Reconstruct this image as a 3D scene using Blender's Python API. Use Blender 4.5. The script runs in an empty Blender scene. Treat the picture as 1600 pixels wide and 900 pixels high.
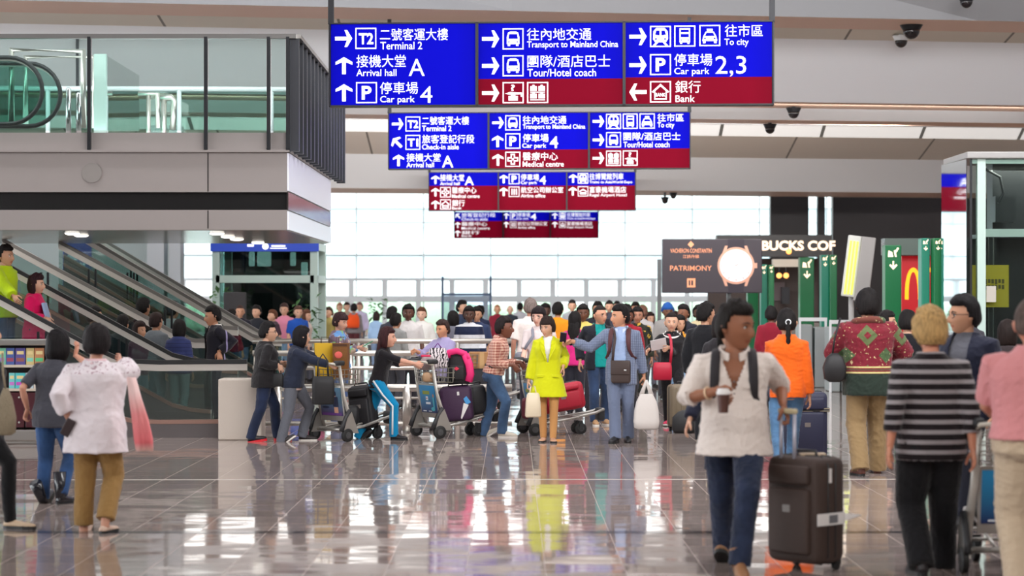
import bpy, math, random
import numpy as np
from math import sin, cos, pi, radians, sqrt
from mathutils import Vector, Matrix, noise
random.seed(7)
SC = bpy.context.scene
COL = SC.collection
# ------------------------------------------------------------------ camera
F, H, CX, CY = 3400.0, 1.7, 800.0, 468.0     # focal length in pixels of the 1600x900 frame, eye height, vanishing point
cam = bpy.data.cameras.new('camera'); camo = bpy.data.objects.new('camera', cam); COL.objects.link(camo)
camo.location = (0, 0, H); camo.rotation_euler = (pi/2, 0, 0)
cam.sensor_width = 36; cam.lens = 36*F/1600; cam.shift_y = 18/1600
cam.clip_start = .1; cam.clip_end = 400
cam.dof.use_dof = True; cam.dof.focus_distance = 26.2; cam.dof.aperture_fstop = 2.2
SC.camera = camo
# ------------------------------------------------------------------ world, exposure
w = bpy.data.worlds.new('sky'); SC.world = w; w.use_nodes = True
bg = w.node_tree.nodes['Background']; bg.inputs[0].default_value = (.93, .97, 1, 1); bg.inputs[1].default_value = 5.5
SC.view_settings.view_transform = 'Standard'; SC.view_settings.look = 'None'
SC.view_settings.exposure = 0.0; SC.view_settings.gamma = 1; SC.view_settings.use_curve_mapping = False
def area(name, loc, size, power, color=(1, .97, .93), rot=(0, 0, 0)):
    l = bpy.data.lights.new(name, 'AREA'); l.shape = 'RECTANGLE'; l.size, l.size_y = size; l.energy = power; l.color = color
    o = bpy.data.objects.new(name, l); COL.objects.link(o); o.location = loc; o.rotation_euler = rot
    return o
area('ceiling_lamp', (4, 2, 8.3), (11, 5), 1500, rot=(radians(40), 0, 0))  # the ceiling lights are added fill; this one lifts the foreground
area('ceiling_lamp', (4.5, 16, 8.3), (11, 5), 1900, (.98, .98, 1), rot=(radians(62), 0, 0))  # tilted forward, added to light the ceiling fascias and people's fronts
area('ceiling_lamp', (-2, 26, 8.5), (28, 2), 2900, (.97, .98, 1), rot=(radians(74), 0, 0))  # added and aimed to brighten the white ceiling band
area('ceiling_lamp', (2, 34, 8.3), (16, 3), 500)
area('ceiling_lamp', (0, 80, 6.9), (26, 6), 1500, rot=(radians(-25), 0, 0))
UP = (pi, 0, 0)
area('soffit_strip_lamp', (.5, 47.2, 5.3), (16, .15), 760, rot=(radians(91), 0, 0))  # unseen strip added under the soffit to brighten the far bands
area('soffit_strip_lamp', (.5, 43.0, 5.5), (22, .1), 130, rot=(radians(95), 0, radians(9)))          # second added strip, facing away, for the short fascia behind
area('sign_top_uplight', (.5, 54.6, 5.0), (5, .3), 30, rot=UP)  # unseen uplight added above the third sign to lift the soffit
area('walkway_uplight', (-8, 30, 3.95), (9, 2.5), 220, (.93, .97, 1), UP)   # unseen uplight added over the upper walkway to brighten the ceiling
area('lift_top_uplight', (9, 33, 4.0), (3, 2), 60, (1, .9, .8), UP)  # unseen uplight added over the right lift for the ceiling
area('walkway_soffit_lamp', (-5.5, 30.5, 2.5), (4, 3), 45)
area('ceiling_lamp', (9, 19, 8.3), (4, 3), 420, rot=(radians(55), 0, 0))  # added on the right to brighten the lift poster
area('shop_lamp', (9, 51, 4.0), (3, 3), 60, (1, .8, .6))
# ------------------------------------------------------------------ helpers
def P(px, py, Y): return Vector(((px-CX)*Y/F, Y, H-(py-CY)*Y/F))
def FLOOR_Y(py): return F*H/(py-CY)
def lin(c):
    c = c/255
    return c/12.92 if c <= .04045 else ((c+.055)/1.055)**2.4
def rgb(c): return (lin(c[0]), lin(c[1]), lin(c[2]), 1)
MATS = {}
def mat(key, color=(128, 128, 128), rough=.6, metal=0, spec=.5, emit=0, bump=0, bscale=40, coat=0, alpha=1):
    if key in MATS: return MATS[key]
    m = bpy.data.materials.new(key); m.use_nodes = True; MATS[key] = m
    b = m.node_tree.nodes['Principled BSDF']; i = b.inputs
    i['Base Color'].default_value = rgb(color); i['Roughness'].default_value = rough; i['Metallic'].default_value = metal
    i['Specular IOR Level'].default_value = spec; i['Coat Weight'].default_value = coat
    if emit: i['Emission Color'].default_value = rgb(color); i['Emission Strength'].default_value = emit
    if bump:
        N = m.node_tree.nodes; L = m.node_tree.links
        tc = N.new('ShaderNodeTexCoord'); n = N.new('ShaderNodeTexNoise'); bp = N.new('ShaderNodeBump')
        n.inputs['Scale'].default_value = bscale; n.inputs['Detail'].default_value = 3
        bp.inputs['Strength'].default_value = bump; bp.inputs['Distance'].default_value = .02
        L.new(tc.outputs['Object'], n.inputs['Vector']); L.new(n.outputs[0], bp.inputs['Height']); L.new(bp.outputs[0], i['Normal'])
    return m
def nodes_of(m): return m.node_tree.nodes, m.node_tree.links, m.node_tree.nodes['Principled BSDF']
def ramp(N, stops, interp='LINEAR'):
    r = N.new('ShaderNodeValToRGB'); r.color_ramp.interpolation = interp; e = r.color_ramp.elements
    while len(e) < len(stops): e.new(.5)
    for k, (p, c) in zip(e, stops): k.position = p; k.color = rgb(c)
    return r
def math_(N, L, op, a, b=None, c=None):
    n = N.new('ShaderNodeMath'); n.operation = op
    for k, v in enumerate((a, b, c)):
        if v is None: continue
        if isinstance(v, (int, float)): n.inputs[k].default_value = v
        else: L.new(v, n.inputs[k])
    return n.outputs[0]
def glass(key, tint=(225, 240, 236), refl=.9, base=.06):
    if key in MATS: return MATS[key]
    m = bpy.data.materials.new(key); m.use_nodes = True; MATS[key] = m
    N, L = m.node_tree.nodes, m.node_tree.links; N.clear()
    o = N.new('ShaderNodeOutputMaterial'); mx = N.new('ShaderNodeMixShader'); t = N.new('ShaderNodeBsdfTransparent'); g = N.new('ShaderNodeBsdfGlossy'); fr = N.new('ShaderNodeFresnel')
    t.inputs[0].default_value = rgb(tint); g.inputs['Roughness'].default_value = .02; fr.inputs[0].default_value = 1.5
    f = math_(N, L, 'MULTIPLY_ADD', fr.outputs[0], refl, base-.04*refl)
    L.new(f, mx.inputs[0]); L.new(t.outputs[0], mx.inputs[1]); L.new(g.outputs[0], mx.inputs[2]); L.new(mx.outputs[0], o.inputs[0])
    return m
class MB:
    def __init__(s): s.v, s.f, s.m = [], [], []
    def add(s, vs, fs, mi=0, M=None):
        k = len(s.v)
        s.v += [tuple(M @ Vector(q)) for q in vs] if M else [tuple(q) for q in vs]
        s.f += [tuple(i+k for i in q) for q in fs]; s.m += [mi]*len(fs)
        return s
    def box(s, c, d, mi=0, M=None, r=0):
        if r: return s.rbox(c, d, r, mi, M)
        x, y, z = c; a, b, e = d[0]/2, d[1]/2, d[2]/2
        vs = [(x+i*a, y+j*b, z+k*e) for i in (-1, 1) for j in (-1, 1) for k in (-1, 1)]
        return s.add(vs, [(0, 1, 3, 2), (4, 6, 7, 5), (0, 4, 5, 1), (2, 3, 7, 6), (0, 2, 6, 4), (1, 5, 7, 3)], mi, M)
    def rbox(s, c, d, r, mi=0, M=None):
        h = [q/2 for q in d]; r = min(r, *[q*.98 for q in h]); idx = {}; vs = []; fs = []
        def ax(q): return [-q, -q+r*.35, -q+r, q-r, q-r*.35, q]
        A = [ax(q) for q in h]
        def vert(p):
            key = tuple(round(q, 5) for q in p)
            if key not in idx:
                cc = [max(-(h[k]-r), min(h[k]-r, p[k])) for k in range(3)]
                dd = Vector([p[k]-cc[k] for k in range(3)])
                if dd.length > 0: dd = dd.normalized()*r
                idx[key] = len(vs); vs.append((cc[0]+dd[0]+c[0], cc[1]+dd[1]+c[1], cc[2]+dd[2]+c[2]))
            return idx[key]
        for k in range(3):
            a, b = (k+1) % 3, (k+2) % 3
            for sg in (-1, 1):
                for i in range(5):
                    for j in range(5):
                        q = []
                        for (ii, jj) in ((i, j), (i+1, j), (i+1, j+1), (i, j+1)):
                            p = [0, 0, 0]; p[k] = sg*h[k]; p[a] = A[a][ii]; p[b] = A[b][jj]; q.append(vert(p))
                        if sg < 0: q.reverse()
                        if len(set(q)) == 4: fs.append(tuple(q))
        return s.add(vs, fs, mi, M)
    def tube(s, pts, rad, n=8, mi=0, M=None, ref=None, cap=True, closed=False, ex=2.0):
        pts = [Vector(p) for p in pts]; k = len(pts)
        if not isinstance(rad, list): rad = [rad]*k
        vs = []; fs = []; pr = None
        for i, p in enumerate(pts):
            if closed: t = pts[(i+1) % k]-pts[i-1]
            else: t = (pts[min(i+1, k-1)]-pts[max(i-1, 0)])
            t = t.normalized() if t.length > 1e-9 else Vector((0, 0, 1))
            if pr is None:
                pr = Vector(ref) if ref is not None else (Vector((1, 0, 0)) if abs(t.x) < .8 else Vector((0, 1, 0)))
            a = pr-t*pr.dot(t)
            if a.length < 1e-6: a = t.orthogonal()
            a.normalize(); b = t.cross(a); pr = a
            r = rad[i]; ra, rb = r if isinstance(r, (list, tuple)) else (r, r)
            for j in range(n):
                q = 2*pi*j/n; cc, ss = cos(q), sin(q)
                if ex != 2.0: cc = math.copysign(abs(cc)**(2/ex), cc); ss = math.copysign(abs(ss)**(2/ex), ss)
                vs.append(p+a*(cc*ra)+b*(ss*rb))
        kk = k if closed else k-1
        for i in range(kk):
            for j in range(n):
                i2 = (i+1) % k; fs.append((i*n+j, i*n+(j+1) % n, i2*n+(j+1) % n, i2*n+j))
        if cap and not closed:
            fs.append(tuple(range(n-1, -1, -1))); fs.append(tuple((k-1)*n+j for j in range(n)))
        return s.add(vs, fs, mi, M)
    def rings(s, rings, mi=0, M=None, cap=True):
        n = len(rings[0]); vs = [q for r in rings for q in r]; fs = []
        for i in range(len(rings)-1):
            for j in range(n): fs.append((i*n+j, i*n+(j+1) % n, (i+1)*n+(j+1) % n, (i+1)*n+j))
        if cap: fs.append(tuple(range(n-1, -1, -1))); fs.append(tuple((len(rings)-1)*n+j for j in range(n)))
        return s.add(vs, fs, mi, M)
    def ball(s, c, r, n=12, mi=0, M=None):
        r = r if isinstance(r, (list, tuple)) else (r, r, r); m = n//2; vs = []; fs = []
        for i in range(m+1):
            t = pi*i/m
            for j in range(n):
                p = 2*pi*j/n; vs.append((c[0]+r[0]*sin(t)*cos(p), c[1]+r[1]*sin(t)*sin(p), c[2]+r[2]*cos(t)))
        for i in range(m):
            for j in range(n): fs.append((i*n+j, (i+1)*n+j, (i+1)*n+(j+1) % n, i*n+(j+1) % n))
        return s.add(vs, fs, mi, M)
    def cyl(s, a, b, r, n=16, mi=0, M=None): return s.tube([a, b], r, n, mi, M)
    def prism(s, poly, y0, y1, mi=0, M=None):
        """polygon in x,z pushed along y"""
        n = len(poly); vs = [(x, y0, z) for x, z in poly]+[(x, y1, z) for x, z in poly]
        fs = [tuple(range(n)), tuple(range(2*n-1, n-1, -1))]+[((i+1) % n, i, i+n, (i+1) % n+n) for i in range(n)]
        return s.add(vs, fs, mi, M)
    def mesh(s, name):
        me = bpy.data.meshes.new(name); me.from_pydata(s.v, [], s.f); me.polygons.foreach_set('material_index', s.m)
        return me
    def build(s, name, mats, parent=None, smooth=False, loc=None, angle=None):
        me = s.mesh(name)
        for m in (mats if isinstance(mats, (list, tuple)) else [mats]): me.materials.append(m)
        if smooth or angle:
            me.polygons.foreach_set('use_smooth', [True]*len(me.polygons))
            if angle: me.set_sharp_from_angle(angle=radians(angle))
        me.update()
        o = bpy.data.objects.new(name, me); COL.objects.link(o)
        if parent: o.parent = parent
        if loc is not None: o.location = loc
        return o
def tag(o, label, cat, group=None, kind=None):
    if label: o['label'] = label
    if cat: o['category'] = cat
    if group: o['group'] = group
    if kind: o['kind'] = kind
    return o
def thing(name, label, cat, loc=(0, 0, 0), rz=0, group=None):
    o = bpy.data.objects.new(name, None); COL.objects.link(o); o.location = loc; o.rotation_euler = (0, 0, rz); o.empty_display_size = .1
    return tag(o, label, cat, group)
def struct(o): o['kind'] = 'structure'; return o
# text: one cached mesh per string, fitted to a rectangle
TCACHE = {}
def text_geo(s, bold=0):
    key = (s, bold)
    if key not in TCACHE:
        cu = bpy.data.curves.new('t', 'FONT'); cu.body = s; cu.size = 1; cu.resolution_u = 3; cu.offset = bold
        o = bpy.data.objects.new('t', cu); COL.objects.link(o)
        dg = bpy.context.evaluated_depsgraph_get(); e = o.evaluated_get(dg); me = e.to_mesh()
        vs = [tuple(v.co) for v in me.vertices]; fs = [tuple(p.vertices) for p in me.polygons]
        e.to_mesh_clear(); bpy.data.objects.remove(o); bpy.data.curves.remove(cu)
        TCACHE[key] = (vs, fs)
    return TCACHE[key]
def put_text(mb, s, x0, x1, z0, z1, y, bold=0, mi=0, M=None):
    """fit the string's box to x0..x1, z0..z1 on the plane y (facing -y)"""
    vs, fs = text_geo(s, bold)
    if not vs: return
    a = [min(v[k] for v in vs) for k in (0, 1)]; b = [max(v[k] for v in vs) for k in (0, 1)]
    sx = (x1-x0)/(b[0]-a[0]); sz = (z1-z0)/(b[1]-a[1])
    mb.add([(x0+(v[0]-a[0])*sx, y, z0+(v[1]-a[1])*sz) for v in vs], fs, mi, M)
steel = mat('brushed_steel', (190, 188, 184), .28, 1)
chrome = mat('chrome', (205, 205, 205), .12, 1)
dark_metal = mat('dark_metal', (42, 43, 46), .4, .6)
black_rubber = mat('black_rubber', (22, 22, 23), .55)
black_plastic = mat('black_plastic', (26, 26, 28), .4)
white_paint = mat('white_paint', (226, 228, 230), .5)
# ================================================================== THE SETTING
def floor_mat():
    m = mat('polished_granite_floor', (150, 138, 132), .07, 0, .5); N, L, b = nodes_of(m)
    tc = N.new('ShaderNodeTexCoord'); sp = N.new('ShaderNodeSeparateXYZ'); L.new(tc.outputs['Object'], sp.inputs[0])
    T = .5
    u = math_(N, L, 'DIVIDE', math_(N, L, 'SUBTRACT', sp.outputs[0], .21), T); v = math_(N, L, 'DIVIDE', sp.outputs[1], T)
    cell = N.new('ShaderNodeCombineXYZ'); L.new(math_(N, L, 'FLOOR', u), cell.inputs[0]); L.new(math_(N, L, 'FLOOR', v), cell.inputs[1])
    wn = N.new('ShaderNodeTexWhiteNoise'); wn.noise_dimensions = '3D'; L.new(cell.outputs[0], wn.inputs['Vector'])
    # grout lines
    def edge(q, wd):
        fr = math_(N, L, 'FRACT', q); d = math_(N, L, 'ABSOLUTE', math_(N, L, 'SUBTRACT', fr, .5))
        return math_(N, L, 'GREATER_THAN', d, .5-wd)
    line = math_(N, L, 'MAXIMUM', edge(u, .005), edge(v, .004))
    no = N.new('ShaderNodeTexNoise'); no.inputs['Scale'].default_value = 90; no.inputs['Detail'].default_value = 4; L.new(tc.outputs['Object'], no.inputs['Vector'])
    sep = N.new('ShaderNodeSeparateColor'); L.new(wn.outputs['Color'], sep.inputs[0])
    g = ramp(N, [(.3, (142, 128, 122)), (.7, (168, 152, 145))]); L.new(no.outputs[0], g.inputs[0])
    hsv = N.new('ShaderNodeHueSaturation'); L.new(g.outputs[0], hsv.inputs['Color'])
    L.new(math_(N, L, 'MULTIPLY_ADD', sep.outputs[2], .22, .89), hsv.inputs['Value'])
    mx = N.new('ShaderNodeMix'); mx.data_type = 'RGBA'; L.new(line, mx.inputs[0]); L.new(hsv.outputs[0], mx.inputs[6]); mx.inputs[7].default_value = rgb((176, 162, 153))
    L.new(mx.outputs[2], b.inputs['Base Color'])
    L.new(math_(N, L, 'MULTIPLY_ADD', line, .35, .06), b.inputs['Roughness'])
    # each slab lies very slightly out of level, and its polish is wavy
    sub = N.new('ShaderNodeVectorMath'); sub.operation = 'SUBTRACT'; L.new(wn.outputs['Color'], sub.inputs[0]); sub.inputs[1].default_value = (.5, .5, .5)
    sc = N.new('ShaderNodeVectorMath'); sc.operation = 'MULTIPLY'; L.new(sub.outputs[0], sc.inputs[0]); sc.inputs[1].default_value = (.0016, .012, 0)
    mp = N.new('ShaderNodeMapping'); mp.inputs['Scale'].default_value = (2.6, 4.6, 1); L.new(tc.outputs['Object'], mp.inputs[0])
    wv = N.new('ShaderNodeTexNoise'); wv.inputs['Scale'].default_value = 1.0; wv.inputs['Detail'].default_value = 2; L.new(mp.outputs[0], wv.inputs['Vector'])
    s2 = N.new('ShaderNodeVectorMath'); s2.operation = 'SUBTRACT'; L.new(wv.outputs['Color'], s2.inputs[0]); s2.inputs[1].default_value = (.5, .5, .5)
    s3 = N.new('ShaderNodeVectorMath'); s3.operation = 'MULTIPLY'; L.new(s2.outputs[0], s3.inputs[0]); s3.inputs[1].default_value = (.004, .034, 0)
    ad = N.new('ShaderNodeVectorMath'); L.new(sc.outputs[0], ad.inputs[0]); L.new(s3.outputs[0], ad.inputs[1])
    a2 = N.new('ShaderNodeVectorMath'); L.new(ad.outputs[0], a2.inputs[0]); a2.inputs[1].default_value = (0, 0, 1)
    nm = N.new('ShaderNodeVectorMath'); nm.operation = 'NORMALIZE'; L.new(a2.outputs[0], nm.inputs[0]); L.new(nm.outputs[0], b.inputs['Normal'])
    return m
fb = MB(); fb.add([(-30, -14, 0), (30, -14, 0), (30, 100, 0), (-30, 100, 0)], [(0, 1, 2, 3)])
struct(fb.build('floor', floor_mat()))
tb = MB(); tb.box((-1, 20.55, .0008), (30, .03, .0024), M=Matrix.Rotation(radians(.5), 4, 'Z'))
struct(tb.build('trim_1', mat('pale_joint_strip', (205, 200, 192), .3)))
tb = MB(); tb.box((0, 15.9, .0004), (30, .16, .0012))
struct(tb.build('trim_2', mat('dark_granite_band', (74, 70, 72), .1)))
# ---- ceiling: stepped bands seen one behind the other, skewed to the hall
def band_mat(key, c, joint=0, axis_step=3.2, jc=(120, 112, 102), emit=0):
    m = mat(key, c, .55)
    if joint:
        N, L, b = nodes_of(m); tc = N.new('ShaderNodeTexCoord'); sp = N.new('ShaderNodeSeparateXYZ'); L.new(tc.outputs['Object'], sp.inputs[0])
        fr = math_(N, L, 'FRACT', math_(N, L, 'DIVIDE', sp.outputs[0], axis_step))
        ln = math_(N, L, 'LESS_THAN', fr, joint/axis_step)
        mx = N.new('ShaderNodeMix'); mx.data_type = 'RGBA'; L.new(ln, mx.inputs[0]); mx.inputs[6].default_value = rgb(c); mx.inputs[7].default_value = rgb(jc)
        L.new(mx.outputs[2], b.inputs['Base Color'])
        if emit: L.new(mx.outputs[2], b.inputs['Emission Color']); b.inputs['Emission Strength'].default_value = emit
    return m
cream = mat('ceiling_white', (232, 233, 236), .6); brown = mat('soffit_timber', (226, 190, 168), .5)
beige = band_mat('soffit_beige_panels', (222, 214, 200), .05); beige2 = band_mat('soffit_grey_panels', (226, 216, 204), .05, 3.6)
litp = band_mat('clerestory_panels', (240, 238, 235), .09, 2.6, (90, 88, 84), emit=.55)   # emission stands in for daylight on the clerestory
def Zat(py, Y): return H-(py-CY)*Y/F
upper = mat('upper_fascia_grey', (132, 132, 135), .6)
prof = [  # (depth, height), material of the strip that follows
    (-14, 8.6, cream), (38, 8.6, upper), (38.4, Zat(17, 38.4), brown), (40.2, Zat(35, 40.2), beige), (41.0, Zat(52, 41.0), cream),
    (42.4, Zat(153, 42.4), brown), (44.2, Zat(163, 44.2), cream), (44.6, Zat(182, 44.6), brown), (46.2, Zat(188.5, 46.2), cream),
    (53.4, Zat(190, 53.4), litp), (54.0, Zat(208.5, 54.0), beige2), (56.2, Zat(243, 56.2), cream), (57.2, Zat(296, 57.2), brown), (59.5, Zat(304, 59.5), cream),
    (60.5, 7.2, cream), (100, 7.2, cream)]
YAW = radians(9)
RZ = Matrix.Rotation(YAW, 4, 'Z')
groups = {}
for (a, b_) in zip(prof[:-1], prof[1:]):
    groups.setdefault(a[2].name, []).append((a, b_))
for nm, segs in groups.items():
    mb = MB()
    for (a, b_) in segs:
        n = 8
        for i in range(n):
            x0, x1 = -34+68*i/n, -34+68*(i+1)/n
            def q(x, s):   # bands bow very slightly
                Y = s[0]+(x*math.tan(YAW) if 38.2 < s[0] < 60.4 else 0)
                return (x, Y, s[1])
            mb.add([q(x0, a), q(x1, a), q(x1, b_), q(x0, b_)], [(0, 3, 2, 1)])
    struct(mb.build('ceiling', MATS[nm]))
# ---- far glass wall and what stands outside it
def far_wall():
    Y = 92
    fr = MB()
    for k in range(-8, 9):
        x = -.9+2.84*k; fr.box((x, Y, 3.6), (.055, .10, 7.2))
    for z in (4.95, 3.55): fr.box((0, Y, z), (50, .08, .04))
    fr.box((0, Y, 1.72), (50, .14, .26)); fr.box((0, Y, 2.55), (50, .12, .12)); fr.box((0, Y, .15), (50, .16, .3))
    for k in range(-16, 17): fr.box((.3+1.42*k, Y+.02, 1.3), (.22, .12, 2.5))
    g = MB(); g.box((0, Y+.1, 3.6), (50, .02, 7.2))
    w_ = struct(fr.build('window_1', white_paint)); p = g.build('window_glass', glass('clear_glass', (240, 247, 246), .6), w_)
far_wall()
gnd = MB(); gnd.add([(-80, 100, -.02), (80, 100, -.02), (80, 220, -.02), (-80, 220, -.02)], [(0, 1, 2, 3)])
struct(gnd.build('ground', mat('pale_forecourt', (200, 200, 198), .9)))
rnd = random.Random(3)
leaf = mat('hedge_green', (168, 186, 160), .8, bump=.6, bscale=6)
hb = MB()
for k in range(46):
    x = -34+1.5*k+rnd.uniform(-.4, .4); hb.ball((x, 116+rnd.uniform(-1, 1), .7), (1.2, 1, rnd.uniform(.8, 1.35)), 10)
tag(hb.build('hedge', leaf, smooth=True), 'pale green hedge seen outside through the bottom of the far windows', 'hedge')
tb = MB()
for k in range(5):
    tb.box((0, 150, 2.4+3.1*k), (90, 8, 1.5)); tb.box((0, 151, 3.9+3.1*k), (90, 8, 1.6), 1)
tag(tb.build('building', [mat('far_building_white', (235, 238, 240), .8), mat('far_building_glass', (212, 224, 230), .3)]), 'pale building with long window bands outside the far windows', 'building')
# ---- side walls
wr = MB(); wr.box((17.4, 24, 3.6), (.3, 76, 7.2)); struct(wr.build('wall_right', mat('wall_grey', (150, 146, 142), .7)))
wf = MB(); wf.box((0, -14.2, 4.4), (60, .3, 8.8)); struct(wf.build('wall_front', MATS['wall_grey']))
dk = mat('dark_brown_wall', (44, 37, 38), .5)
wb = MB()
x0, x1 = (1300-CX)*64.5/F, 17.2
wb.box(((x0+x1)/2, 64.5, 2.6), (x1-x0, .4, 5.2)); x0, x1 = (1203-CX)*64.5/F, (1262-CX)*64.5/F
wb.box(((x0+x1)/2, 64.5, 2.6), (x1-x0, .4, 5.2))
struct(wb.build('wall_back', dk))
wb = MB(); x0, x1 = P(1277, 0, 64).x, P(1288, 0, 64).x; wb.box(((x0+x1)/2, 64, 3.0), (x1-x0, .3, 6.0)); struct(wb.build('trim_3', mat('dark_column', (30, 27, 29), .5)))
wl = MB(); x0, x1 = -18, (272-CX)*46/F
wl.box(((x0+x1)/2, 46, 2.3), (x1-x0, .3, 4.6)); struct(wl.build('wall_left', mat('wall_teal_grey', (140, 152, 152), .4)))
wc = MB()
for px, wpx in ((246, 26), (276, 18)):
    wc.box((P(px, 0, 44).x, 44, 2.6), (wpx*44/F, .5, 5.2))
tag(wc.build('wall_pier', mat('pier_grey', (150, 154, 158), .4)), None, None, None, 'structure')
# ---- mezzanine
MY0, MY1, MX = 27.0, 33.3, -2.79
grey_panel = mat('fascia_grey_panel', (140, 132, 129), .45); white_panel = mat('fascia_white', (228, 230, 240), .35)
dark_band = mat('fascia_dark_band', (22, 21, 22), .25)
def Z27(py): return Zat(py, MY0)
mz = MB(); xa = -17
def span(z0, z1, y0, y1, x1, mi): mz.box(((xa+x1)/2, (y0+y1)/2, (z0+z1)/2), (x1-xa, y1-y0, z1-z0), mi)
span(Z27(359), Z27(328), MY0, MY1, MX, 0); span(Z27(328), Z27(300), MY0+.12, MY1, MX-.02, 1); span(Z27(300), Z27(238), MY0, MY1, MX, 0)
span(Z27(238), Z27(234), MY0-.05, MY1, MX+.03, 0); span(Z27(234), Z27(207), MY0+.03, MY0+.12, MX+.0, 0); span(Z27(234), Z27(232), MY0+.1, MY1, MX, 0)
# bright side cladding and panel joints
for (ya, yb) in ((359, 330), (298, 239)): mz.box((MX+.011, (MY0+MY1)/2, (Z27(ya)+Z27(yb))/2), (.02, MY1-MY0, Z27(yb)-Z27(ya)), 2)
mz.box((MX+.006, (MY0+MY1)/2, Z27(314)), (.02, MY1-MY0, .22), 3)
for px, ya, yb in ((325, 299, 239), (325, 357, 329)): mz.box((P(px, 0, MY0).x, MY0-.001, (Z27(ya)+Z27(yb))/2), (.012, .006, Z27(yb)-Z27(ya)), 1)
struct(mz.build('mezzanine_slab', [grey_panel, dark_band, white_panel, mat('mirror_strip', (150, 140, 140), .15, 1)]))
mu = MB(); mu.box(((xa+MX)/2, (MY0+MY1)/2, Z27(359)-.004), (MX-xa-.02, MY1-MY0-.02, .008)); struct(mu.build('mezzanine_soffit', mat('soffit_metal_panel', (178, 168, 160), .16, .6)))
mf = MB()
for k in range(15):
    y = MY0+.06+k*.53; mf.box((MX+.08, y, (Z27(58)+Z27(236))/2), (.13, .10, Z27(58)-Z27(236)))
mf.box((MX+.0, (MY0+34.4)/2, (Z27(60)+Z27(232))/2), (.02, 34.4-MY0, Z27(60)-Z27(232)), 1)
mr = tag(mf.build('fin_screen', [mat('fin_dark_grey', (58, 60, 66), .4, .2), mat('fin_backing', (74, 78, 86), .35, .3)]), 'dark vertical fin screen along the right side of the upper walkway', 'screen')
mh = MB(); mh.box((MX+.09, (MY0+34.5)/2, Z27(57)), (.16, 34.5-MY0, .05)); mh.build('top_rail', steel, mr)
bal = thing('glass_balustrade', 'glass balustrade with dark posts along the front edge of the upper walkway', 'balustrade', (0, MY0, 0))
b_ = MB(); b_.box(((xa+P(463, 0, MY0).x)/2, 0, Z27(57)), (P(463, 0, MY0).x-xa, .09, .055)); b_.build('top_rail', mat('rail_grey', (120, 118, 116), .35, .7), bal)
gl = glass('mezz_glass', (234, 244, 242), .28, .04)
edges = [-240, -50, 140, 322, 420, 450]
for a, c in zip(edges[:-1], edges[1:]):
    xa_, xb_ = P(a, 0, MY0).x+.03, P(c, 0, MY0).x-.03
    g = MB(); g.box(((xa_+xb_)/2, 0, (Z27(61)+Z27(204))/2), (xb_-xa_, .015, Z27(61)-Z27(204))); g.build('glass_panel', gl, bal)
for c in edges[1:]:
    g = MB(); g.box((P(c, 0, MY0).x, -.02, (Z27(58)+Z27(235))/2), (.042, .06, Z27(58)-Z27(235))); g.build('post', dark_metal, bal)
sg = MB(); c = P(143.5, 270, MY0-.004); sg.cyl(c, c+Vector((0, -.01, 0)), 15.5*MY0/F, 32)
tag(sg.build('speaker_grille', mat('grille_grey', (128, 122, 118), .7)), 'round grey grille disc on the front of the upper walkway', 'grille')
glow = mat('downlight_glow', (255, 250, 240), .5, emit=3.0)
for i, (px, py) in enumerate([(113, 364), (127, 367.2), (339, 364), (356, 369), (370, 373), (403, 378.5)]):
    z = Z27(359)-.008; Y = (H-z)*-F/(CY-py)*-1; Y = F*(z-H)/(CY-py); c = Vector(((px-CX)*Y/F, Y, z))
    ds = ['outer left of the left pair', 'inner right of the left pair', 'nearest of the right-hand row', 'second of the right-hand row', 'third of the right-hand row', 'farthest of the right-hand row'][i]
    t = thing('downlight', 'round recessed downlight under the upper walkway, '+ds, 'light', c, 0, 'downlights under the walkway')
    r = MB(); r.tube([(0.1*cos(a*pi/10),   .1*sin(a*pi/10), .0) for a in range(20)], .006, 6, closed=True); r.build('trim_ring', white_paint, t, True)
    r = MB(); r.tube([(0, 0, 0), (0, 0, -.012), (0, 0, -.022), (0, 0, -.028)], [.096, .094, .08, .05], 20); r.build('diffuser', glow, t)
# ================================================================== HANGING SIGNS
sign_blue = mat('sign_blue', (3, 3, 165), .6, spec=.06, emit=.55); sign_red = mat('sign_red', (112, 2, 28), .6, spec=.06, emit=.45)
sign_white = mat('sign_white', (250, 250, 255), .6, spec=.1, emit=.8); sign_frame = mat('sign_frame', (46, 46, 50), .45, .4)
def lit_face(m, k):
    """back-lit face: the lamps behind its middle show a little"""
    N, L, b = nodes_of(m); tc = N.new('ShaderNodeTexCoord'); sp = N.new('ShaderNodeSeparateXYZ'); L.new(tc.outputs['Generated'], sp.inputs[0])
    d = math_(N, L, 'ABSOLUTE', math_(N, L, 'SUBTRACT', sp.outputs[0], .5))
    mr = N.new('ShaderNodeMapRange'); mr.inputs[1].default_value = .36; mr.inputs[2].default_value = .5; mr.inputs[3].default_value = k; mr.inputs[4].default_value = k*.45
    L.new(d, mr.inputs[0]); L.new(mr.outputs[0], b.inputs['Emission Strength'])
lit_face(sign_blue, .62); lit_face(sign_red, .5)
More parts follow.
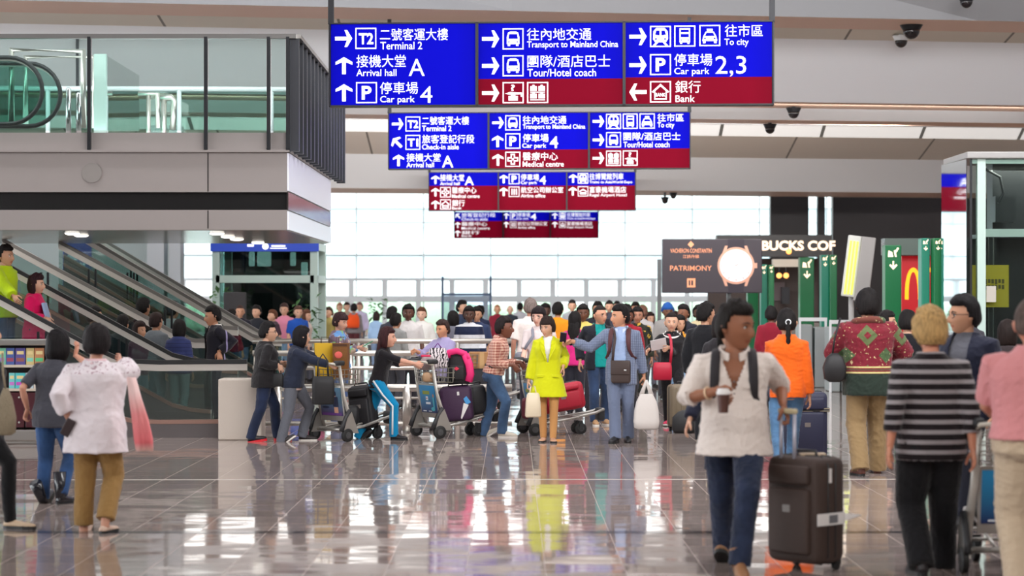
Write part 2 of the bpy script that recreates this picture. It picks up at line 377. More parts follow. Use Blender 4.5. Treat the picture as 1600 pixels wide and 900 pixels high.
class Art:
    """flat lettering and pictograms, drawn in photo pixels relative to one sign and kept as real geometry on its face"""
    def __init__(s, fx, y): s.mb = MB(); s.fx = fx; s.y = y
    def poly(s, pts, mi=0, d=0): s.mb.add([(s.fx(x, y)[0], s.y-d, s.fx(x, y)[1]) for x, y in pts], [tuple(range(len(pts)))], mi)
    def rect(s, x0, y0, x1, y1, mi=0, d=0): s.poly([(x0, y1), (x1, y1), (x1, y0), (x0, y0)], mi, d)
    def disc(s, x, y, r, mi=0, d=0, n=14): s.poly([(x+r*cos(2*pi*k/n), y+r*sin(2*pi*k/n)) for k in range(n)], mi, d)
    def text(s, t, x0, y0, x1, y1, bold=None, mi=0, d=0):
        if bold is None: bold = .002 if ord(t[0]) > 255 else .006
        a = s.fx(x0, y1); b = s.fx(x1, y0); put_text(s.mb, t, a[0], b[0], a[1], b[1], s.y-d, bold, mi)
    def arrow(s, d, cx, cy, w):
        a = {'r': 0, 'u': -pi/2, 'l': pi, 'ul': -3*pi/4}[d]; h = w/2; t = w*.11
        def R(pts): return [(cx+(x*cos(a)-y*sin(a)), cy+(x*sin(a)+y*cos(a))) for x, y in pts]
        s.poly(R([(-h, -t), (h*.55, -t), (h*.55, t), (-h, t)]))
        s.poly(R([(h*.1, -h*.98), (h*.42, -h*.98), (h, 0), (h*.55, t*.9)])); s.poly(R([(h*.1, h*.98), (h*.55, -t*.9), (h, 0), (h*.42, h*.98)]))
    def box(s, x0, y0, x1, y1):
        t = (x1-x0)*.055
        for q in ((x0, y0, x1, y0+t), (x0, y1-t, x1, y1), (x0, y0, x0+t, y1), (x1-t, y0, x1, y1)): s.rect(*q)
    def icon(s, kind, x0, y0, x1, y1):
        s.box(x0, y0, x1, y1); w = x1-x0; h = y1-y0
        def X(u): return x0+u*w
        def Y(v): return y0+v*h
        def r(a, b, c, d, mi=0, dd=.001): s.rect(X(a), Y(b), X(c), Y(d), mi, dd)
        def p(pts, mi=0, dd=.001): s.poly([(X(a), Y(b)) for a, b in pts], mi, dd)
        if kind in ('T1', 'T2', 'P'):
            s.text(kind, X(.16 if kind != 'P' else .27), Y(.24 if kind != 'P' else .18), X(.86 if kind != 'P' else .74), Y(.78 if kind != 'P' else .83), .03)
        elif kind == 'bus':
            p([(.2, .75), (.8, .75), (.8, .4), (.74, .2), (.62, .15), (.38, .15), (.26, .2), (.2, .4)]); p([(.27, .5), (.73, .5), (.69, .27), (.31, .27)], 1, .002)
            r(.24, .75, .36, .84); r(.64, .75, .76, .84)
            for q in (.3, .7): s.disc(X(q), Y(.64), w*.035, 1, .002)
        elif kind == 'coach':
            r(.25, .13, .75, .8); r(.31, .2, .69, .32, 1, .002); r(.31, .4, .69, .56, 1, .002); r(.28, .8, .38, .87); r(.62, .8, .72, .87)
            for q in (.34, .66): s.disc(X(q), Y(.69), w*.03, 1, .002)
        elif kind == 'train':
            p([(.14, .62), (.24, .78), (.76, .78), (.86, .62), (.84, .25), (.7, .1), (.3, .1), (.16, .25)]); p([(.24, .42), (.46, .46), (.46, .22), (.3, .22)], 1, .002); p([(.54, .46), (.76, .42), (.7, .22), (.54, .22)], 1, .002)
            for q in (.28, .72): s.disc(X(q), Y(.62), w*.045, 1, .002)
            p([(.28, .78), (.4, .78), (.28, .92), (.14, .92)]); p([(.6, .78), (.72, .78), (.86, .92), (.72, .92)])
        elif kind == 'taxi':
            r(.36, .18, .64, .29); p([(.3, .32), (.7, .32), (.82, .55), (.86, .76), (.14, .76), (.18, .55)]); p([(.34, .37), (.66, .37), (.73, .52), (.27, .52)], 1, .002)
            r(.17, .76, .3, .86); r(.7, .76, .83, .86)
            for q in (.27, .73): s.disc(X(q), Y(.64), w*.045, 1, .002)
        elif kind == 'lost':
            s.text('?', X(.38), Y(.12), X(.58), Y(.42), .03); p([(.1, .55), (.35, .47), (.8, .5), (.8, .58), (.35, .6)]); r(.28, .66, .72, .88); r(.4, .6, .6, .66)
            p([(.8, .5), (.92, .5), (.92, .7), (.86, .7), (.86, .58), (.8, .58)])
        elif kind == 'lug':
            for a in (.15, .54):
                for b in (.2, .56): r(a, b, a+.31, b+.22); r(a+.1, b-.06, a+.21, b)
            r(.15, .46, .85, .5); r(.15, .83, .85, .87)
        elif kind == 'cross':
            r(.36, .14, .64, .86); r(.14, .36, .86, .64); r(.43, .21, .57, .79, 1, .002); r(.21, .43, .79, .57, 1, .002); r(.44, .44, .56, .56, 0, .003)
        elif kind == 'bank':
            p([(.08, .5), (.5, .12), (.92, .5), (.84, .54), (.5, .24), (.16, .54)]); r(.2, .5, .26, .86); r(.74, .5, .8, .86); r(.2, .8, .8, .86)
            s.text('BANK', X(.26), Y(.55), X(.74), Y(.72), .03)
        elif kind == 'office':
            for a in (.25, .46, .67): r(a, .2, a+.1, .8)
        elif kind == 'hotel':
            p([(.1, .5), (.5, .24), (.9, .5), (.82, .56), (.5, .36), (.18, .56)]); r(.2, .6, .8, .8)
def hanging_sign(Yc, frame, panels, label, pole_top, yaw=radians(2.6), tilt=0):
    x0, x1, yt, yb = frame; yb += 1.3; k = Yc/F; cx = (x0+x1)/2; cy = (yt+yb)/2
    c = P(cx, cy, Yc); t = thing('hanging_sign', label, 'sign', c, -yaw, 'overhead direction signs'); 
    fx = lambda x, y: ((x-cx)*k, (cy-y)*k)
    b = MB(); W_, H_ = (x1-x0)*k, (yb-yt)*k
    b.box((0, .11, 0), (W_, .18, H_)); f = .016
    for q in ((-W_/2+f/2, 0, f, H_), (W_/2-f/2, 0, f, H_), (0, H_/2-f/2, W_, f), (0, -H_/2+f/2, W_, f)): b.box((q[0], .005, q[1]), (q[2], .05, q[3]))
    for (p0, p1, _, _) in panels[1:]: b.box((fx(p0, 0)[0]-.015, .005, 0), (.035, .05, H_))
    b.build('frame', sign_frame, t)
    for sx in (-1, 1):
        b = MB(); b.box((sx*(W_/2-.02), .06, (H_/2+pole_top-c.z)/2), (.066, .06, pole_top-c.z-H_/2+.02)); b.build('hanger_pole', sign_frame, t)
    for (p0, p1, split, items) in panels:
        a = fx(p0, yt+.5); e = fx(p1, yb-.5); zs = fx(0, split)[1] if split else e[1]
        pm = MB(); g = .006
        pm.box(((a[0]+e[0])/2, .01, (a[1]+zs)/2), (e[0]-a[0]-g, .02, a[1]-zs)); pa = pm.build('blue_face', sign_blue, t); tops = [(pa, sign_blue)]
        if split:
            pm = MB(); pm.box(((a[0]+e[0])/2, .01, (e[1]+zs)/2), (e[0]-a[0]-g, .02, zs-e[1])); pb = pm.build('red_face', sign_red, t); tops.append((pb, sign_red))
        for j, (o, bgm) in enumerate(tops):
            ar = Art(fx, -.003)
            for it in items:
                yv = it[2]
                if it[0] != 'arrow': yv = (it[2]+it[4])/2
                else: yv = it[3]
                if (j == 1) != bool(split and yv > split): continue
                if it[0] == 'arrow': ar.arrow(it[1], it[2], it[3], it[4])
                elif it[0] in ICONS: ar.icon(*it)
                else: ar.text(*it)
            if ar.mb.v: ar.mb.build('lettering', [sign_white, bgm], o)
    return t
ICONS = ('T1', 'T2', 'P', 'bus', 'coach', 'train', 'taxi', 'lost', 'lug', 'cross', 'bank', 'office', 'hotel')
def A(d, x, y, w): return ('arrow', d, x, y, w)
T = lambda *a: a
hanging_sign(25.9, (512, 1208, 34, 164), [
 (515, 744, None, [A('r', 535.5, 58.5, 27), T('T2', 554, 42, 587, 75), T('二號客運大樓', 592.7, 43, 699.6, 62), T('Terminal 2', 593.4, 64, 659, 76),
   A('u', 536, 101, 27), T('接機大堂', 555.6, 84.4, 633.4, 104), T('Arrival hall', 555.6, 107, 618.6, 117.7), T('A', 638, 91, 663, 117.7, 0),
   A('u', 536, 143.5, 27), T('P', 555, 127, 588, 160), T('停車場', 592.7, 127, 652.6, 146), T('Car park', 593, 149, 647.4, 162), T('4', 656, 134, 675, 160, 0)]),
 (747, 974, 123, [A('r', 766.5, 60.3, 27), T('bus', 785.3, 44, 818, 77), T('往內地交通', 823.3, 44, 924, 63), T('Transport to Mainland China', 823.5, 64.5, 965.8, 77),
   A('r', 766.5, 102.5, 27), T('bus', 785.3, 86, 818, 119), T('團隊/酒店巴士', 824, 86, 953.4, 105.3), T('Tour/Hotel coach', 824, 107.5, 931.3, 119.5),
   A('r', 766.5, 145, 27), T('lost', 785.3, 128, 818.3, 161), T('lug', 823.5, 128, 856.5, 161)]),
 (977, 1205, 121.5, [A('r', 996.6, 58, 27), T('train', 1015.3, 41.5, 1048, 74.3), T('coach', 1053, 41, 1085.8, 74), T('taxi', 1092, 40.5, 1124.5, 73.4), T('往市區', 1131.7, 40, 1190.5, 59), T('To city', 1131, 62, 1168.5, 75),
   A('r', 996.6, 102.5, 27), T('P', 1015.3, 85.5, 1048, 118), T('停車場', 1053, 85, 1112, 104), T('Car park', 1053, 107, 1107.6, 120), T('2,3', 1117, 89, 1164.6, 121, 0),
   A('l', 996.6, 144.5, 27), T('bank', 1015.3, 127.6, 1048, 161), T('銀行', 1054.7, 127, 1094, 146), T('Bank', 1055, 149.7, 1085, 160.3)])],
 'largest and nearest overhead blue and red direction sign, Terminal 2 in its top left', 8.6)
hanging_sign(39.2, (605.5, 1078.5, 175, 263), [
 (607, 762, None, [A('r', 620.5, 193, 18), T('T2', 633, 181.5, 656, 204.5), T('二號客運大樓', 659, 181.5, 732.5, 194.3), T('Terminal 2', 659, 195.8, 705, 204.5),
   A('ul', 620, 222.5, 19), T('T1', 633, 210.3, 656, 233.5), T('旅客登記行段', 659, 210, 741, 223.5), T('Check-in aisle', 659, 225, 716.5, 233),
   A('u', 622, 250, 18), T('接機大堂', 634.6, 239, 688, 252), T('Arrival hall', 634.6, 253.3, 677.6, 261), T('A', 690.5, 243, 708, 261, .01)]),
 (764.5, 919, 233.6, [A('r', 778, 191.5, 18), T('bus', 789.5, 180, 813, 203.5), T('往內地交通', 816.8, 181, 885, 193.7), T('Transport to Mainland China', 816.8, 194.5, 914.3, 203.5),
   A('u', 777.5, 220.7, 18), T('P', 789.5, 208.5, 813, 232), T('停車場', 816.8, 209, 857, 222), T('Car park', 816, 224, 853.6, 233), T('4', 859, 213, 872, 231.5, .01),
   A('u', 778, 249.5, 18), T('cross', 789.5, 237, 813, 260.5), T('醫療中心', 816.8, 238, 871.4, 250.5), T('Medical centre', 816.8, 252.3, 881, 260.6)]),
 (921.5, 1077, 232.5, [A('r', 935, 190, 18), T('train', 947, 178.4, 970, 202), T('coach', 973, 178.2, 996, 201.8), T('taxi', 999, 178, 1022.6, 201.6), T('往市區', 1027, 178.4, 1067.6, 190.7), T('To city', 1027, 192, 1053, 202.3),
   A('r', 935, 219, 18), T('bus', 947, 207, 970, 230.5), T('團隊/酒店巴士', 974, 207.3, 1062.5, 219.8), T('Tour/Hotel coach', 974, 222, 1045.6, 230.8),
   A('r', 935, 247.5, 18), T('lug', 947, 236, 970, 259.5), T('lost', 973, 235.7, 996, 259.2)])],
 'second overhead direction sign, just below the largest one, Medical centre bottom middle', 6.76)
hanging_sign(55.4, (669, 993.5, 268.5, 328), [
 (670, 778, 290, [A('u', 680, 280.5, 13), T('接機大堂', 687.4, 272, 725, 282.5), T('Arrival hall', 687.4, 284, 718, 289), T('A', 726, 275.5, 740, 289, .01),
   A('u', 680, 300, 13), T('cross', 687.5, 292.2, 704, 308), T('醫療中心', 706, 292, 744, 302), T('Medical centre', 706, 303.5, 749, 309),
   A('u', 680, 319.6, 13), T('bank', 687.5, 311.5, 704, 327), T('銀行', 706, 312, 726, 322), T('Bank', 706, 323, 721, 327)]),
 (779.5, 885, 290, [A('u', 787, 279.5, 13), T('P', 795, 271.6, 811.5, 287.5), T('停車場', 814, 272, 842, 282), T('Car park', 814, 283, 839, 289), T('4', 843, 275, 853, 288, .01),
   A('u', 787, 299.5, 13), T('office', 795, 291.7, 811.5, 307.5), T('航空公司辦公室', 814, 292, 880, 301.5), T('Airline office', 814, 303, 852, 308.5)]),
 (886.5, 992, 290, [A('u', 895.5, 279, 13), T('train', 903, 271, 919, 287), T('往博覽館列車', 921, 271, 974, 281), T('Trains to AsiaWorld-Expo', 921, 282.5, 987.6, 288),
   A('u', 895, 299, 13), T('hotel', 903, 291.5, 919, 307), T('富豪機場酒店', 921, 291.8, 978, 301.5), T('Regal Airport Hotel', 921, 302.6, 979, 308.5)])],
 'third overhead direction sign, one blue row over red, bank at its bottom left', Zat(225, 55)+.25)
hanging_sign(79.6, (709, 935.5, 331, 371), [
 (710, 785, 345.3, [A('ul', 715.5, 337.5, 9), T('旅客登記行段', 721, 332.5, 774, 339), T('Check-in aisle', 721, 340, 762, 344.5), A('u', 715, 351.5, 9), T('醫療中心', 721, 346.7, 761, 353), T('Medical centre', 721, 354.5, 765, 358.5), A('u', 715, 364.5, 9), T('銀行', 721, 360.5, 749, 366), T('Bank', 721, 367, 737, 370)]),
 (787, 859, 345, [A('u', 791, 337.5, 9), T('P', 797, 332, 808, 343), T('停車場', 809, 332.5, 828, 339), T('Car park', 809, 340, 826, 344), T('4', 829, 334, 838, 343.5), A('u', 791, 351, 9), T('office', 797, 346, 807, 356), T('航空公司辦公室', 809, 346.5, 855, 352.5), T('Airline office', 809, 353.5, 836, 357.5)]),
 (860.5, 934, 345, [A('u', 867, 337.5, 9), T('train', 874, 332, 884, 343), T('往博覽館列車', 886, 332.5, 922, 339), T('Trains to AsiaWorld-Expo', 886, 340, 930, 344), A('u', 867, 351, 9), T('hotel', 874, 346, 884, 356), T('富豪機場酒店', 886, 346.5, 925, 352.5), T('Regal Airport Hotel', 886, 353.5, 926, 357.5)])],
 'smallest and farthest overhead direction sign, lowest in the picture against the bright windows', 7.2)
# ================================================================== ESCALATORS, FITTINGS, SHOPS
dark_glass = glass('escalator_glass', (222, 234, 231), .8, .09)
silver = mat('escalator_silver', (206, 200, 193), .3, .5)
truss = mat('escalator_skirt_grey', (104, 98, 98), .4, .3); step_m = mat('escalator_step', (70, 70, 72), .5, .5)
def strip_poly(mb, pts, dz0, dz1, y0, y1, mi=0):
    """band that follows a rail line: between rail height+dz0 and +dz1"""
    vs = []; n = len(pts)
    for p in pts:
        for (y, dz) in ((y0, dz0), (y1, dz0), (y1, dz1), (y0, dz1)): vs.append((p.x, y, p.z+dz))
    fs = []
    for i in range(n-1):
        for k in range(4): fs.append((i*4+k, i*4+(k+1) % 4, i*4+4+(k+1) % 4, i*4+4+k))
    fs += [(0, 1, 2, 3), (4*n-1, 4*n-2, 4*n-3, 4*n-4)]
    mb.add(vs, fs, mi)
def rail_line(px, Y):
    out = []
    for i, (a, b) in enumerate(px): out.append(P(a, b, Y))
    return out
def escalator(label, sides, solid=False):
    """sides: [(Y, rail pixels, drop of the glass)]"""
    L = [rail_line(p, Y) for Y, p, _ in sides]
    t = thing('escalator', label, 'escalator', (L[0][-1].x, sides[0][0], 0), 0, 'escalators')
    off = Vector((L[0][-1].x, sides[0][0], 0))
    for (Y, p, drop), pts in zip(sides, L):
        q = [v-off for v in pts]; y = Y-off.y
        b = MB(); strip_poly(b, q, -.02, .035, y-.035, y+.035); b.build('handrail', black_rubber if solid else mat('handrail_grey', (120, 116, 112), .35, .4), t, angle=40)
        b = MB(); strip_poly(b, q, -.10, -.02, y-.03, y+.03); b.build('rail_profile', silver, t)
        b = MB(); strip_poly(b, q, -drop, -.10, y-.006, y+.006); b.build('glass_panel', dark_glass, t)
        b = MB(); strip_poly(b, q, -drop-.05, -drop, y-.06, y+.06); b.build('deck_trim', mat('deck_trim_pink', (176, 140, 128), .3, .6), t)
        b = MB(); lo = [Vector((v.x, v.y, v.z-drop-.05)) for v in q]
        vs = []; 
        for v in lo:
            for yy in (y-.05, y+.05): vs += [(v.x, yy, v.z), (v.x, yy, max(0, v.z-.42) if not solid else 0)]
        fs = []
        for i in range(len(lo)-1):
            a = i*4; fs += [(a, a+4, a+5, a+1), (a+2, a+3, a+7, a+6), (a+1, a+5, a+7, a+3), (a, a+2, a+6, a+4)]
        fs += [(0, 1, 3, 2), (4*len(lo)-4, 4*len(lo)-2, 4*len(lo)-1, 4*len(lo)-3)]
        b.add(vs, fs); b.build('skirt_panel', truss, t)
        for a, c in zip(q[:-1], q[1:]):     # dark joints between the panes
            d = (c-a).length; n = int(d/1.25)
            for k in range(n):
                p_ = a.lerp(c, (k+.5)/n)
                for dx in (0, .10):
                    b = MB(); b.box((p_.x+dx-.12*(abs(c.z-a.z) > .1), y, p_.z-.1-(drop-.1)/2), (.03, .03, drop-.1)); b.build('pane_joint', dark_metal, t)
    # steps between the two sides
    q0 = L[0]; b = MB(); y0, y1 = sides[0][0]-off.y+.08, sides[-1][0]-off.y-.08
    xs = sorted((v.x, v.z) for v in q0); x = xs[0][0]
    while x < xs[-1][0]-.3:
        z = float(np.interp(x+.2, [v[0] for v in xs], [v[1] for v in xs]))-.98
        if z > .02: b.box((x+.2-off.x, (y0+y1)/2, z-.12), (.40, y1-y0, .24))
        x += .4
    if b.v: b.build('step_band', step_m, t)
    return t
escalator('nearest escalator, its glass side and black handrail in front of the riders', [
    (26.8, [(-60, 432), (0, 465), (150, 546), (180, 559), (208, 565.5), (250, 567), (386, 566)], .70),
    (28.4, [(-60, 376.5), (0, 409), (131, 480), (270, 555.5), (300, 563), (330, 566)], .62)], True)
escalator('middle escalator, silver rails ending behind the man in the track jacket', [
    (31.2, [(4, 375.5), (150, 454), (290, 530), (305, 533), (333, 533)], .62), (32.4, [(92, 378.5), (330, 505), (345, 512), (372, 514)], .62)])
escalator('farthest escalator, pale rail coming down toward the crowd on the left', [
    (34.2, [(100, 351), (150, 380), (395, 525), (410, 530), (440, 531)], .6), (35.4, [(100, 340), (150, 369), (415, 525), (440, 531)], .6)])
pier = MB(); a, c = P(341, 592, 26.3), P(409, 688, 26.3)
pier.rbox(((a.x+c.x)/2, 26.5, a.z/2), (c.x-a.x, .42, a.z), .02)
sp = mat('beige_stone', (196, 184, 172), .45, bump=.2, bscale=60)
tag(pier.build('cabinet', sp, smooth=False), 'low beige box cabinet standing at the foot of the nearest escalator', 'cabinet')
# ---- brochure rack
rk = thing('brochure_rack', 'steel topped dark red brochure rack at the left edge, below the escalator', 'rack', (P(20, 0, 25.6).x, 25.6, 0))
def RX(px, py, Y=25.6): p = P(px, py, Y); return p.x-rk.location.x, p.z
x0, x1 = RX(-60, 0)[0], RX(78, 0)[0]; zt = RX(0, 531)[1]
maroon = mat('maroon_panel', (70, 22, 32), .35)
b = MB(); b.rbox(((x0+x1)/2, .18, zt-.03), (x1-x0, .46, .07), .012); b.build('top', steel, rk)
b = MB(); b.box(((x0+x1)/2, .34, zt/2+.02), (x1-x0-.03, .06, zt-.12)); b.box((x1-.03, .18, zt/2), (.04, .36, zt-.1)); b.box((x0+.03, .18, zt/2), (.04, .36, zt-.1)); b.build('carcass', mat('rack_dark', (40, 26, 30), .4), rk)
for py in (572, 609):
    b = MB(); b.box(((x0+x1)/2, .12, RX(0, py)[1]), (x1-x0-.06, .30, .03)); b.build('shelf', mat('shelf_cream', (200, 188, 170), .4), rk)
zl, zh = RX(0, 668)[1], RX(0, 613)[1]
for a, c in ((-58, -2), (0, 38), (39, 74)):
    xa_, xb_ = RX(a, 0)[0], RX(c, 0)[0]; b = MB(); b.rbox(((xa_+xb_)/2, .02, (zl+zh)/2), (xb_-xa_-.01, .03, zh-zl), .006); d = b.build('door', maroon, rk)
    b = MB(); b.ball((xb_-.06, -.005, zh-.06), .014, 10); b.ball((xb_-.06, -.005, zl+.06), .014, 10); b.build('knob', steel, d, True)
b = MB(); b.rbox(((x0+x1)/2, .16, RX(0, 680)[1]), (x1-x0, .44, .14), .02); b.rbox(((x0+x1)/2, .16, .05), (x1-x0-.06, .40, .1), .01); b.build('plinth', steel, rk)
cov = [((-14, 7), (120, 190, 160)), ((7.5, 20.5), (74, 96, 160)), ((22, 37.5), (92, 84, 150)), ((39, 51), (206, 186, 130)), ((52, 67), (190, 130, 90))]
cov2 = [((12, 21), (120, 200, 200)), ((22, 37), (84, 190, 196)), ((38, 50), (190, 206, 214)), ((51, 66), (214, 200, 190))]
names = {0: ['pale green', 'blue', 'violet', 'cream and orange', 'tan'], 1: ['pale teal', 'turquoise', 'pale grey', 'off white']}
for r, (lst, y0, y1) in enumerate(((cov, 544, 570), (cov2, 583, 607))):
    for i, ((a, c), col) in enumerate(lst):
        p0, p1 = P(a, y1, 25.58), P(c, y0, 25.58)
        g = MB(); g.box((0, 0, (p1.z-p0.z)/2), (p1.x-p0.x, .03, p1.z-p0.z)); g.box((0, -.016, (p1.z-p0.z)*.3), ((p1.x-p0.x)*.8, .002, (p1.z-p0.z)*.22), 1); g.box((0, -.016, (p1.z-p0.z)*.72), ((p1.x-p0.x)*.7, .002, (p1.z-p0.z)*.2), 2)
        o = g.build('brochure', [mat('cover_%d%d' % (r, i), col, .4), mat('cover_pic_%d%d' % (r, i), (col[2], col[0], col[1]), .4), mat('cover_title', (226, 206, 150), .4)], loc=((p0.x+p1.x)/2, 25.66, p0.z))
        tag(o, '%s brochures on the %s shelf of the rack, left edge' % (names[r][i], 'upper lower'.split()[r]), 'brochure', 'brochures in the rack')
# ---- tubular steel barriers
tube_m = mat('satin_steel', (206, 200, 192), .32, .85)
def barrier(label, Y, rails, posts, r=.03):
    x0 = min(q[0] for q in rails); x1 = max(q[1] for q in rails); o = Vector((P((x0+x1)/2, 0, Y).x, Y, 0))
    t = thing('barrier', label, 'barrier', o)
    for a, c, py, rr in rails:
        p, q = P(a, py, Y)-o, P(c, py, Y)-o; b = MB(); b.tube([p, q], rr, 10); b.build('rail', tube_m, t, True)
    for px, py in posts:
        p = P(px, py, Y)-o; b = MB(); b.tube([(p.x, 0, 0), (p.x, 0, p.z+.02)], r*1.15, 12); f = b.build('post', tube_m, t, True)
        b = MB(); b.cyl((p.x, 0, 0), (p.x, 0, .02), .075, 16); b.build('base_plate', steel, f)
barrier('near steel tube barrier running behind the luggage trolleys', 27.9, [(412, 800, 606, .05), (412, 800, 622, .018), (412, 800, 662, .028)], [(434, 606), (636, 606)], .05)
barrier('middle steel tube barrier, its two upper rails behind the shoppers\' heads', 30.4, [(395, 700, 552, .042), (395, 700, 575, .03)], [(400, 552), (548, 552), (690, 552)])
barrier('farthest steel tube barrier, single white rail before the far crowd', 32.6, [(395, 800, 533, .04)], [(404, 533), (560, 533), (715, 533)])
# ---- glass lift with a blue band, far left
def framebox(t, x0, x1, y0, y1, z0, z1, w, m, bars, name='frame'):
    b = MB()
    for x in (x0, x1):
        for y in (y0, y1): b.box((x, y, (z0+z1)/2), (w, w, z1-z0))
    for z in bars:
        b.box(((x0+x1)/2, y0, z), (x1-x0, w, w)); b.box(((x0+x1)/2, y1, z), (x1-x0, w, w)); b.box((x0, (y0+y1)/2, z), (w, y1-y0, w)); b.box((x1, (y0+y1)/2, z), (w, y1-y0, w))
    return b.build(name, m, t)
mint = mat('mint_frame', (176, 196, 188), .45)
def far_lift():
    Y = 47.0; a, c = P(338, 0, Y).x, P(491, 0, Y).x; cx = (a+c)/2
    t = thing('glass_lift', 'glass lift shaft with a blue sign band, left of the far windows', 'lift', (cx, Y, 0)); h = (c-a)/2; zt = Zat(378, Y)
    framebox(t, -h, h, 0, 2.0, 0, zt-.02, .16, mint, [Zat(436, Y), .1, zt-.1])
    b = MB(); b.box((0, 1, zt+.06), (2*h+.2, 2.2, .12)); b.build('roof', steel, t)
    b = MB(); b.box((0, -.12, (Zat(393, Y)+zt)/2), (2*h+.22, .06, zt-Zat(393, Y))); bn = b.build('sign_band', sign_blue_far, t)
    ar = MB(); k = Y/F
    ar.cyl((.02, -.151, zt-.10), (.02, -.153, zt-.10), .07, 16); ar.build('round_mark', sign_white, bn)
    for q in ((.3, zt-.09, .30, .035), (.3, zt-.14, .36, .02), (-.3, zt-.08, .14, .05)): ar = MB(); ar.box((q[0], -.152, q[1]), (q[2], .004, q[3])); ar.build('lettering', sign_white, bn)
    b = MB(); b.box((0, 0, zt/2), (2*h-.1, .012, zt-.2)); b.build('glass_panel', glass('lift_glass', (150, 176, 170), .9, .10), t)
    b = MB(); b.box((0, 1.3, zt/2), (.5, .4, zt-.1)); b.box((-.62, 1.2, zt/2), (.08, .3, zt-.1)); b.box((.62, 1.2, zt/2), (.08, .3, zt-.1)); b.box((0, 1.95, zt/2), (2*h-.2, .03, zt-.3)); b.build('lift_machinery', mat('shaft_dark', (30, 36, 38), .5), t)
    b = MB(); b.box((-.35, .5, Zat(404, Y)), (.12, .1, .32), r=.03); b.box((-.08, .5, Zat(404, Y)), (.3, .1, .32), r=.03); b.box((.55, .5, Zat(404, Y)), (.12, .1, .3), r=.03); b.box((.8, .5, Zat(422, Y)), (.14, .1, .36), r=.03); b.build('shaft_lamp', mat('lamp_white', (240, 250, 255), .4, emit=1.1), t)
sign_blue_far = mat('band_blue', (18, 60, 176), .4, emit=.25)
far_lift()
b = MB(); a = P(367, 0, 44.5); b.rbox((0, 0, 1.0), (.46, .08, 1.7), .02); b.box((0, 0, .08), (.5, .4, .12))
tag(b.build('display_board', mat('board_dark', (34, 30, 32), .5), loc=(a.x, 44.5, 0)), 'dark free standing board in front of the far glass lift', 'board')
def potted_plant(px, Y, h, label, rs):
    r = random.Random(rs); t = thing('potted_plant', label, 'plant', (P(px, 0, Y).x, Y, 0), 0, 'plants by the far windows')
    b = MB(); b.tube([(0, 0, 0), (0, 0, .05), (0, 0, .42), (0, 0, .45)], [.18, .2, .25, .25], 16); b.build('pot', mat('pot_grey', (80, 80, 80), .6), t, True)
    g = MB()
    for k in range(70):
        a = r.uniform(0, 6.28); q = r.uniform(.03, .26); z = r.uniform(.5, h); l = r.uniform(.12, .24); M = Matrix.Translation((q*cos(a), q*sin(a), z)) @ Matrix.Rotation(a, 4, 'Z') @ Matrix.Rotation(r.uniform(-.9, .9), 4, 'Y')
        g.add([(0, 0, 0), (l*.5, .05, .02), (l, 0, 0), (l*.5, -.05, .02)], [(0, 1, 2, 3)], 0, M)
    g.tube([(0, 0, .4), (0, 0, h*.8)], .02, 6, 1); g.build('foliage', [mat('leaf_green', (70, 110, 60), .6), mat('stem_brown', (90, 70, 50), .8)], t)
potted_plant(343, 45, 1.9, 'leafy plant left of the dark board by the far glass lift', 1)
potted_plant(478, 46.4, 1.75, 'leafy plant at the right corner of the far glass lift', 2)
potted_plant(588, 60, 1.75, 'bushy plant among the far crowd, left of the man in a white shirt', 3)
# blue banner seen through the escalator glass
t = thing('blue_sign', 'blue wayfinding sign hanging behind the escalators', 'sign', P(121, 405, 40)); k = 40/F
b = MB(); b.box((0, 0, 0), (44*k, .08, 92*k)); pn = b.build('panel', mat('banner_blue', (22, 50, 130), .4, emit=.35), t)
g = MB(); put_text(g, '接機大堂', -15*k, 14*k, -2*k, 8*k, -.043, 0); g.build('lettering', sign_white, pn); g = MB(); put_text(g, 'Arrival hall', -15*k, 13*k, -11*k, -4*k, -.043, .004); g.build('lettering', sign_white, pn)
b = MB(); b.box((0, 0, (6.9-t.location.z)/2+23*k), (.05, .05, 6.9-t.location.z)); b.build('hanger_pole', dark_metal, t)
# ---- doorway frame before the far windows
Y = 66; t = thing('glass_doorway', 'dark blue framed glass doorway in the middle of the far windows', 'doorway', (P(729, 0, Y).x, Y, 0)); w_ = (767-692)*Y/F/2; zt = Zat(432, Y)
b = MB(); fr = .07
for x in (-w_, w_): b.box((x, 0, zt/2), (fr, .1, zt))
b.box((0, 0, Zat(460, Y)), (2*w_, .1, fr)); b.build('frame', mat('door_blue', (60, 84, 120), .4), t)
b = MB(); b.box((0, .02, Zat(460, Y)/2), (2*w_, .012, Zat(460, Y))); b.build('glass_panel', glass('door_glass', (226, 232, 240), .8, .12), t)
# ---- stuff on the upper walkway
z = Z27(207); zf = Z27(232)
def walk_rail(label, pts, posts, r=.025, m=None, gl_=None):
    o = Vector(pts[0]); t = thing('guard_rail', label, 'rail', (o.x, o.y, zf)); oo = Vector((o.x, o.y, zf))
    b = MB(); b.tube([Vector(p)-oo for p in pts], r, 8); b.build('rail', m or tube_m, t, True)
    for p in posts: b = MB(); q = Vector(p)-oo; b.tube([(q.x, q.y, 0), q], r*.9, 8); b.build('post', m or tube_m, t, True)
    if gl_:
        g = MB(); a, c = Vector(pts[0])-oo, Vector(pts[-1])-oo
        g.box(((a.x+c.x)/2, a.y, a.z/2+.03), (c.x-a.x, .012, a.z-.1)); g.build('glass_panel', gl_, t)
teal_glass = glass('teal_glass', (206, 230, 224), .3, .04)
walk_rail('white topped glass rail along the back of the upper walkway', [P(-60, 138, 32.9), P(447, 140, 32.9)], [P(75, 140, 32.9), P(280, 140, 32.9), P(424, 140, 32.9)], .04, mat('rail_offwhite', (216, 222, 222), .4), teal_glass)
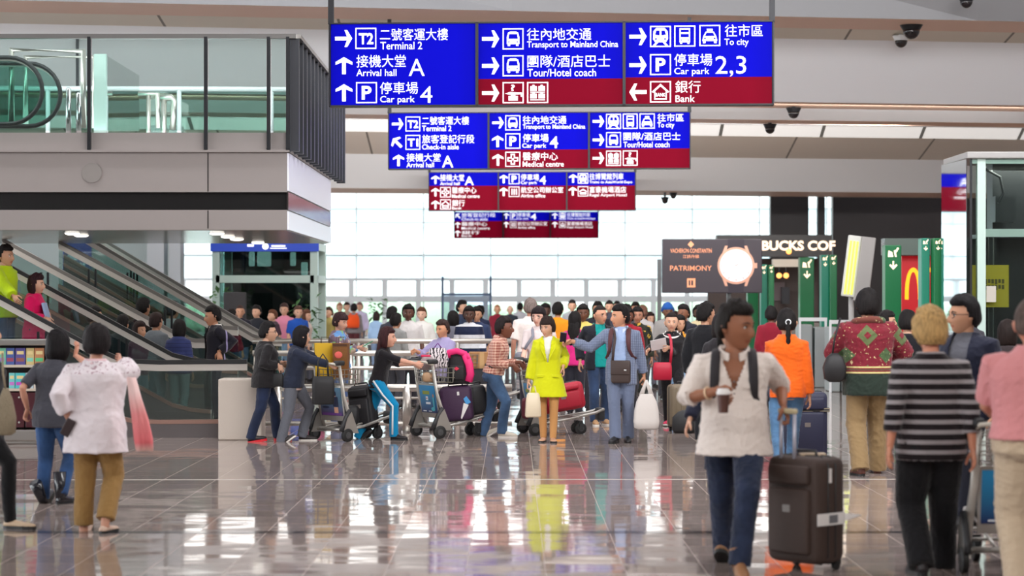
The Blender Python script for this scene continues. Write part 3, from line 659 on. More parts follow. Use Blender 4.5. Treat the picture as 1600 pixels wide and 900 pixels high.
walk_rail('taller of the steel frames at the top of the escalator, on the upper walkway', [P(18, 200, 28.6), P(18, 78, 28.6), P(130, 80, 28.6), P(130, 200, 28.6)], [], .045)
walk_rail('shorter steel frame just behind the taller one on the upper walkway', [P(40, 200, 29.3), P(40, 89, 29.3), P(148, 89, 29.3), P(148, 200, 29.3)], [], .04)
walk_rail('pair of short steel rails right of the tall glass pane on the upper walkway', [P(216, 147, 31), P(246, 147, 31), P(247, 200, 31)], [P(232, 148, 31)], .035)
walk_rail('hooped steel rail end at the middle of the upper walkway', [P(250, 154, 31.4), P(268, 152, 31.4), P(272, 158, 31.4), P(270, 203, 31.4)], [P(256, 154, 31.4)], .045)
for i, (px, py) in enumerate(((107, 137), (123, 144))):
    p = P(px, py, 28.2); b = MB(); b.tube([(0, 0, 0), (0, 0, p.z-zf-.02), (0, 0, p.z-zf)], [.035, .035, .02], 12)
    tag(b.build('bollard', chrome, None, True, loc=(p.x, p.y, zf)), ['taller left', 'shorter right'][i]+' steel bollard of the two on the upper walkway', 'bollard', 'walkway bollards')
t = thing('glass_screen', 'tall pale green glass screen standing on the upper walkway', 'screen', (P(150, 0, 29).x, 29, zf)); a = P(150, 85, 29); c = P(216, 118, 32.5)
b = MB(); b.box((.06, 0, (a.z-zf)/2), (.16, .1, a.z-zf)); b.build('post', mint, t)
b = MB(); v = [(.1, 0, 0), (c.x-a.x, 3.5, 0), (c.x-a.x, 3.5, c.z-zf), (.1, 0, a.z-zf)]; b.add(v+[(x+.015, y, z_) for x, y, z_ in v], [(0, 1, 2, 3), (7, 6, 5, 4), (0, 4, 5, 1), (1, 5, 6, 2), (2, 6, 7, 3), (3, 7, 4, 0)]); b.build('glass_panel', glass('screen_glass', (190, 226, 216), .8, .12), t)
t = thing('escalator_newel', 'rounded black handrail end of the escalator reaching the upper walkway', 'escalator', (P(12, 0, 28).x, 28, zf))
for y, r in ((0, 52), (.55, 50)):
    k = 28/F; c = P(14+y*30, 142, 28); b = MB(); pts = [(c.x-t.location.x-1.2, y, c.z-zf+r*k)]+[(c.x-t.location.x+r*k*sin(a*pi/14), y, c.z-zf+r*k*cos(a*pi/14)) for a in range(15)]+[(c.x-t.location.x-.5, y, c.z-zf-r*k)]
    b.tube(pts, [(.045, .03)]*len(pts), 8); h_ = b.build('handrail', black_rubber, t, True)
    b = MB(); b.tube([(p[0]-.0, p[1], p[2]*.96+.02) for p in pts], .02, 8); b.build('rail_profile', silver, h_, True)
    g = MB(); n = [(p[0], p[2]) for p in pts]; g.prism(n, y-.008, y+.008); g.build('glass_panel', teal_glass, t)
# ---- security cameras under the ceiling bands
for (px, py, Y, r, lb, up_) in ((1424, 45, 40.5, 13.5, 'larger black dome camera under the top right ceiling band', .05), (1408, 62, 41.7, 10, 'white cased dome camera just below the larger black one', .1), (1240, 174, 44.6, 9, 'dome camera at the right end of the largest sign', .1), (1203, 199, 46.4, 8, 'dome camera below the lower right corner of the largest sign', .1),
                            (1510, 0, 38.8, 10, 'dome camera at the top edge of the picture, far right', 1.5), (1052, 304, 58.8, 5, 'right one of two small black cameras above the watch billboard', .1), (1039, 312, 58.2, 5, 'left one of two small black cameras above the watch billboard', .2)):
    c = P(px, py, Y); Yc = Y+c.x*0; k = Y/F; t = thing('security_camera', lb, 'camera', c, 0, 'ceiling cameras')
    b = MB(); b.cyl((0, 0, .0), (0, 0, up_), r*k*.35, 10); b.tube([(0, 0, -.02), (0, 0, .07)], [r*k*1.0, r*k*1.35], 20); b.build('mount', white_paint if 'white' in lb else dark_metal, t)
    b = MB(); n = 18; rings = [[(r*k*cos(a)*cos(2*pi*j/n), r*k*cos(a)*sin(2*pi*j/n), -.02-r*k*1.1*sin(a)) for j in range(n)] for a in [i*pi/2/6 for i in range(6)]+[1.5]]
    b.rings(rings); b.build('dome', mat('dome_black', (14, 10, 14), .08, coat=.5), t, True)
# ---- watch billboard (plain stand-in picture of a wristwatch)
def billboard():
    Y = 50; k = Y/F; c = P(1113, 415, Y); t = thing('billboard', 'dark billboard with a wristwatch, Starbucks letters behind it'.replace('Starbucks', 'coffee shop'), 'billboard', (c.x, Y, 0)); fx = lambda x, y: ((x-1113)*k, H-(y-CY)*k)
    a = fx(1035, 373); e = fx(1191, 458); b = MB(); b.rbox(((a[0]+e[0])/2, .15, (a[1]+e[1])/2), (e[0]-a[0], .3, a[1]-e[1]), .02); pn = b.build('panel', mat('billboard_dark', (40, 32, 40), .4, emit=.35), t)
    ar = Art(fx, -.004); ar.text('VACHERON CONSTANTIN', 1047.5, 388.5, 1112, 395, .006); ar.text('江詩丹頓', 1067, 398, 1092, 403.5); ar.text('PATRIMONY', 1047, 415, 1112, 423, .004)
    ar.rect(1073.5, 435, 1086.5, 449); ar.rect(1076, 438, 1078.5, 446, 1, .002); ar.rect(1080, 438, 1083, 446, 1, .002)
    ar.poly([(1079.5, 376.5), (1084.5, 382), (1079.5, 387), (1074.5, 382)])
    ar.mb.build('lettering', [mat('copper_letters', (214, 138, 100), .4, emit=.6), MATS['billboard_dark']], pn)
    ar = Art(fx, -.006); cx, cy = 1150, 415
    ar.rect(1137, 373.8, 1163, 390, 0); ar.rect(1138, 440, 1162, 457.5, 0)
    for sx in (-1, 1):
        ar.poly([(cx+sx*13, 384), (cx+sx*17, 384), (cx+sx*24, 402), (cx+sx*18, 402)], 1, .001); ar.poly([(cx+sx*13, 447), (cx+sx*17, 447), (cx+sx*24, 428), (cx+sx*18, 428)], 1, .001)
    ar.rect(1177, 411, 1183, 419, 1, .001); ar.disc(cx, cy, 29, 1, .002, 40); ar.disc(cx, cy, 25.5, 2, .004, 40)
    for q in range(12): u = q*pi/6; ar.poly([(cx+21*cos(u)-.5*sin(u), cy+21*sin(u)+.5*cos(u)), (cx+24*cos(u)-.5*sin(u), cy+24*sin(u)+.5*cos(u)), (cx+24*cos(u)+.5*sin(u), cy+24*sin(u)-.5*cos(u)), (cx+21*cos(u)+.5*sin(u), cy+21*sin(u)-.5*cos(u))], 3, .006)
    for u, l in ((-2.6, 13), (-.6, 19)): ar.poly([(cx-.5*sin(u), cy+.5*cos(u)), (cx+l*cos(u), cy+l*sin(u)), (cx+.5*sin(u), cy-.5*cos(u))], 3, .006)
    ar.mb.build('watch_picture', [mat('strap_dark', (30, 20, 34), .5, emit=.2), mat('rose_gold_print', (196, 146, 124), .5, emit=.15), mat('dial_print', (226, 218, 226), .5, emit=.16), mat('hand_print', (150, 120, 110), .4, emit=.4)], pn)
    for x in (1031, 1140):
        q = fx(x, 0)[0]; b = MB(); b.box((q, .2, fx(0, 405 if x < 1040 else 450)[1]/2), (.09, .12, fx(0, 405 if x < 1040 else 450)[1])); b.build('post', mat('post_grey', (90, 92, 94), .5), t)
    b = MB(); b.box((0, .2, .03), (2.3, .5, .06)); b.build('base', dark_metal, t)
billboard()
# ---- coffee shop and its lettering
def coffee():
    Y = 57; k = Y/F; c = P(1215, 0, Y); t = thing('coffee_shop', 'coffee shop front with cream letters over a dark opening, beside the watch billboard', 'shop', (c.x, Y, 0)); fx = lambda x, y: ((x-1215)*k, H-(y-CY)*k)
    a = fx(1120, 367); e = fx(1300, 401); b = MB(); b.box(((a[0]+e[0])/2, .2, (a[1]+e[1])/2), (e[0]-a[0], .4, a[1]-e[1])); pn = b.build('fascia', mat('fascia_black', (26, 20, 20), .4), t)
    g = MB(); put_text(g, 'STARBUCKS COF', fx(1139, 0)[0], fx(1305, 0)[0], fx(0, 391.5)[1], fx(0, 376)[1], -.02, .035); g2 = MB()
    put_text(g2, 'STARBUCKS COF', fx(1139, 0)[0], fx(1305, 0)[0], fx(0, 391.5)[1], fx(0, 376)[1], 0, .035); g.add(g2.v, g2.f); g.build('lettering', mat('cream_letters', (255, 226, 196), .4, emit=1.1), pn)
    def bx(x0, x1, y0, y1, dy0, dy1, name, m, r=0):
        a = fx(x0, y0); e = fx(x1, y1); b = MB(); b.box(((a[0]+e[0])/2, (dy0+dy1)/2, (a[1]+e[1])/2), (abs(e[0]-a[0]), dy1-dy0, abs(a[1]-e[1])), r=r); return b.build(name, m, t)
    fl = fx(0, CY+H/k)[1]; yf = CY+H/k
    bx(1120, 1300, 401, yf, 2.6, 2.8, 'back_wall', mat('shop_back', (64, 50, 46), .6)); bx(1208, 1252, 405, 417, .0, .3, 'counter_canopy', mat('canopy_pale', (200, 190, 176), .5))
    bx(1205, 1300, 505, yf, .6, 1.2, 'counter', mat('counter_grey', (120, 112, 108), .5)); bx(1296, 1303, 401, yf, 0, .4, 'pier', mat('shop_pier', (150, 120, 104), .6))
    bx(1205, 1245, 440, 470, 2.5, 2.58, 'menu_board', mat('menu_dark', (84, 70, 72), .5)); bx(1236, 1248, 448, 475, 1.9, 2.2, 'coffee_machine', mat('machine_dark', (34, 34, 38), .3, .5))
    b = MB(); p = fx(1232, 395); b.cyl((p[0], -.05, p[1]), (p[0], -.06, p[1]-.06), .06)
    warm = mat('warm_lamp', (255, 170, 90), .5, emit=2.2)
    for i, (x, y) in enumerate(((1224, 430), (1235, 430), (1232, 393))):
        q = fx(x, y); b = MB(); b.ball((q[0], .9 if i < 2 else -.08, q[1]), .075, 12); lp = b.build('pendant_lamp', warm, t, True)
        if i < 2: b = MB(); b.cyl((q[0], .9, q[1]+.07), (q[0], .9, fx(0, 401)[1]), .01, 6); b.build('cord', dark_metal, lp)
coffee()
# ---- green gate pillars
gr = mat('gate_green', (2, 96, 52), .4, emit=.18); gr2 = mat('gate_teal', (2, 112, 88), .4, emit=.18); ggl = mat('gate_glyph', (255, 226, 196), .5, emit=.9)
def pillar(px0, px1, top, Y, label, m, d=.3):
    k = Y/F; cx = (px0+px1)/2; t = thing('gate_pillar', label, 'pillar', (P(cx, 0, Y).x, Y, 0), 0, 'green gate pillars'); wd = (px1-px0)*k; zt = Zat(top, Y)
    b = MB(); b.rbox((0, d/2, zt/2), (wd, d, zt), .015); o = b.build('body', m, t)
    w_ = px1-px0; fx = lambda x, y: ((x-cx)*k, H-(y-CY)*k); ar = Art(fx, -.004); y0 = top+w_*.28; s_ = w_*.30
    ar.disc(cx-s_*.55, y0+s_*.75, s_*.42); ar.poly([(cx-s_*1.1, y0+s_*1.5), (cx-s_*1.0, y0+s_*.2), (cx-s_*.7, y0+s_*.2), (cx, y0+s_*1.2), (cx, y0+s_*1.5)])
    ar.poly([(cx+s_*.1, y0+s_*.2), (cx+s_*.8, y0-s_*.1), (cx+s_*.9, y0+s_*.3), (cx+s_*.55, y0+s_*.6), (cx+s_*.7, y0+s_*1.5), (cx+s_*.35, y0+s_*1.5), (cx+s_*.2, y0+s_*.8)]); ar.disc(cx+s_*.9, y0-s_*.2, s_*.25)
    ya = y0+s_*2.3; ar.rect(cx-s_*.16, ya, cx+s_*.16, ya+s_*1.5); ar.poly([(cx-s_*.85, ya+s_*.9), (cx-s_*.6, ya+s_*.6), (cx, ya+s_*1.2), (cx+s_*.6, ya+s_*.6), (cx+s_*.85, ya+s_*.9), (cx, ya+s_*1.8)])
    ar.mb.build('glyph', ggl, o)
pillar(1383, 1408.5, 383, 36, 'wide green gate pillar left of the red burger shop sign', gr)
pillar(1440, 1453, 372, 33.4, 'left one of the narrow green pair over the red burger shop sign', gr2); pillar(1459.5, 1472, 372, 33.2, 'right one of the narrow green pair over the red burger shop sign', gr)
pillar(1250, 1272, 402, 46, 'wide green gate pillar under the end of the coffee shop letters', gr)
pillar(1283.5, 1295.5, 398, 43.6, 'left one of the narrow green pair right of the coffee shop letters', gr2); pillar(1297.5, 1308, 398, 43.4, 'right one of the narrow green pair right of the coffee shop letters', gr)
pillar(1168, 1185, 417, 52, 'wide green gate pillar in front of the wristwatch picture', gr)
pillar(1189, 1199, 413, 51, 'left one of the narrow green pair at the billboard\'s right edge', gr2); pillar(1201.5, 1209.5, 414, 50.8, 'right one of the narrow green pair at the billboard\'s right edge', gr)
for i, (px0, px1, py, Y) in enumerate(((1248, 1292, 499, 42), (1296, 1330, 503, 40))):
    k = Y/F; t = thing('gate_counter', ['left', 'right'][i]+' grey ticket gate cabinet with a pale top rail, under the green pillars', 'gate', (P((px0+px1)/2, 0, Y).x, Y, 0), 0, 'gate cabinets'); zt = Zat(py+8, Y); w_ = (px1-px0)*k
    b = MB(); b.rbox((-w_*.22, .4, zt/2), (w_*.42, .8, zt), .02); b.rbox((w_*.26, .4, zt*.48), (w_*.38, .8, zt*.96), .02); b.build('cabinet_body', mat('gate_grey', (150, 156, 156), .4, .2), t)
    b = MB(); b.box((0, 0, Zat(py, Y)), (w_, .06, .07)); b.box((-w_*.46, 0, Zat(py, Y)/2), (.04, .05, Zat(py, Y))); b.box((w_*.46, 0, Zat(py, Y)/2), (.04, .05, Zat(py, Y))); b.build('top_rail', white_paint, t)
# ---- tilted light box on a pole
Y = 39; k = Y/F; c = P(1342, 0, Y); t = thing('display_unit', 'tilted grey display unit with green lit stripes, above the patterned hoodie', 'display', (c.x, Y, 0)); RZt = Matrix.Translation((0, 0, Zat(420, Y))) @ Matrix.Rotation(radians(7), 4, 'Y')
b = MB(); b.rbox((.09, .1, 0), (.26, .5, 1.16), .02, 0, RZt); b.build('casing', mat('casing_grey', (150, 146, 144), .4), t)
b = MB(); b.rbox((-.14, -.02, .03), (.24, .1, 1.10), .02, 0, RZt); f = b.build('light_frame', mat('frame_white', (206, 206, 200), .4), t)
b = MB()
for q in (-.21, -.15, -.09): b.box((q, -.075, .0), (.035, .012, .96), 0, RZt)
b.build('lit_stripe', mat('stripe_green', (214, 226, 80), .5, emit=.8), f)
b = MB(); b.cyl((-.12, .1, 0), (-.12, .1, Zat(460, Y)), .05, 12); b.build('pole', mat('pole_pale', (170, 168, 166), .4), t)
# ---- burger shop sign
def burger():
    Y = 41; k = Y/F; t = thing('burger_sign', 'red shop sign with a large yellow arch, behind the green pillars', 'sign', (P(1450, 0, Y).x, Y, 0)); fx = lambda x, y: ((x-1450)*k, H-(y-CY)*k)
    a = fx(1409, 400); e = fx(1489, CY+H/k); b = MB(); b.box(((a[0]+e[0])/2, .1, a[1]/2), (e[0]-a[0], .2, a[1])); pn = b.build('panel', mat('burger_red', (176, 10, 22), .4, emit=.4), t)
    b = MB(); cx = 1440
    for sx in (-1, 1):
        n = 24; out = []; inn = []
        for i in range(n+1):
            u = pi*i/n; x = cx+sx*13.2-13.2*cos(u); y = 468-50*max(0, sin(u))**.72; out.append(fx(x, y))
            x = cx+sx*13.2-7.2*cos(u); y = 468-43*max(0, sin(u))**.8; inn.append(fx(x, y))
        vs = [(p[0], -.012-.002*sx, p[1]) for p in out]+[(p[0], -.012-.002*sx, p[1]) for p in inn]; m = n+1
        b.add(vs, [(i, i+1, m+i+1, m+i) for i in range(n)])
    b.build('arch_logo', mat('arch_yellow', (250, 176, 10), .4, emit=.8), pn)
    b = MB(); a = fx(1378, 373); e = fx(1492, 399); b.box(((a[0]+e[0])/2, -.1, (a[1]+e[1])/2), (e[0]-a[0], .4, a[1]-e[1])); b.build('canopy', mat('canopy_greygreen', (96, 108, 102), .25), t)
    b = MB(); q = fx(1492, 0)[0]; b.box((q, 0, a[1]/2), (.08, .3, a[1])); b.build('side_post', mat('post_green', (30, 90, 66), .5), t)
burger()
# ---- glass lift on the right
def right_lift():
    Y = 31.5; k = Y/F; X0 = P(1517, 0, Y).x; t = thing('glass_lift', 'mint framed glass lift at the right edge with a yellow poster inside', 'lift', (X0, Y, 0)); zt = Zat(248, Y); W_ = 2.6; D = 1.6
    fx = lambda x, y: ((x-1517)*k, H-(y-CY)*k)
    b = MB(); b.rbox((W_/2-.02, D/2, zt+.05), (W_+.1, D+.15, .1), .02); b.build('roof', mat('roof_pale', (150, 148, 146), .4), t)
    b = MB(); xa_ = fx(1527, 0)[0]; xb_ = fx(1540, 0)[0]; zb = (Zat(358, Y)+Zat(370, Y))/2
    b.box(((xa_+xb_)/2, .04, zt/2), (xb_-xa_, .1, zt)); b.box((W_/2+.05, .05, zb), (W_-.1, .1, .115)); b.box((W_-.1, .04, zt/2), (.12, .1, zt)); b.box((W_/2, .05, zt-.04), (W_, .1, .06)); b.build('frame', mint, t)
    b = MB(); b.box((.0, .0, zt/2), (.03, .03, zt)); b.box((-.06, D, zt/2), (.03, .03, zt)); b.build('corner_post', dark_metal, t)
    lg = glass('right_lift_glass', (234, 242, 239), .7, .08)
    b = MB(); b.box((W_/2, .0, zt/2), (W_, .012, zt-.02)); b.build('front_glass', lg, t)
    b = MB(); a = math.atan2(-.235, D); M = Matrix.Rotation(radians(8.6), 4, 'Z'); 
    b.box((-.075, D*.42, zt/2), (.012, D*.9, zt-.02), 0, Matrix.Rotation(radians(3), 4, 'Z')); b.build('side_glass', mat('mirror_glass', (214, 222, 226), .03, 1), t)
    dk_ = mat('lift_dark', (26, 28, 32), .35, .3); b = MB()
    b.box((fx(1600, 0)[0], D*.7, zt/2), (.5, .4, zt)); b.box((fx(1572, 0)[0], D*.5, zt/2), (.06, .1, zt-.1)); b.box((fx(1552, 0)[0], .2, zb/2), (.05, .06, zb)); b.box((fx(1560, 0)[0], .25, zb/2), (.03, .06, zb)); b.box((fx(1580, 330)[0], .5, fx(0, 325)[1]), (.3, .3, .38)); b.box((W_/2+.1, D*.6, zb-.02), (W_-.4, D*.7, .06))
    b.tube([(fx(1546, 262)[0], .3, fx(0, 262)[1]), (fx(1570, 275)[0], .3, fx(0, 275)[1]), (fx(1575, 300)[0], .3, fx(0, 300)[1]), (fx(1567, 316)[0], .3, fx(0, 316)[1])], .02, 8); b.build('lift_machinery', dk_, t)
    b = MB(); b.box((W_/2+.1, D*.95, zb/2), (W_-.3, .04, zb-.05)); b.build('shaft_back', mat('shaft_back', (52, 60, 60), .5), t)
    a = fx(1519, 414); e = fx(1579, 480); b = MB(); b.box(((a[0]+e[0])/2, .12, (a[1]+e[1])/2), (e[0]-a[0], .015, a[1]-e[1])); ps = b.build('poster', mat('poster_yellow', (196, 172, 14), .5), t)
    ar = Art(fx, .108)
    for r in range(2):
        for q in range(8): ar.rect(1530+q*5.4, 436+r*9, 1534+q*5.4, 442+r*9+(q % 3))
    ar.mb.build('print', mat('poster_ink', (90, 78, 10), .6), ps)
    b = MB(); a = fx(1541, 447); e = fx(1556, 472); b.box(((a[0]+e[0])/2, -.012, (a[1]+e[1])/2), (e[0]-a[0], .004, a[1]-e[1])); b.build('notice', mat('paper_grey', (176, 170, 160), .7), t)
    b = MB(); b.box((W_/2, D*.4, .28), (W_-.1, D*.5, .56)); b.build('lower_panel', mat('lift_red_panel', (96, 22, 24), .5), t)
LL = bpy.data.lights.new('lift_lamp', 'AREA'); LL.size = 1.2; LL.energy = 60; LL.color = (1, .97, .9); LO = bpy.data.objects.new('lift_lamp', LL); COL.objects.link(LO); LO.location = (7.6, 32.1, Zat(252, 31.5)-.08)  # light added under the lift roof to brighten poster and machinery
right_lift()
# ================================================================== PEOPLE
TMP = bpy.data.scenes.new('workbench')
def remesh(mb, vox, sm=6, fac=.5):
    """one continuous smooth surface from overlapping lofts -> plain mesh"""
    me = mb.mesh('r'); o = bpy.data.objects.new('r', me); TMP.collection.objects.link(o)
    m = o.modifiers.new('r', 'REMESH'); m.mode = 'VOXEL'; m.voxel_size = vox
    if sm: m = o.modifiers.new('s', 'SMOOTH'); m.iterations = sm; m.factor = fac
    vl = TMP.view_layers[0]; vl.update()
    out = bpy.data.meshes.new_from_object(o.evaluated_get(vl.depsgraph))
    bpy.data.objects.remove(o); bpy.data.meshes.remove(me)
    return out
def verts(me):
    a = np.empty(len(me.vertices)*3, np.float32); me.vertices.foreach_get('co', a); return a.reshape(-1, 3)
def normals(me):
    a = np.empty(len(me.vertices)*3, np.float32); me.vertex_normals.foreach_get('vector', a); return a.reshape(-1, 3)
def folds(me, amp, rs, wl=.11):
    if not amp: return
    v = verts(me); n = normals(me); d = np.zeros(len(v), np.float32); r = np.random.RandomState(rs)
    wob = .02*np.sin(v[:, [1, 2, 0]]*23+1.3)+.012*np.sin(v[:, [2, 0, 1]]*41+.4)
    q = v+wob
    for k in range(7):
        w_ = wl*r.uniform(.5, 1.6); dr = r.normal(size=3); dr[2] *= .9; dr /= np.linalg.norm(dr)
        s = np.sin(q@dr*2*pi/w_+r.uniform(0, 6.28)); d += (1-np.abs(s))**2*r.uniform(.5, 1)-.3
    v = v+n*(d*amp/3)[:, None]; me.vertices.foreach_set('co', v.astype(np.float32).ravel())
def link_mesh(me, name, mats, parent=None, mi=None):
    if len(me.materials): me.materials.clear()
    for m in (mats if isinstance(mats, (list, tuple)) else [mats]): me.materials.append(m)
    me.polygons.foreach_set('use_smooth', [True]*len(me.polygons)); me.update(); me.name = name
    o = bpy.data.objects.new(name, me); COL.objects.link(o)
    if parent: o.parent = parent
    return o
def cut(me, test):
    """drop the vertices where test(v) holds"""
    import bmesh
    bm = bmesh.new(); bm.from_mesh(me); v = verts(me); k = test(v); bm.verts.ensure_lookup_table()
    bmesh.ops.delete(bm, geom=[bm.verts[i] for i in np.nonzero(k)[0]], context='VERTS'); bm.to_mesh(me); bm.free()
def thicken(o, t): m = o.modifiers.new('thickness', 'SOLIDIFY'); m.thickness = t; m.offset = -1
def ik(a, b, l1, l2, pole):
    d = b-a; L = d.length; u = d.normalized(); L = min(L, (l1+l2)*.998); x = (l1*l1-l2*l2+L*L)/(2*L); h = sqrt(max(0, l1*l1-x*x))
    p = pole-u*pole.dot(u); p = p.normalized() if p.length > 1e-6 else u.orthogonal()
    return a+u*x+p*h, a+u*L
def cloth(c, pat=None, **k):
    """fabric; pat names a woven or printed pattern that belongs to the cloth"""
    key = 'cloth_%02x%02x%02x%s' % (*c, pat or '')
    if key in MATS: return MATS[key]
    m = mat(key, c, k.get('rough', .85), spec=k.get('spec', .25), bump=.0)
    N, L, b = nodes_of(m); b.inputs['Sheen Weight'].default_value = .15
    tc = N.new('ShaderNodeTexCoord'); ob = tc.outputs['Object']
    n = N.new('ShaderNodeTexNoise'); n.inputs['Scale'].default_value = 26; n.inputs['Detail'].default_value = 5; L.new(ob, n.inputs['Vector'])
    bp = N.new('ShaderNodeBump'); bp.inputs['Strength'].default_value = .3; bp.inputs['Distance'].default_value = .012; L.new(n.outputs[0], bp.inputs['Height']); L.new(bp.outputs[0], b.inputs['Normal'])
    sp = N.new('ShaderNodeSeparateXYZ'); L.new(ob, sp.inputs[0]); X, Y, Z = sp.outputs
    def mixc(f, c1, c2):
        mx = N.new('ShaderNodeMix'); mx.data_type = 'RGBA'; L.new(f, mx.inputs[0])
        for i, q in ((6, c1), (7, c2)):
            if isinstance(q, tuple): mx.inputs[i].default_value = rgb(q)
            else: L.new(q, mx.inputs[i])
        return mx.outputs[2]
    def stripe(co, per, duty, ph=0): return math_(N, L, 'LESS_THAN', math_(N, L, 'FRACT', math_(N, L, 'MULTIPLY_ADD', co, 1/per, ph)), duty)
    def noisy(scale, thr, off=0, det=2):
        q = N.new('ShaderNodeTexNoise'); q.inputs['Scale'].default_value = scale; q.inputs['Detail'].default_value = det
        mp = N.new('ShaderNodeMapping'); mp.inputs['Location'].default_value = (off, off*.7, off*1.3); L.new(ob, mp.inputs[0]); L.new(mp.outputs[0], q.inputs['Vector'])
        return math_(N, L, 'GREATER_THAN', q.outputs[0], thr)
    out = None
    if pat == 'stripes': out = mixc(stripe(Z, .062, .42), c, (150, 144, 146))
    elif pat == 'check':
        U = math_(N, L, 'ADD', X, Y); a = mixc(stripe(U, .034, .45), (214, 176, 156), c); out = mixc(math_(N, L, 'MULTIPLY', stripe(Z, .034, .45), stripe(U, .034, .45)), a, (150, 82, 74)); out = mixc(math_(N, L, 'MULTIPLY', stripe(Z, .034, .45), math_(N, L, 'GREATER_THAN', math_(N, L, 'FRACT', math_(N, L, 'MULTIPLY', U, 1/.034)), .45)), out, (186, 132, 116))
    elif pat == 'finecheck': out = mixc(math_(N, L, 'MAXIMUM', stripe(X, .02, .2), stripe(Z, .02, .2)), c, (88, 98, 122))
    elif pat == 'rugby':
        a = mixc(stripe(Z, .34, .36, .62), c, (26, 34, 62)); out = mixc(stripe(Z, .34, .06, .30), a, (26, 34, 62))
    elif pat == 'denim':
        q = N.new('ShaderNodeTexNoise'); q.inputs['Scale'].default_value = 4; q.inputs['Detail'].default_value = 4; L.new(ob, q.inputs['Vector'])
        r = ramp(N, [(.35, tuple(int(v*.8) for v in c)), (.72, tuple(min(255, int(v*1.15)+6) for v in c))]); L.new(q.outputs[0], r.inputs[0]); out = r.outputs[0]
    elif pat == 'knit':   # bands and diamonds of a patterned fleece
        ax = math_(N, L, 'ABSOLUTE', X); zz = math_(N, L, 'ABSOLUTE', math_(N, L, 'SUBTRACT', math_(N, L, 'FRACT', math_(N, L, 'MULTIPLY_ADD', Z, 2.6, -.02)), .5))
        dx = math_(N, L, 'ABSOLUTE', math_(N, L, 'SUBTRACT', math_(N, L, 'FRACT', math_(N, L, 'MULTIPLY_ADD', X, 2.7, .5)), .5))
        dia = math_(N, L, 'ADD', dx, zz)
        a = mixc(math_(N, L, 'LESS_THAN', dia, .27), c, (92, 104, 66)); a = mixc(math_(N, L, 'LESS_THAN', dia, .10), a, (120, 36, 46))
        a = mixc(math_(N, L, 'GREATER_THAN', dia, .80), a, (70, 92, 58))
        a = mixc(math_(N, L, 'MULTIPLY', noisy(38, .67), math_(N, L, 'GREATER_THAN', dia, .27)), a, (196, 178, 130))
        low = math_(N, L, 'LESS_THAN', Z, 1.06); band = mixc(stripe(Z, .052, .3), (112, 30, 40), (188, 180, 120)); band = mixc(stripe(Z, .052, .15, .4), band, (60, 84, 58))
        a = mixc(low, a, band); out = mixc(math_(N, L, 'LESS_THAN', Z, .985), a, (34, 46, 38))
    elif pat == 'floral': a = mixc(noisy(14, .56), c, (226, 150, 40)); out = mixc(noisy(20, .62, 5), a, (240, 214, 170))
    elif pat == 'camo': a = mixc(noisy(9, .52), c, (200, 160, 60)); out = mixc(noisy(11, .57, 4), a, (30, 34, 30))
    elif pat == 'multi':
        a = mixc(noisy(5, .55, 1), c, (96, 140, 190)); a = mixc(noisy(6, .6, 7), a, (196, 170, 150)); out = mixc(noisy(7, .63, 3), a, (130, 170, 110))
    elif pat == 'embroider':
        zb = math_(N, L, 'MULTIPLY', math_(N, L, 'GREATER_THAN', Z, 1.16), math_(N, L, 'LESS_THAN', Z, 1.29)); out = mixc(math_(N, L, 'MULTIPLY', noisy(48, .59), zb), c, (176, 146, 156))
    elif pat == 'silverline': out = mixc(math_(N, L, 'LESS_THAN', math_(N, L, 'ABSOLUTE', math_(N, L, 'SUBTRACT', Y, .03)), .010), c, (150, 140, 180))
    elif pat == 'quilt': out = mixc(stripe(Z, .05, .12), c, tuple(int(v*.6) for v in c))
    elif pat == 'zebra':
        q = N.new('ShaderNodeTexWave'); q.inputs['Scale'].default_value = 9; q.inputs['Distortion'].default_value = 9; q.inputs['Detail Scale'].default_value = 2; L.new(ob, q.inputs['Vector']); out = mixc(math_(N, L, 'GREATER_THAN', q.outputs['Fac'], .62), c, (40, 34, 40))
    if out: L.new(out, b.inputs['Base Color'])
    return m
def skin_mats(c):
    k = '%02x%02x%02x' % c
    m = mat('skin_'+k, c, .5, spec=.35); nodes_of(m)[2].inputs['Subsurface Weight'].default_value = .06; nodes_of(m)[2].inputs['Subsurface Radius'].default_value = (.01, .004, .002)
    return [m, mat('eye_white', (225, 220, 215), .3), mat('iris_dark', (28, 20, 16), .2), mat('lips_'+k, tuple(int(a*b) for a, b in zip(c, (.92, .76, .74))), .45), mat('brow', (30, 22, 18), .8), mat('eyelid_'+k, tuple(int(a*.8) for a in c), .5)]
def hair_mat(c):
    k = 'hair_%02x%02x%02x' % c
    if k in MATS: return MATS[k]
    m = mat(k, c, .62, spec=.18); N, L, b = nodes_of(m); tc = N.new('ShaderNodeTexCoord'); mp = N.new('ShaderNodeMapping'); mp.inputs['Scale'].default_value = (110, 110, 9)
    n = N.new('ShaderNodeTexNoise'); n.inputs['Scale'].default_value = 1; n.inputs['Detail'].default_value = 3; L.new(tc.outputs['Object'], mp.inputs[0]); L.new(mp.outputs[0], n.inputs['Vector'])
    bp = N.new('ShaderNodeBump'); bp.inputs['Strength'].default_value = .7; bp.inputs['Distance'].default_value = .01; L.new(n.outputs[0], bp.inputs['Height']); L.new(bp.outputs[0], b.inputs['Normal'])
    r = ramp(N, [(.3, tuple(int(v*.7) for v in c)), (.75, tuple(min(255, int(v*1.25)+3) for v in c))]); L.new(n.outputs[0], r.inputs[0]); L.new(r.outputs[0], b.inputs['Base Color'])
    return m
def ss(a, b, x):
    t = np.clip((x-a)/(b-a), 0, 1); return t*t*(3-2*t)
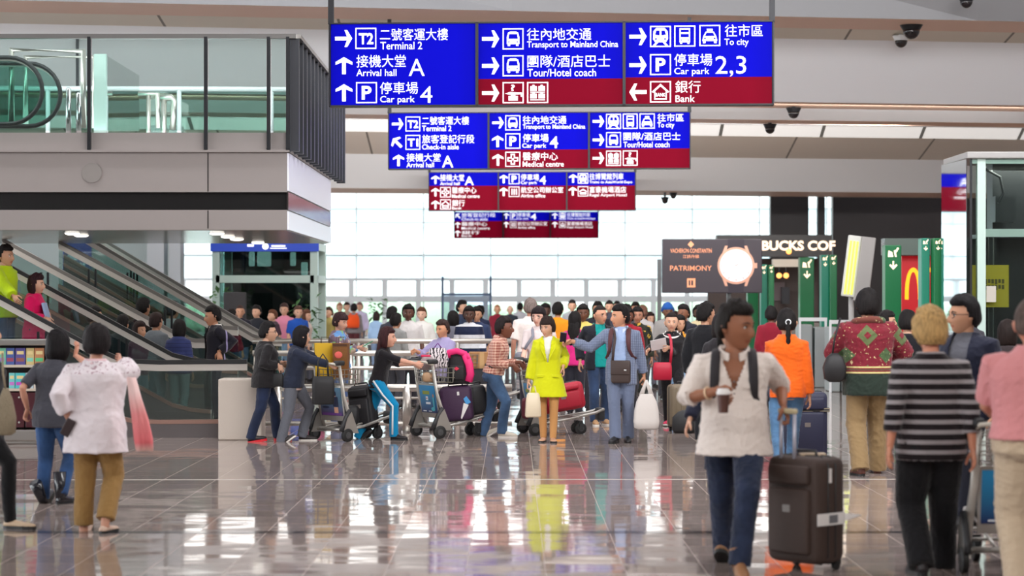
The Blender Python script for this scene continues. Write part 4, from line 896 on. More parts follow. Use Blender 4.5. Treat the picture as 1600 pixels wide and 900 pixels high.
def head_pts(n, m, female=0):
    """unit head: x right, -y to the face, z up; height .235 from chin to crown, centre at the eyes' level"""
    th = np.linspace(0, pi, m+1)[:, None]; ph = (np.arange(n)*2*pi/n)[None, :]; ph = ph-.5*np.cos(ph)
    x = np.sin(th)*np.cos(ph); y = np.sin(th)*np.sin(ph); z = np.cos(th)+0*ph
    lowf = ss(.0, -1.0, z); fr = ss(0, -1, y)
    X = .077*x; Y = .095*np.where(y < 0, y*np.maximum(np.sin(th), 1e-3)**(-.52*lowf), y); Z = .1175*z
    X = X*(1-.36*lowf**1.2)+0; X = X*(1+.10*np.exp(-((z-.25)/.4)**2)*(y > -.3))
    Y = Y-.004*lowf*fr; Y = np.where(y > 0, Y*(1-.42*ss(-.15, -.85, z)), Y)
    Y = np.where(y < 0, Y*(1-.10*ss(.35, .9, z)), Y)
    def bump(x0, z0, sx, sz): return np.exp(-((np.abs(X)-x0)/sx)**2-((Z-z0)/sz)**2)*ss(-.1, -.55, y)
    nose = np.exp(-(X/(.009+.006*ss(0, -.04, Z)))**2)*ss(.014, -.034, Z)*ss(-.056, -.042, Z)*ss(-.1, -.55, y)
    Y = Y-.024*nose-.006*bump(0, -.008, .010, .02)
    Y = Y+.009*bump(.031, .004, .017, .011)-.004*bump(.03, .026, .028, .009)
    Y = Y-.006*bump(0, -.066, .024, .011)-.006*bump(0, -.1, .02, .014)-.004*bump(.042, -.03, .018, .018)
    return X, Y, Z, x, y, z
def person(label, px, Y, top, yaw=0, feet=None, hands=(None, None), skin=(196, 150, 124), hair=('short', (24, 20, 20)), topc=None, bottom=None, shoes=None,
           female=False, headyaw=0, headpitch=0, lean=0, side=0, stride=0, height=None, lod=1, build=1.0, curl=(.45, .45), glasses=None, group=None, elbow=(None, None), crouch=0, z0=0, footyaw=0, twist=0, swing=None, armout=.1, rs=None):
    """yaw: 0 faces the camera, 90 faces right in the picture, 180 shows the back, -90 faces left.  Pixel targets: hands (px, py, dy), feet (px, dy, lift, pitch)"""
    base = P(px, 0, Y); base.z = z0; ry = radians(yaw); RM = Matrix.Rotation(ry, 3, 'Z'); RI = RM.inverted()
    rs = rs if rs is not None else int(px*7+Y*13) % 9973
    rr = random.Random(rs)
    if height is None: height = H-(top-CY)*Y/F-z0
    s = height/1.755; s = s*1.0
    # legs
    hipw = .088*s; leg1, leg2 = .43*s, .42*s
    def loc(t): return RI @ (P(t[0], t[1], Y+t[2])-base)
    ft = []
    for i, sg in enumerate((1, -1)):      # 0: the person's left (+x), 1: right
        if feet and feet[i]:
            q = feet[i]; w_ = Vector(((q[0]-CX)*(Y+q[1])/F, Y+q[1], z0)); l = RI @ (w_-base); ft.append((Vector((l.x, l.y, q[2])), q[3] if len(q) > 3 else 0))
        else:
            d = stride*(1 if i == 0 else -1)
            ft.append((Vector((sg*.085*s, -d*.5, .0 if d >= 0 else .015+.10*abs(d))), (-12 if d > .15 else 0) if d >= 0 else min(48, 75*abs(d))))
    ank = []
    for i, (f, pt) in enumerate(ft):
        p_ = radians(pt); heel = Vector((0, .07*s, 0))
        # pitch > 0: heel raised, the foot pivots on its ball
        if pt >= 0: a = f+Vector((0, -.09*s, 0))+Matrix.Rotation(-p_, 3, 'X') @ Vector((0, .12*s, .085*s))
        else: a = f+Vector((0, .06*s, 0))+Matrix.Rotation(-p_, 3, 'X') @ Vector((0, -.03*s, .085*s))
        ank.append(a)
    mid = (ank[0]+ank[1])*.5
    pel = Vector((mid.x*.8, mid.y*.8, .935*s-crouch))
    for i, sg in enumerate((1, -1)):
        hx = pel.x+sg*hipw; dh = sqrt((ank[i].x-hx)**2+(ank[i].y-pel.y)**2); L = (leg1+leg2)*.997
        pel.z = min(pel.z, ank[i].z+sqrt(max(.01, L*L-dh*dh))+.0)
    drop = .935*s-crouch-pel.z
    s_t = s+max(0, drop-.005)/.82*(1 if top is not None and height else 0)*.8   # keep the head at its place when a stride lowers the hips
    s_t = min(s_t, s*1.06)
    up = Vector((sin(radians(side)), -sin(radians(lean)), cos(radians(lean)))).normalized()
    tw = Matrix.Rotation(radians(twist), 3, 'Z')
    fw = tw @ Vector((0, -1, 0)); fw = (fw-up*fw.dot(up)).normalized(); rt = up.cross(fw)*-1; rt = fw.cross(up)*-1 if False else up.cross(-fw)
    rt = (tw @ Vector((1, 0, 0))); rt = (rt-up*rt.dot(up)).normalized()
    bw = build*(.97 if female else 1.04)
    def T_(t, f=0, r=0): return pel+up*(t*s_t)+fw*(f*s_t)+rt*(r*s_t)
    def ring(t, a, b, f=0, n=20, ex=2.3, world=False):
        o = []
        for j in range(n):
            q = 2*pi*j/n; cc, sn = cos(q), sin(q); cc = math.copysign(abs(cc)**(2/ex), cc); sn = math.copysign(abs(sn)**(2/ex), sn)
            if world: o.append(pel+Vector((0, 0, t*s))+Vector((cc*a*s, sn*b*s-f*s, 0)))
            else: o.append(T_(t, f-sn*b, cc*a))
        return o
    shw = .163*bw if not female else .146*bw
    legs = []
    for i, sg in enumerate((1, -1)):
        hip = pel+Vector((sg*hipw, 0, 0)); pole = Matrix.Rotation(radians(footyaw+sg*6), 3, 'Z') @ Vector((0, -1, .0))
        k, a = ik(hip, ank[i], leg1, leg2, pole); legs.append((hip, k, a))
    arms = []; l1, l2 = .285*s, .255*s
    for i, sg in enumerate((1, -1)):
        S = T_(.432, 0, sg*shw)
        if hands[i]:
            t = hands[i]; tg = loc(t) if not isinstance(t, Vector) else t
        else:
            sw = swing if swing is not None else stride*.55
            d = -sw*(1 if i == 0 else -1); tg = S+Vector((sg*(.03+armout*.5)*s, -.05*s-d*.6*s, -.575*s))
        pole = elbow[i] if elbow[i] else Vector((sg*.25, .9, -.25))
        pole = Vector(pole)
        # the target is the middle of the palm; leave room for the hand
        d_ = (tg-S); wr = tg-d_.normalized()*.06*s
        e, wv = ik(S, wr, l1, l2, pole); arms.append((S, e, wv, tg))
    vox = (.0095, .013, .02)[lod]; nseg = (12, 10, 8)[lod]
    # ---------------- the body
    b = MB(); bb = bw
    R_ = [(-.11, .09, .075, 0), (-.05, .15*bb, .10*bb, -.01), (.03, .158*bb, .105*bb, -.005), (.14, .138*bb, .092*bb, .005), (.27, .150*bb, .10*bb, .008), (.37, .165*bb, .105*bb, .005), (.42, .150*bb, .085*bb, 0), (.47, .095, .065, 0), (.505, .062, .06, .003)]
    b.rings([ring(t, a, d, f) for t, a, d, f in R_])
    hy = radians(headyaw); hp = radians(headpitch)
    neck0 = T_(.47, -.005)
    HR = Matrix.Rotation(hy, 3, 'Z') @ Matrix.Rotation(-hp, 3, 'X')
    hs = s_t*1.13; ln = (T_(.7)-pel).normalized()
    hc = T_(.56, .018+.012*max(0, lean)/30)+Vector((0, 0, .2175*s_t-.1175*hs))+HR @ Vector((0, -.012, 0))*hs
    HM = Matrix.Translation(hc) @ HR.to_4x4() @ Matrix.Scale(hs, 4)
    b.tube([neck0, T_(.525, .004), HM @ Vector((0, .022, -.055))], [.062*s, .054*s, .05*s], 12)
    for (S, e, w_, tg) in arms:
        m1 = S.lerp(e, .45); m2 = e.lerp(w_, .35); f_ = .92 if female else 1
        b.tube([S+(T_(.45)-S)*.25, S, m1, e, m2, w_, w_+(w_-e).normalized()*.015*s], [q*s*f_ for q in (.05, .054, .046, .039, .041, .027, .026)], nseg)
    for (h_, k, a) in legs:
        kc = k+(a-k)*.32
        b.tube([h_+Vector((0, 0, .03*s)), h_.lerp(k, .35), k, kc+Vector((0, .012*s, 0)), a, a+Vector((0, 0, -.04*s))], [q*s for q in (.088, .082, .056, .055, .038, .04)], nseg)
    skm = skin_mats(skin)
    me = remesh(b, vox*1.15, 5)
    # head and hands go into the same mesh
    x = MB(); n_, m_ = ((44, 40), (32, 26), (20, 16))[lod]
    hX, hY, hZ, ux, uy, uz = head_pts(n_, m_, female)
    pts = np.stack([hX, hY, hZ], -1).reshape(-1, 3); fs = []; 
    for i in range(m_):
        for j in range(n_): fs.append((i*n_+j, (i+1)*n_+j, (i+1)*n_+(j+1) % n_, i*n_+(j+1) % n_))
    x.add(pts, fs, 0, HM)
    if lod < 2:     # lips painted by face
        base_f = len(x.f)-len(fs)
        for q, f in enumerate(fs):
            c = pts[list(f)].mean(0)
            if c[1] < -.06 and abs(c[0]) < .023 and -.074 < c[2] < -.058: x.m[base_f+q] = 3
    def fy(xx, zz):   # face surface depth
        d = (pts[:, 0]-xx)**2+(pts[:, 2]-zz)**2+(pts[:, 1] > 0)*1; return pts[np.argmin(d)][1]
    if lod < 2:
        for sg in (1, -1):
            ye = fy(sg*.031, .003)
            x.ball((sg*.031, ye+.0015, .003), (.0145, .006, .0068), 10, 1, HM); x.ball((sg*.031, ye-.003, .003), (.0062, .0035, .0062), 8, 2, HM)
            x.tube([(sg*.016, ye-.001, .007), (sg*.030, ye-.0055, .0115), (sg*.046, ye+.003, .006)], .0022, 5, 4, HM)
            x.tube([(sg*.014, fy(sg*.014, .024)-.001, .022), (sg*.030, fy(sg*.03, .027)-.002, .028), (sg*.050, fy(sg*.05, .022)+.001, .021)], [.0022, .0036, .0018], 5, 4, HM)
        x.tube([(-.022, fy(-.022, -.066)+.002, -.066), (0, fy(0, -.066)-.001, -.065), (.022, fy(.022, -.066)+.002, -.066)], .0022, 5, 5, HM)
    else:
        for sg in (1, -1):
            ye = fy(sg*.031, .004); x.ball((sg*.031, ye, .004), (.013, .005, .006), 8, 2, HM); x.tube([(sg*.014, ye-.003, .024), (sg*.05, ye+.004, .024)], .004, 4, 4, HM)
        x.tube([(-.02, fy(-.02, -.066), -.066), (.02, fy(.02, -.066), -.066)], .005, 4, 3, HM)
    for sg in (1, -1): x.tube([(sg*.076, .012, -.035), (sg*.083, .014, -.018), (sg*.088, .018, .004), (sg*.084, .016, .016)], [(.006, .010), (.007, .014), (.008, .018), (.005, .009)], 8, 0, HM, ref=(1, 0, 0))
    for i, (S, e, w_, tg) in enumerate(arms):
        hand(x, w_, (tg-w_), 1 if i == 0 else -1, s*(.93 if female else 1.02), curl[i], lod, e-S, fw)
    k0 = len(me.vertices)
    v2 = MB(); v2.v = [tuple(q) for q in verts(me)]; v2.f = [tuple(p.vertices) for p in me.polygons]; v2.m = [0]*len(v2.f); v2.add(x.v, x.f); v2.m[-len(x.f):] = x.m
    bpy.data.meshes.remove(me); me = v2.mesh('person')
    body = link_mesh(me, 'person', skm); body.location = base; body.rotation_euler = (0, 0, ry)
    tag(body, label, 'person', group)
    A_ = dict(body=body, s=s, T=T_, arms=arms, legs=legs, HM=HM, pel=pel, up=up, fw=fw, rt=rt, shw=shw, hs=hs, base=base, RI=RI, loc=loc, Y=Y, st=s_t)
    # ---------------- clothes
    if bottom: dress_bottom(A_, bottom, bb, vox, nseg, rs, ring)
    if topc:
        for q, tc_ in enumerate(topc if isinstance(topc, list) else [topc]): dress_top(A_, tc_, bb, vox, nseg, rs+q, ring, female)
    if shoes:
        for i, (f, pt) in enumerate(ft): shoe(A_, f, pt, shoes, footyaw+(8 if i == 0 else -8), lod)
    if hair and hair[0] != 'bald': make_hair(A_, hair, lod, rs)
    if glasses:
        g = MB()
        for sg in (1, -1):
            ye = fy(sg*.031, .0)-.010
            g.tube([(sg*.032+.024*cos(2*pi*q/14), ye-.002*cos(2*pi*q/14)*0, .001+.017*sin(2*pi*q/14)) for q in range(14)], .0022, 5, 0, HM, closed=True)
            g.tube([(sg*.056, ye, .006), (sg*.078, ye+.03, .008), (sg*.086, .01, .006)], .002, 5, 0, HM)
        g.tube([(-.009, fy(.0, .01)-.006, .004), (0, fy(0, .01)-.009, .006), (.009, fy(0, .01)-.006, .004)], .002, 5, 0, HM)
        g.build('glasses', glasses, body, True)
    return A_
def hand(x, w_, d, sg, s, curl, lod, upper, fw, roll=0):
    d = d.normalized(); pn = Vector((-sg, 0, 0))       # palm faces the body
    pn = pn-d*pn.dot(d)
    if pn.length < .15: pn = fw-d*fw.dot(d)
    pn.normalize(); sd = d.cross(pn)                      # across the palm
    if sd.dot(fw) < 0: thumb = -1
    else: thumb = 1
    sd = sd*thumb                                         # towards the thumb
    def q(a, b, c): return w_+d*(a*s)+sd*(b*s)+pn*(c*s)
    n = (8, 6, 5)[lod]
    x.tube([q(-.02, 0, 0), q(.015, .002, 0), q(.05, .003, .002), q(.088, 0, .003), q(.098, 0, .004)], [(.024*s, .019*s), (.030*s, .018*s), (.040*s, .016*s), (.041*s, .013*s), (.036*s, .008*s)], n+2, 0, ref=sd)
    ln = (.072, .080, .074, .058)
    for i in range(4):
        b0 = .030-.020*i; L = ln[i]*s; p = q(.085, b0, .003); ang = .12+curl*.25; pts = [p]
        for j, fr in enumerate((.45, .32, .23)):
            dd = d*cos(ang)+pn*sin(ang)+sd*(.10-.07*i)*(1-curl)*.5; p = p+dd*(L*fr); pts.append(p); ang += curl*(1.15 if j == 0 else .9)+.08
        x.tube(pts, [.0095*s, .009*s, .0082*s, .0062*s], n, 0)
    p = q(.022, .028, .006); pts = [p]; dd = (d*.62+sd*.62+pn*.35*(1+curl)).normalized(); p = p+dd*.038*s; pts.append(p)
    dd = (d*.85+sd*(.3-.5*curl)+pn*(.3+.5*curl)).normalized(); p = p+dd*.032*s; pts.append(p); p = p+(dd+d*.2-sd*.2).normalized()*.022*s; pts.append(p)
    x.tube(pts, [.0135*s, .012*s, .0105*s, .0075*s], n, 0)
def dress_top(A_, c, bb, vox, nseg, rs, ring, female):
    """c: name, m, hem (below hips), sleeve 0..2, ease, flare, open (half width of the gap), collar, cuff"""
    s = A_['s']; T_ = A_['T']; b = MB(); e = c.get('ease', .018); hem = c.get('hem', .06); fl = c.get('flare', .0); up = A_['up']; vx = vox*c.get('vox', 1)
    belly = c.get('belly', 0); chest = .014 if female else 0
    R_ = []
    if hem > 0:
        k = max(1, int(hem/.08))
        for i in range(k, 0, -1):
            t = -hem*i/k; w_ = i/k; R_.append((ring(t-.0, .165*bb+e+fl*w_,   .120*bb+e*1.2+fl*.8*w_+belly*.6, -.006+belly*.5, 24, 2.3, True)))
    R_ += [ring(t, a+e, d+e, f, 24) for t, a, d, f in ((.02, .162*bb, .116*bb+belly*.8, -.005+belly*.6), (.12, .145*bb+belly*.3, .102*bb+belly, .004+belly), (.20, .145*bb+belly*.2, .098*bb+belly*.8, .006+belly*.7), (.28, .153*bb, .102*bb+chest*.5, .008+chest), (.36, .166*bb, .106*bb+chest, .006+chest), (.42, .160*bb, .094*bb, 0), (.455, .135*bb, .083, -.002), (.485, .098, .072, -.004), (.508, .070, .064, -.003), (.526, .060, .062, -.001))]
    b.rings(R_)
    sl = c.get('sleeve', 1.9); se = c.get('sease', e)
    if sl > .1:
        for (S, el, w_, tg) in A_['arms']:
            def at(t): return S.lerp(el, t) if t <= 1 else el.lerp(w_, min(1, t-1))
            ts = [t for t in (0, .5, 1, 1.4, 1.93) if t < sl-.05]+[sl]
            def rad(t): return float(np.interp(t, (0, .5, 1, 1.4, 2), (.058, .050, .043, .042, .031)))*s*(.93 if female else 1)+se*s*(.75+.25*min(t, 1))
            pts = [S+(T_(.42)-S)*.3]+[at(t) for t in ts]; b.tube(pts, [rad(0)*.95]+[rad(t) for t in ts], nseg+2)
    me = remesh(b, vx, c.get('smooth', 5)); folds(me, c.get('fold', .007)*s, rs, c.get('wl', .11))
    if c.get('open'):
        w0, w1, zt = c['open'] if isinstance(c['open'], tuple) else (c['open'], c['open'], 9)
        pel, fw, rt, upv = A_['pel'], np.array(A_['fw']), np.array(A_['rt']), np.array(A_['up']); pl = np.array(pel)
        def test(v):
            d = v-pl; t = d@upv/s; r = d@rt/s; f = d@fw/s; of = c.get('openfrom', -9); w_ = np.interp(t, (-.5, 0, .5), (w0, w0, w1)) if of < -1 else np.clip((t-of)/(.5-of), 0, 1.2)*w1; cx = c.get('openx', 0)
            return (np.abs(r-cx) < w_) & (f > .02) & (f < .2+belly) & (t > c.get('openfrom', -9))
        cut(me, test)
    o = link_mesh(me, c.get('name', 'shirt'), c['m'], A_['body'])
    if c.get('open'): thicken(o, .012)
    if c.get('collar'):
        g = MB(); cm = c['collar']; pts = []
        n = 18; a0 = c.get('gap', .34)
        for i in range(n+1):
            q = a0+(2*pi-2*a0)*i/n; pts.append(T_(.497-.045*max(0, cos(q)), .088*cos(q)-.004, .084*sin(q)))
        pts2 = [p+up*(.034*s) - (p-T_(.5))*.10 for p in pts]
        vs = pts+pts2+[p+(p-T_(.5)).normalized()*.012*s for p in pts2]+[p+(p-T_(.49)).normalized()*.016*s-up*.004 for p in pts]; m = n+1; fs = []
        for i in range(n):
            for r in range(3): fs.append((r*m+i, r*m+i+1, (r+1)*m+i+1, (r+1)*m+i))
        g.add(vs, fs); g.build('collar', cm, o, True)
    A_['top'] = o
    return o
def dress_bottom(A_, c, bb, vox, nseg, rs, ring):
    s = A_['s']; b = MB(); e = c.get('ease', .014); kind = c.get('kind', 'trousers'); hemr = c.get('hem', .062); kn = c.get('knee', .068); th = c.get('thigh', .088); end = c.get('end', 1.0)
    th = max(th, .089); kn = max(kn, .061); hemr = max(hemr, .045)
    R_ = [ring(t, a+(e if t < .08 else min(e, .010)), d+(e if t < .02 else min(e, .010)), f, 20) for t, a, d, f in ((-.1, .115, .09, 0), (-.05, .153*bb, .107*bb, -.012), (.03, .158*bb, .107*bb, -.008), (.10, .143*bb, .096*bb, 0), (.15, .138*bb, .093*bb, .004))]
    b.rings(R_)
    for (h_, k, a) in A_['legs']:
        pts = [h_+Vector((0, 0, .03*s)), h_.lerp(k, .4), k]; rd = [(th+e)*s, (th*.94+e)*s, (kn+e*.6)*s]
        a2 = a+(a-k).normalized()*.035*s
        for t in (.35, .7, 1.0):
            t2 = t*end; p = k.lerp(a2, t2)
            if t < 1: p = p+Vector((0, .010*s, 0))
            pts.append(p); rd.append(float(np.interp(t, (0, .35, 1), (kn, .5*kn+.5*max(hemr, .056), hemr)))*s+e*.4*s)
        b.tube(pts, rd, nseg+2)
    me = remesh(b, vox, 4); folds(me, c.get('fold', .006)*s, rs+5, .10)
    A_['bottom'] = link_mesh(me, c.get('name', 'trousers'), c['m'], A_['body'])
def shoe(A_, f, pt, c, fyaw, lod):
    """c: m, sole, heel, boot (shaft height)"""
    s = A_['s']*c.get('k', 1); p_ = radians(pt); RX = Matrix.Rotation(-p_, 4, 'X'); RZ_ = Matrix.Rotation(radians(fyaw), 4, 'Z')
    piv = Vector((0, -.09*s, 0)) if pt >= 0 else Vector((0, .06*s, 0))
    M = Matrix.Translation(f+piv) @ RX @ Matrix.Translation(-piv) @ RZ_
    g = MB(); n = 14; st = c.get('sole_h', .022)*s; low = c.get('low', 1.0)
    def sec(y, w_, h): return [Vector((cos(2*pi*j/n)*w_*s, y*s, st+max(0, sin(2*pi*j/n))**.8*h*s*low)) for j in range(n)]
    g.rings([sec(.085, .018, .03), sec(.078, .030, .062), sec(.05, .037, .085), sec(.01, .038, .088), sec(-.035, .041, .068), sec(-.085, .047, .052), sec(-.135, .044, .042), sec(-.170, .030, .032), sec(-.184, .012, .018)], M=M)
    if c.get('boot'): g.tube([M @ Vector((0, .035*s, .05*s)), M @ Vector((0, .04*s, .14*s)), M @ Vector((0, .045*s, .05*s+c['boot']*s))], [.046*s, .052*s, .064*s], 12)
    o = g.build(c.get('name', 'shoe'), c['m'], A_['body'], True)
    k = MB()
    def ol(z): return [Vector((x_*s, y_*s, z)) for x_, y_ in ((0, .09), (.022, .082), (.036, .05), (.037, 0), (.043, -.05), (.049, -.1), (.042, -.15), (.024, -.18), (0, -.19), (-.024, -.18), (-.042, -.15), (-.049, -.1), (-.043, -.05), (-.037, 0), (-.036, .05), (-.022, .082))]
    k.rings([ol(0), ol(st), [v*.94 for v in ol(st*1.2)]], M=M); k.build('sole', c.get('sole', black_rubber), o)
def make_hair(A_, hair, lod, rs):
    st, col = hair[0], hair[1]; HM = A_['HM']; n_, m_ = ((56, 44), (40, 32), (26, 20))[lod]
    X, Y, Z, ux, uy, uz = head_pts(n_, m_)
    X = .079*ux; Y = np.where(uy < 0, .093*uy, .098*uy); Z = .119*uz      # smooth skull under the hair
    Y = np.where(uy > 0, Y*(1-.30*ss(-.2, -.85, uz)), Y); X = X*(1-.2*ss(-.2, -1, uz))
    fr = ss(.15, -.55, uy)                                  # 1 towards the face
    lowfront = {'bob': .47, 'long': .47, 'pony': .55, 'bun': .58, 'short': .52, 'crop': .55, 'fringe': .30, 'grey': .6}.get(st, .52)
    back = {'bob': -.72, 'long': -.95, 'short': -.55, 'crop': -.45, 'pony': -.55, 'bun': -.5, 'fringe': -.5}.get(st, -.5)
    side = {'bob': -.72, 'long': -.8, 'fringe': -.45}.get(st, -.12)
    sidew = np.exp(-((uy+.05)/.35)**2)
    line = np.where(uy < -.28, lowfront-.22*np.abs(ux)**1.5*(st not in ('pony', 'bun')), 0)+0
    t = ss(-.30, .02, uy) if st in ('short', 'crop', 'grey', 'pony', 'bun') else ss(-.45, -.15, uy); line = lowfront*(1-t)+t*(side*(1-ss(.1, .5, uy))+back*ss(.1, .5, uy))
    reg = ss(-.06, .05, uz-line)
    th = {'bob': .021, 'long': .018, 'short': .019, 'crop': .008, 'pony': .009, 'bun': .009, 'fringe': .018, 'turban': .03, 'grey': .012, 'blonde': .02}.get(st, .014)
    th = th*(1+.5*ss(.1, .9, uz))
    rn = np.random.RandomState(rs); nz = 0
    for k in range(8):
        dr = rn.normal(size=3); dr /= np.linalg.norm(dr); nz = nz+np.sin((ux*dr[0]+uy*dr[1]+.5*uz*dr[2])*rn.uniform(7, 22)+rn.uniform(0, 6))*.16
    off = -.036*(1-reg)+reg*(th*(1+.35*nz))
    if st == 'turban': off = np.where(uz > -.05+.35*fr, .03+.004*np.sin(uz*40+ux*8), -.02)
    if st in ('bob', 'long'):   # lower edge falls past the jaw
        dn = ss(.0, -.7, uz)*reg; Z = Z-.030*dn; X = X*(1+.22*dn); Y = Y+.012*dn
    ln = np.sqrt(X*X+Y*Y+Z*Z)+1e-6; f = 1+off/ln
    pts = np.stack([X*f, Y*f, Z*f], -1).reshape(-1, 3); fs = []
    for i in range(m_):
        for j in range(n_): fs.append((i*n_+j, (i+1)*n_+j, (i+1)*n_+(j+1) % n_, i*n_+(j+1) % n_))
    g = MB(); g.add(pts, fs, 0, HM)
    if st == 'long':
        L = hair[2] if len(hair) > 2 else .34
        g.tube([HM @ Vector((0, .055, .03)), HM @ Vector((0, .082, -.08)), HM @ Vector((0, .098, -.16)), HM @ Vector((0, .10, -.16-L*.5)), HM @ Vector((0, .085, -.16-L))], [(.06, .04), (.085, .04), (.092, .035), (.085, .028), (.05, .015)], 14, ref=HM.to_3x3() @ Vector((1, 0, 0)))
    hm = hair_mat(col)
    if st == 'turban': hm = cloth(col, None)
    o = g.build('turban' if st == 'turban' else 'hair', hm, A_['body'], True)
    if st == 'pony':
        g = MB(); L = hair[2] if len(hair) > 2 else .3; k = 14; pts = []; rd = []
        for i in range(k+1):
            t = i/k; pts.append(HM @ Vector((-.008, .105+.028*sin(min(1, t*2.4)*pi*.5)-.035*t, .012-.02*t-L*t))); rd.append((.027-.011*t)*(1+.16*math.cos(i*pi)))
        g.tube(pts, rd, 10); g.build('braid', hair_mat(col), o, True)
        g = MB(); g.tube([HM @ Vector((-.008+.021*cos(a*pi/6), .12, .008+.021*sin(a*pi/6))) for a in range(12)], .006, 6, closed=True); g.build('hair_tie', white_paint, o, True)
    if st == 'bun':
        g = MB(); g.ball((0, .11, .0), (.035, .03, .035), 12, 0, HM); g.build('bun', hair_mat(col), o, True)
# ================================================================== LUGGAGE
grey_plate = mat('trolley_silver', (172, 168, 162), .35, .7); fender_m = mat('trolley_dark_plastic', (38, 38, 40), .5); wire_m = mat('basket_wire', (150, 146, 138), .35, .8)
def trolley(label, pxy, Y, head, art, z_scale=1.0):
    """head: heading in degrees, 0 = to the right of the picture, 90 = straight away"""
    o = P(pxy, 0, Y); o.z = 0
    t = thing('luggage_trolley', label, 'trolley', o, radians(head), 'luggage trolleys')
    b = MB()
    for s in (-1, 1):
        b.tube([(-.02, s*.27, .14), (.25, s*.25, .17), (.80, s*.13, .27), (.92, s*.10, .31)], .018, 8)
        b.tube([(.0, s*.10, .15), (.85, s*.06, .26)], .010, 6)
    b.tube([(.92, -.1, .31), (.92, .1, .31)], .018, 8); b.tube([(0, -.27, .14), (0, .27, .14)], .02, 8)
    for x, z in ((.3, .175), (.55, .215)): b.tube([(x, -.22, z), (x, .22, z)], .012, 6)
    b.build('chassis', grey_plate, t, True)
    b = MB(); b.rbox((.9, 0, .25), (.10, .16, .16), .03); b.build('bumper', fender_m, t, True)
    for s in (-1, 1):
        b = MB(); b.tube([(.10, s*.275, .12), (-.035, s*.245, .55), (-.09, s*.235, .90)], [(.018, .030), (.016, .028), (.014, .024)], 8, ref=(1, 0, 0)); b.build('upright', mat('upright_pale', (206, 202, 194), .35, .4), t, True)
        b = MB(); b.prism([(-.10, .10), (-.03, .30), (.03, .36), (.14, .10)], s*.30-.02, s*.30+.02, 0); b.build('side_plate', grey_plate, t)
        b = MB(); pts = [(-.005+.135*cos(a), s*.30, .073+.125*sin(a)) for a in np.linspace(.75*pi, 1.12*pi, 5)]+[]; pts = [(-.115, s*.30, .13), (-.085, s*.30, .20), (-.04, s*.30, .29), (.02, s*.30, .37)]; b.tube(pts, [(.022, .034)]*4, 8, ref=(0, 1, 0)); b.build('fender', fender_m, t, True)
    for x, y, r in ((-.03, .31, .08), (-.03, -.31, .08), (.62, .10, .072), (.62, -.10, .072)):
        b = MB(); b.tube([(x+(r-.016)*cos(a*pi/10), y, r+(r-.016)*sin(a*pi/10)) for a in range(20)], (.016, .022), 8, closed=True, ref=(0, 1, 0)) if False else b.tube([(x, y-.022, r), (x, y-.018, r), (x, y+.018, r), (x, y+.022, r)], [r*.85, r, r, r*.85], 22); w_ = b.build('wheel', black_rubber, t, angle=40)
        b = MB(); b.tube([(x, y-.026, r), (x, y+.026, r)], r*.5, 16); b.tube([(x, y-.030, r), (x, y+.030, r)], r*.2, 10); b.build('hub', mat('hub_grey', (84, 84, 86), .4, .5), w_, angle=40)
        if x > .3: b = MB(); b.box((x, y, r*2), (.04, .07, .05)); b.box((x, y+.034, r*1.4), (.05, .006, r*1.4)); b.box((x, y-.034, r*1.4), (.05, .006, r*1.4)); b.build('fork', fender_m, t)
    b = MB(); M = Matrix.Translation((-.012, 0, .455)) @ Matrix.Rotation(radians(-8), 4, 'Y')
    b.rbox((0, 0, 0), (.018, .44, .43), .006, 0, M); pn = b.build('ad_frame', grey_plate, t, angle=40)
    b = MB(); b.box((-.012, 0, .02), (.008, .40, .34), 0, M); pp = b.build('ad_panel', art[0], pn)
    g = MB()
    for kind, y, z, w_, h_, mi in art[1]:
        if kind == 'r': g.add([(-.0175-.0006*mi, -(y-w_/2), z-h_/2), (-.0175-.0006*mi, -(y+w_/2), z-h_/2), (-.0175-.0006*mi, -(y+w_/2), z+h_/2), (-.0175-.0006*mi, -(y-w_/2), z+h_/2)], [(0, 1, 2, 3)], mi, M)
        else: n = 16; g.add([(-.0175-.0006*mi, -(y+w_/2*cos(2*pi*i/n)), z+h_/2*sin(2*pi*i/n)) for i in range(n)], [tuple(range(n))], mi, M)
    g.build('ad_print', art[2], pp)
    b = MB()
    def wire(p, q): b.tube([p, q], .005, 5)
    for z in (.68, .74, .80, .86):
        q = .0 if z < .7 else .02; c = [(-.07-q, -.22-q*.3, z), (.20+q, -.22-q*.3, z), (.20+q, .22+q*.3, z), (-.07-q, .22+q*.3, z)]
        for i in range(4): wire(c[i], c[(i+1) % 4])
    for i in range(7):
        y = -.22+.44*i/6; wire((-.07, y, .68), (-.09, y, .86)); wire((.20, y, .68), (.22, y, .86)); wire((-.07, y, .68), (.20, y, .68))
    for i in range(5):
        x = -.07+.27*i/4
        for s in (-1, 1): wire((x, s*.22, .68), (x, s*.226, .86))
    b.build('wire_basket', wire_m, t)
    b = MB(); b.tube([(-.09, -.25, .90), (-.18, -.24, .93), (-.20, -.18, .935), (-.20, .18, .935), (-.18, .24, .93), (-.09, .25, .90)], .015, 8); hb = b.build('handle', mat('handle_pale', (196, 190, 176), .4), t, True)
    b = MB(); b.rbox((-.10, -.24, .94), (.14, .07, .06), .02); b.rbox((-.10, .24, .94), (.14, .07, .06), .02); b.build('brake_lever', fender_m, hb, True)
    return t
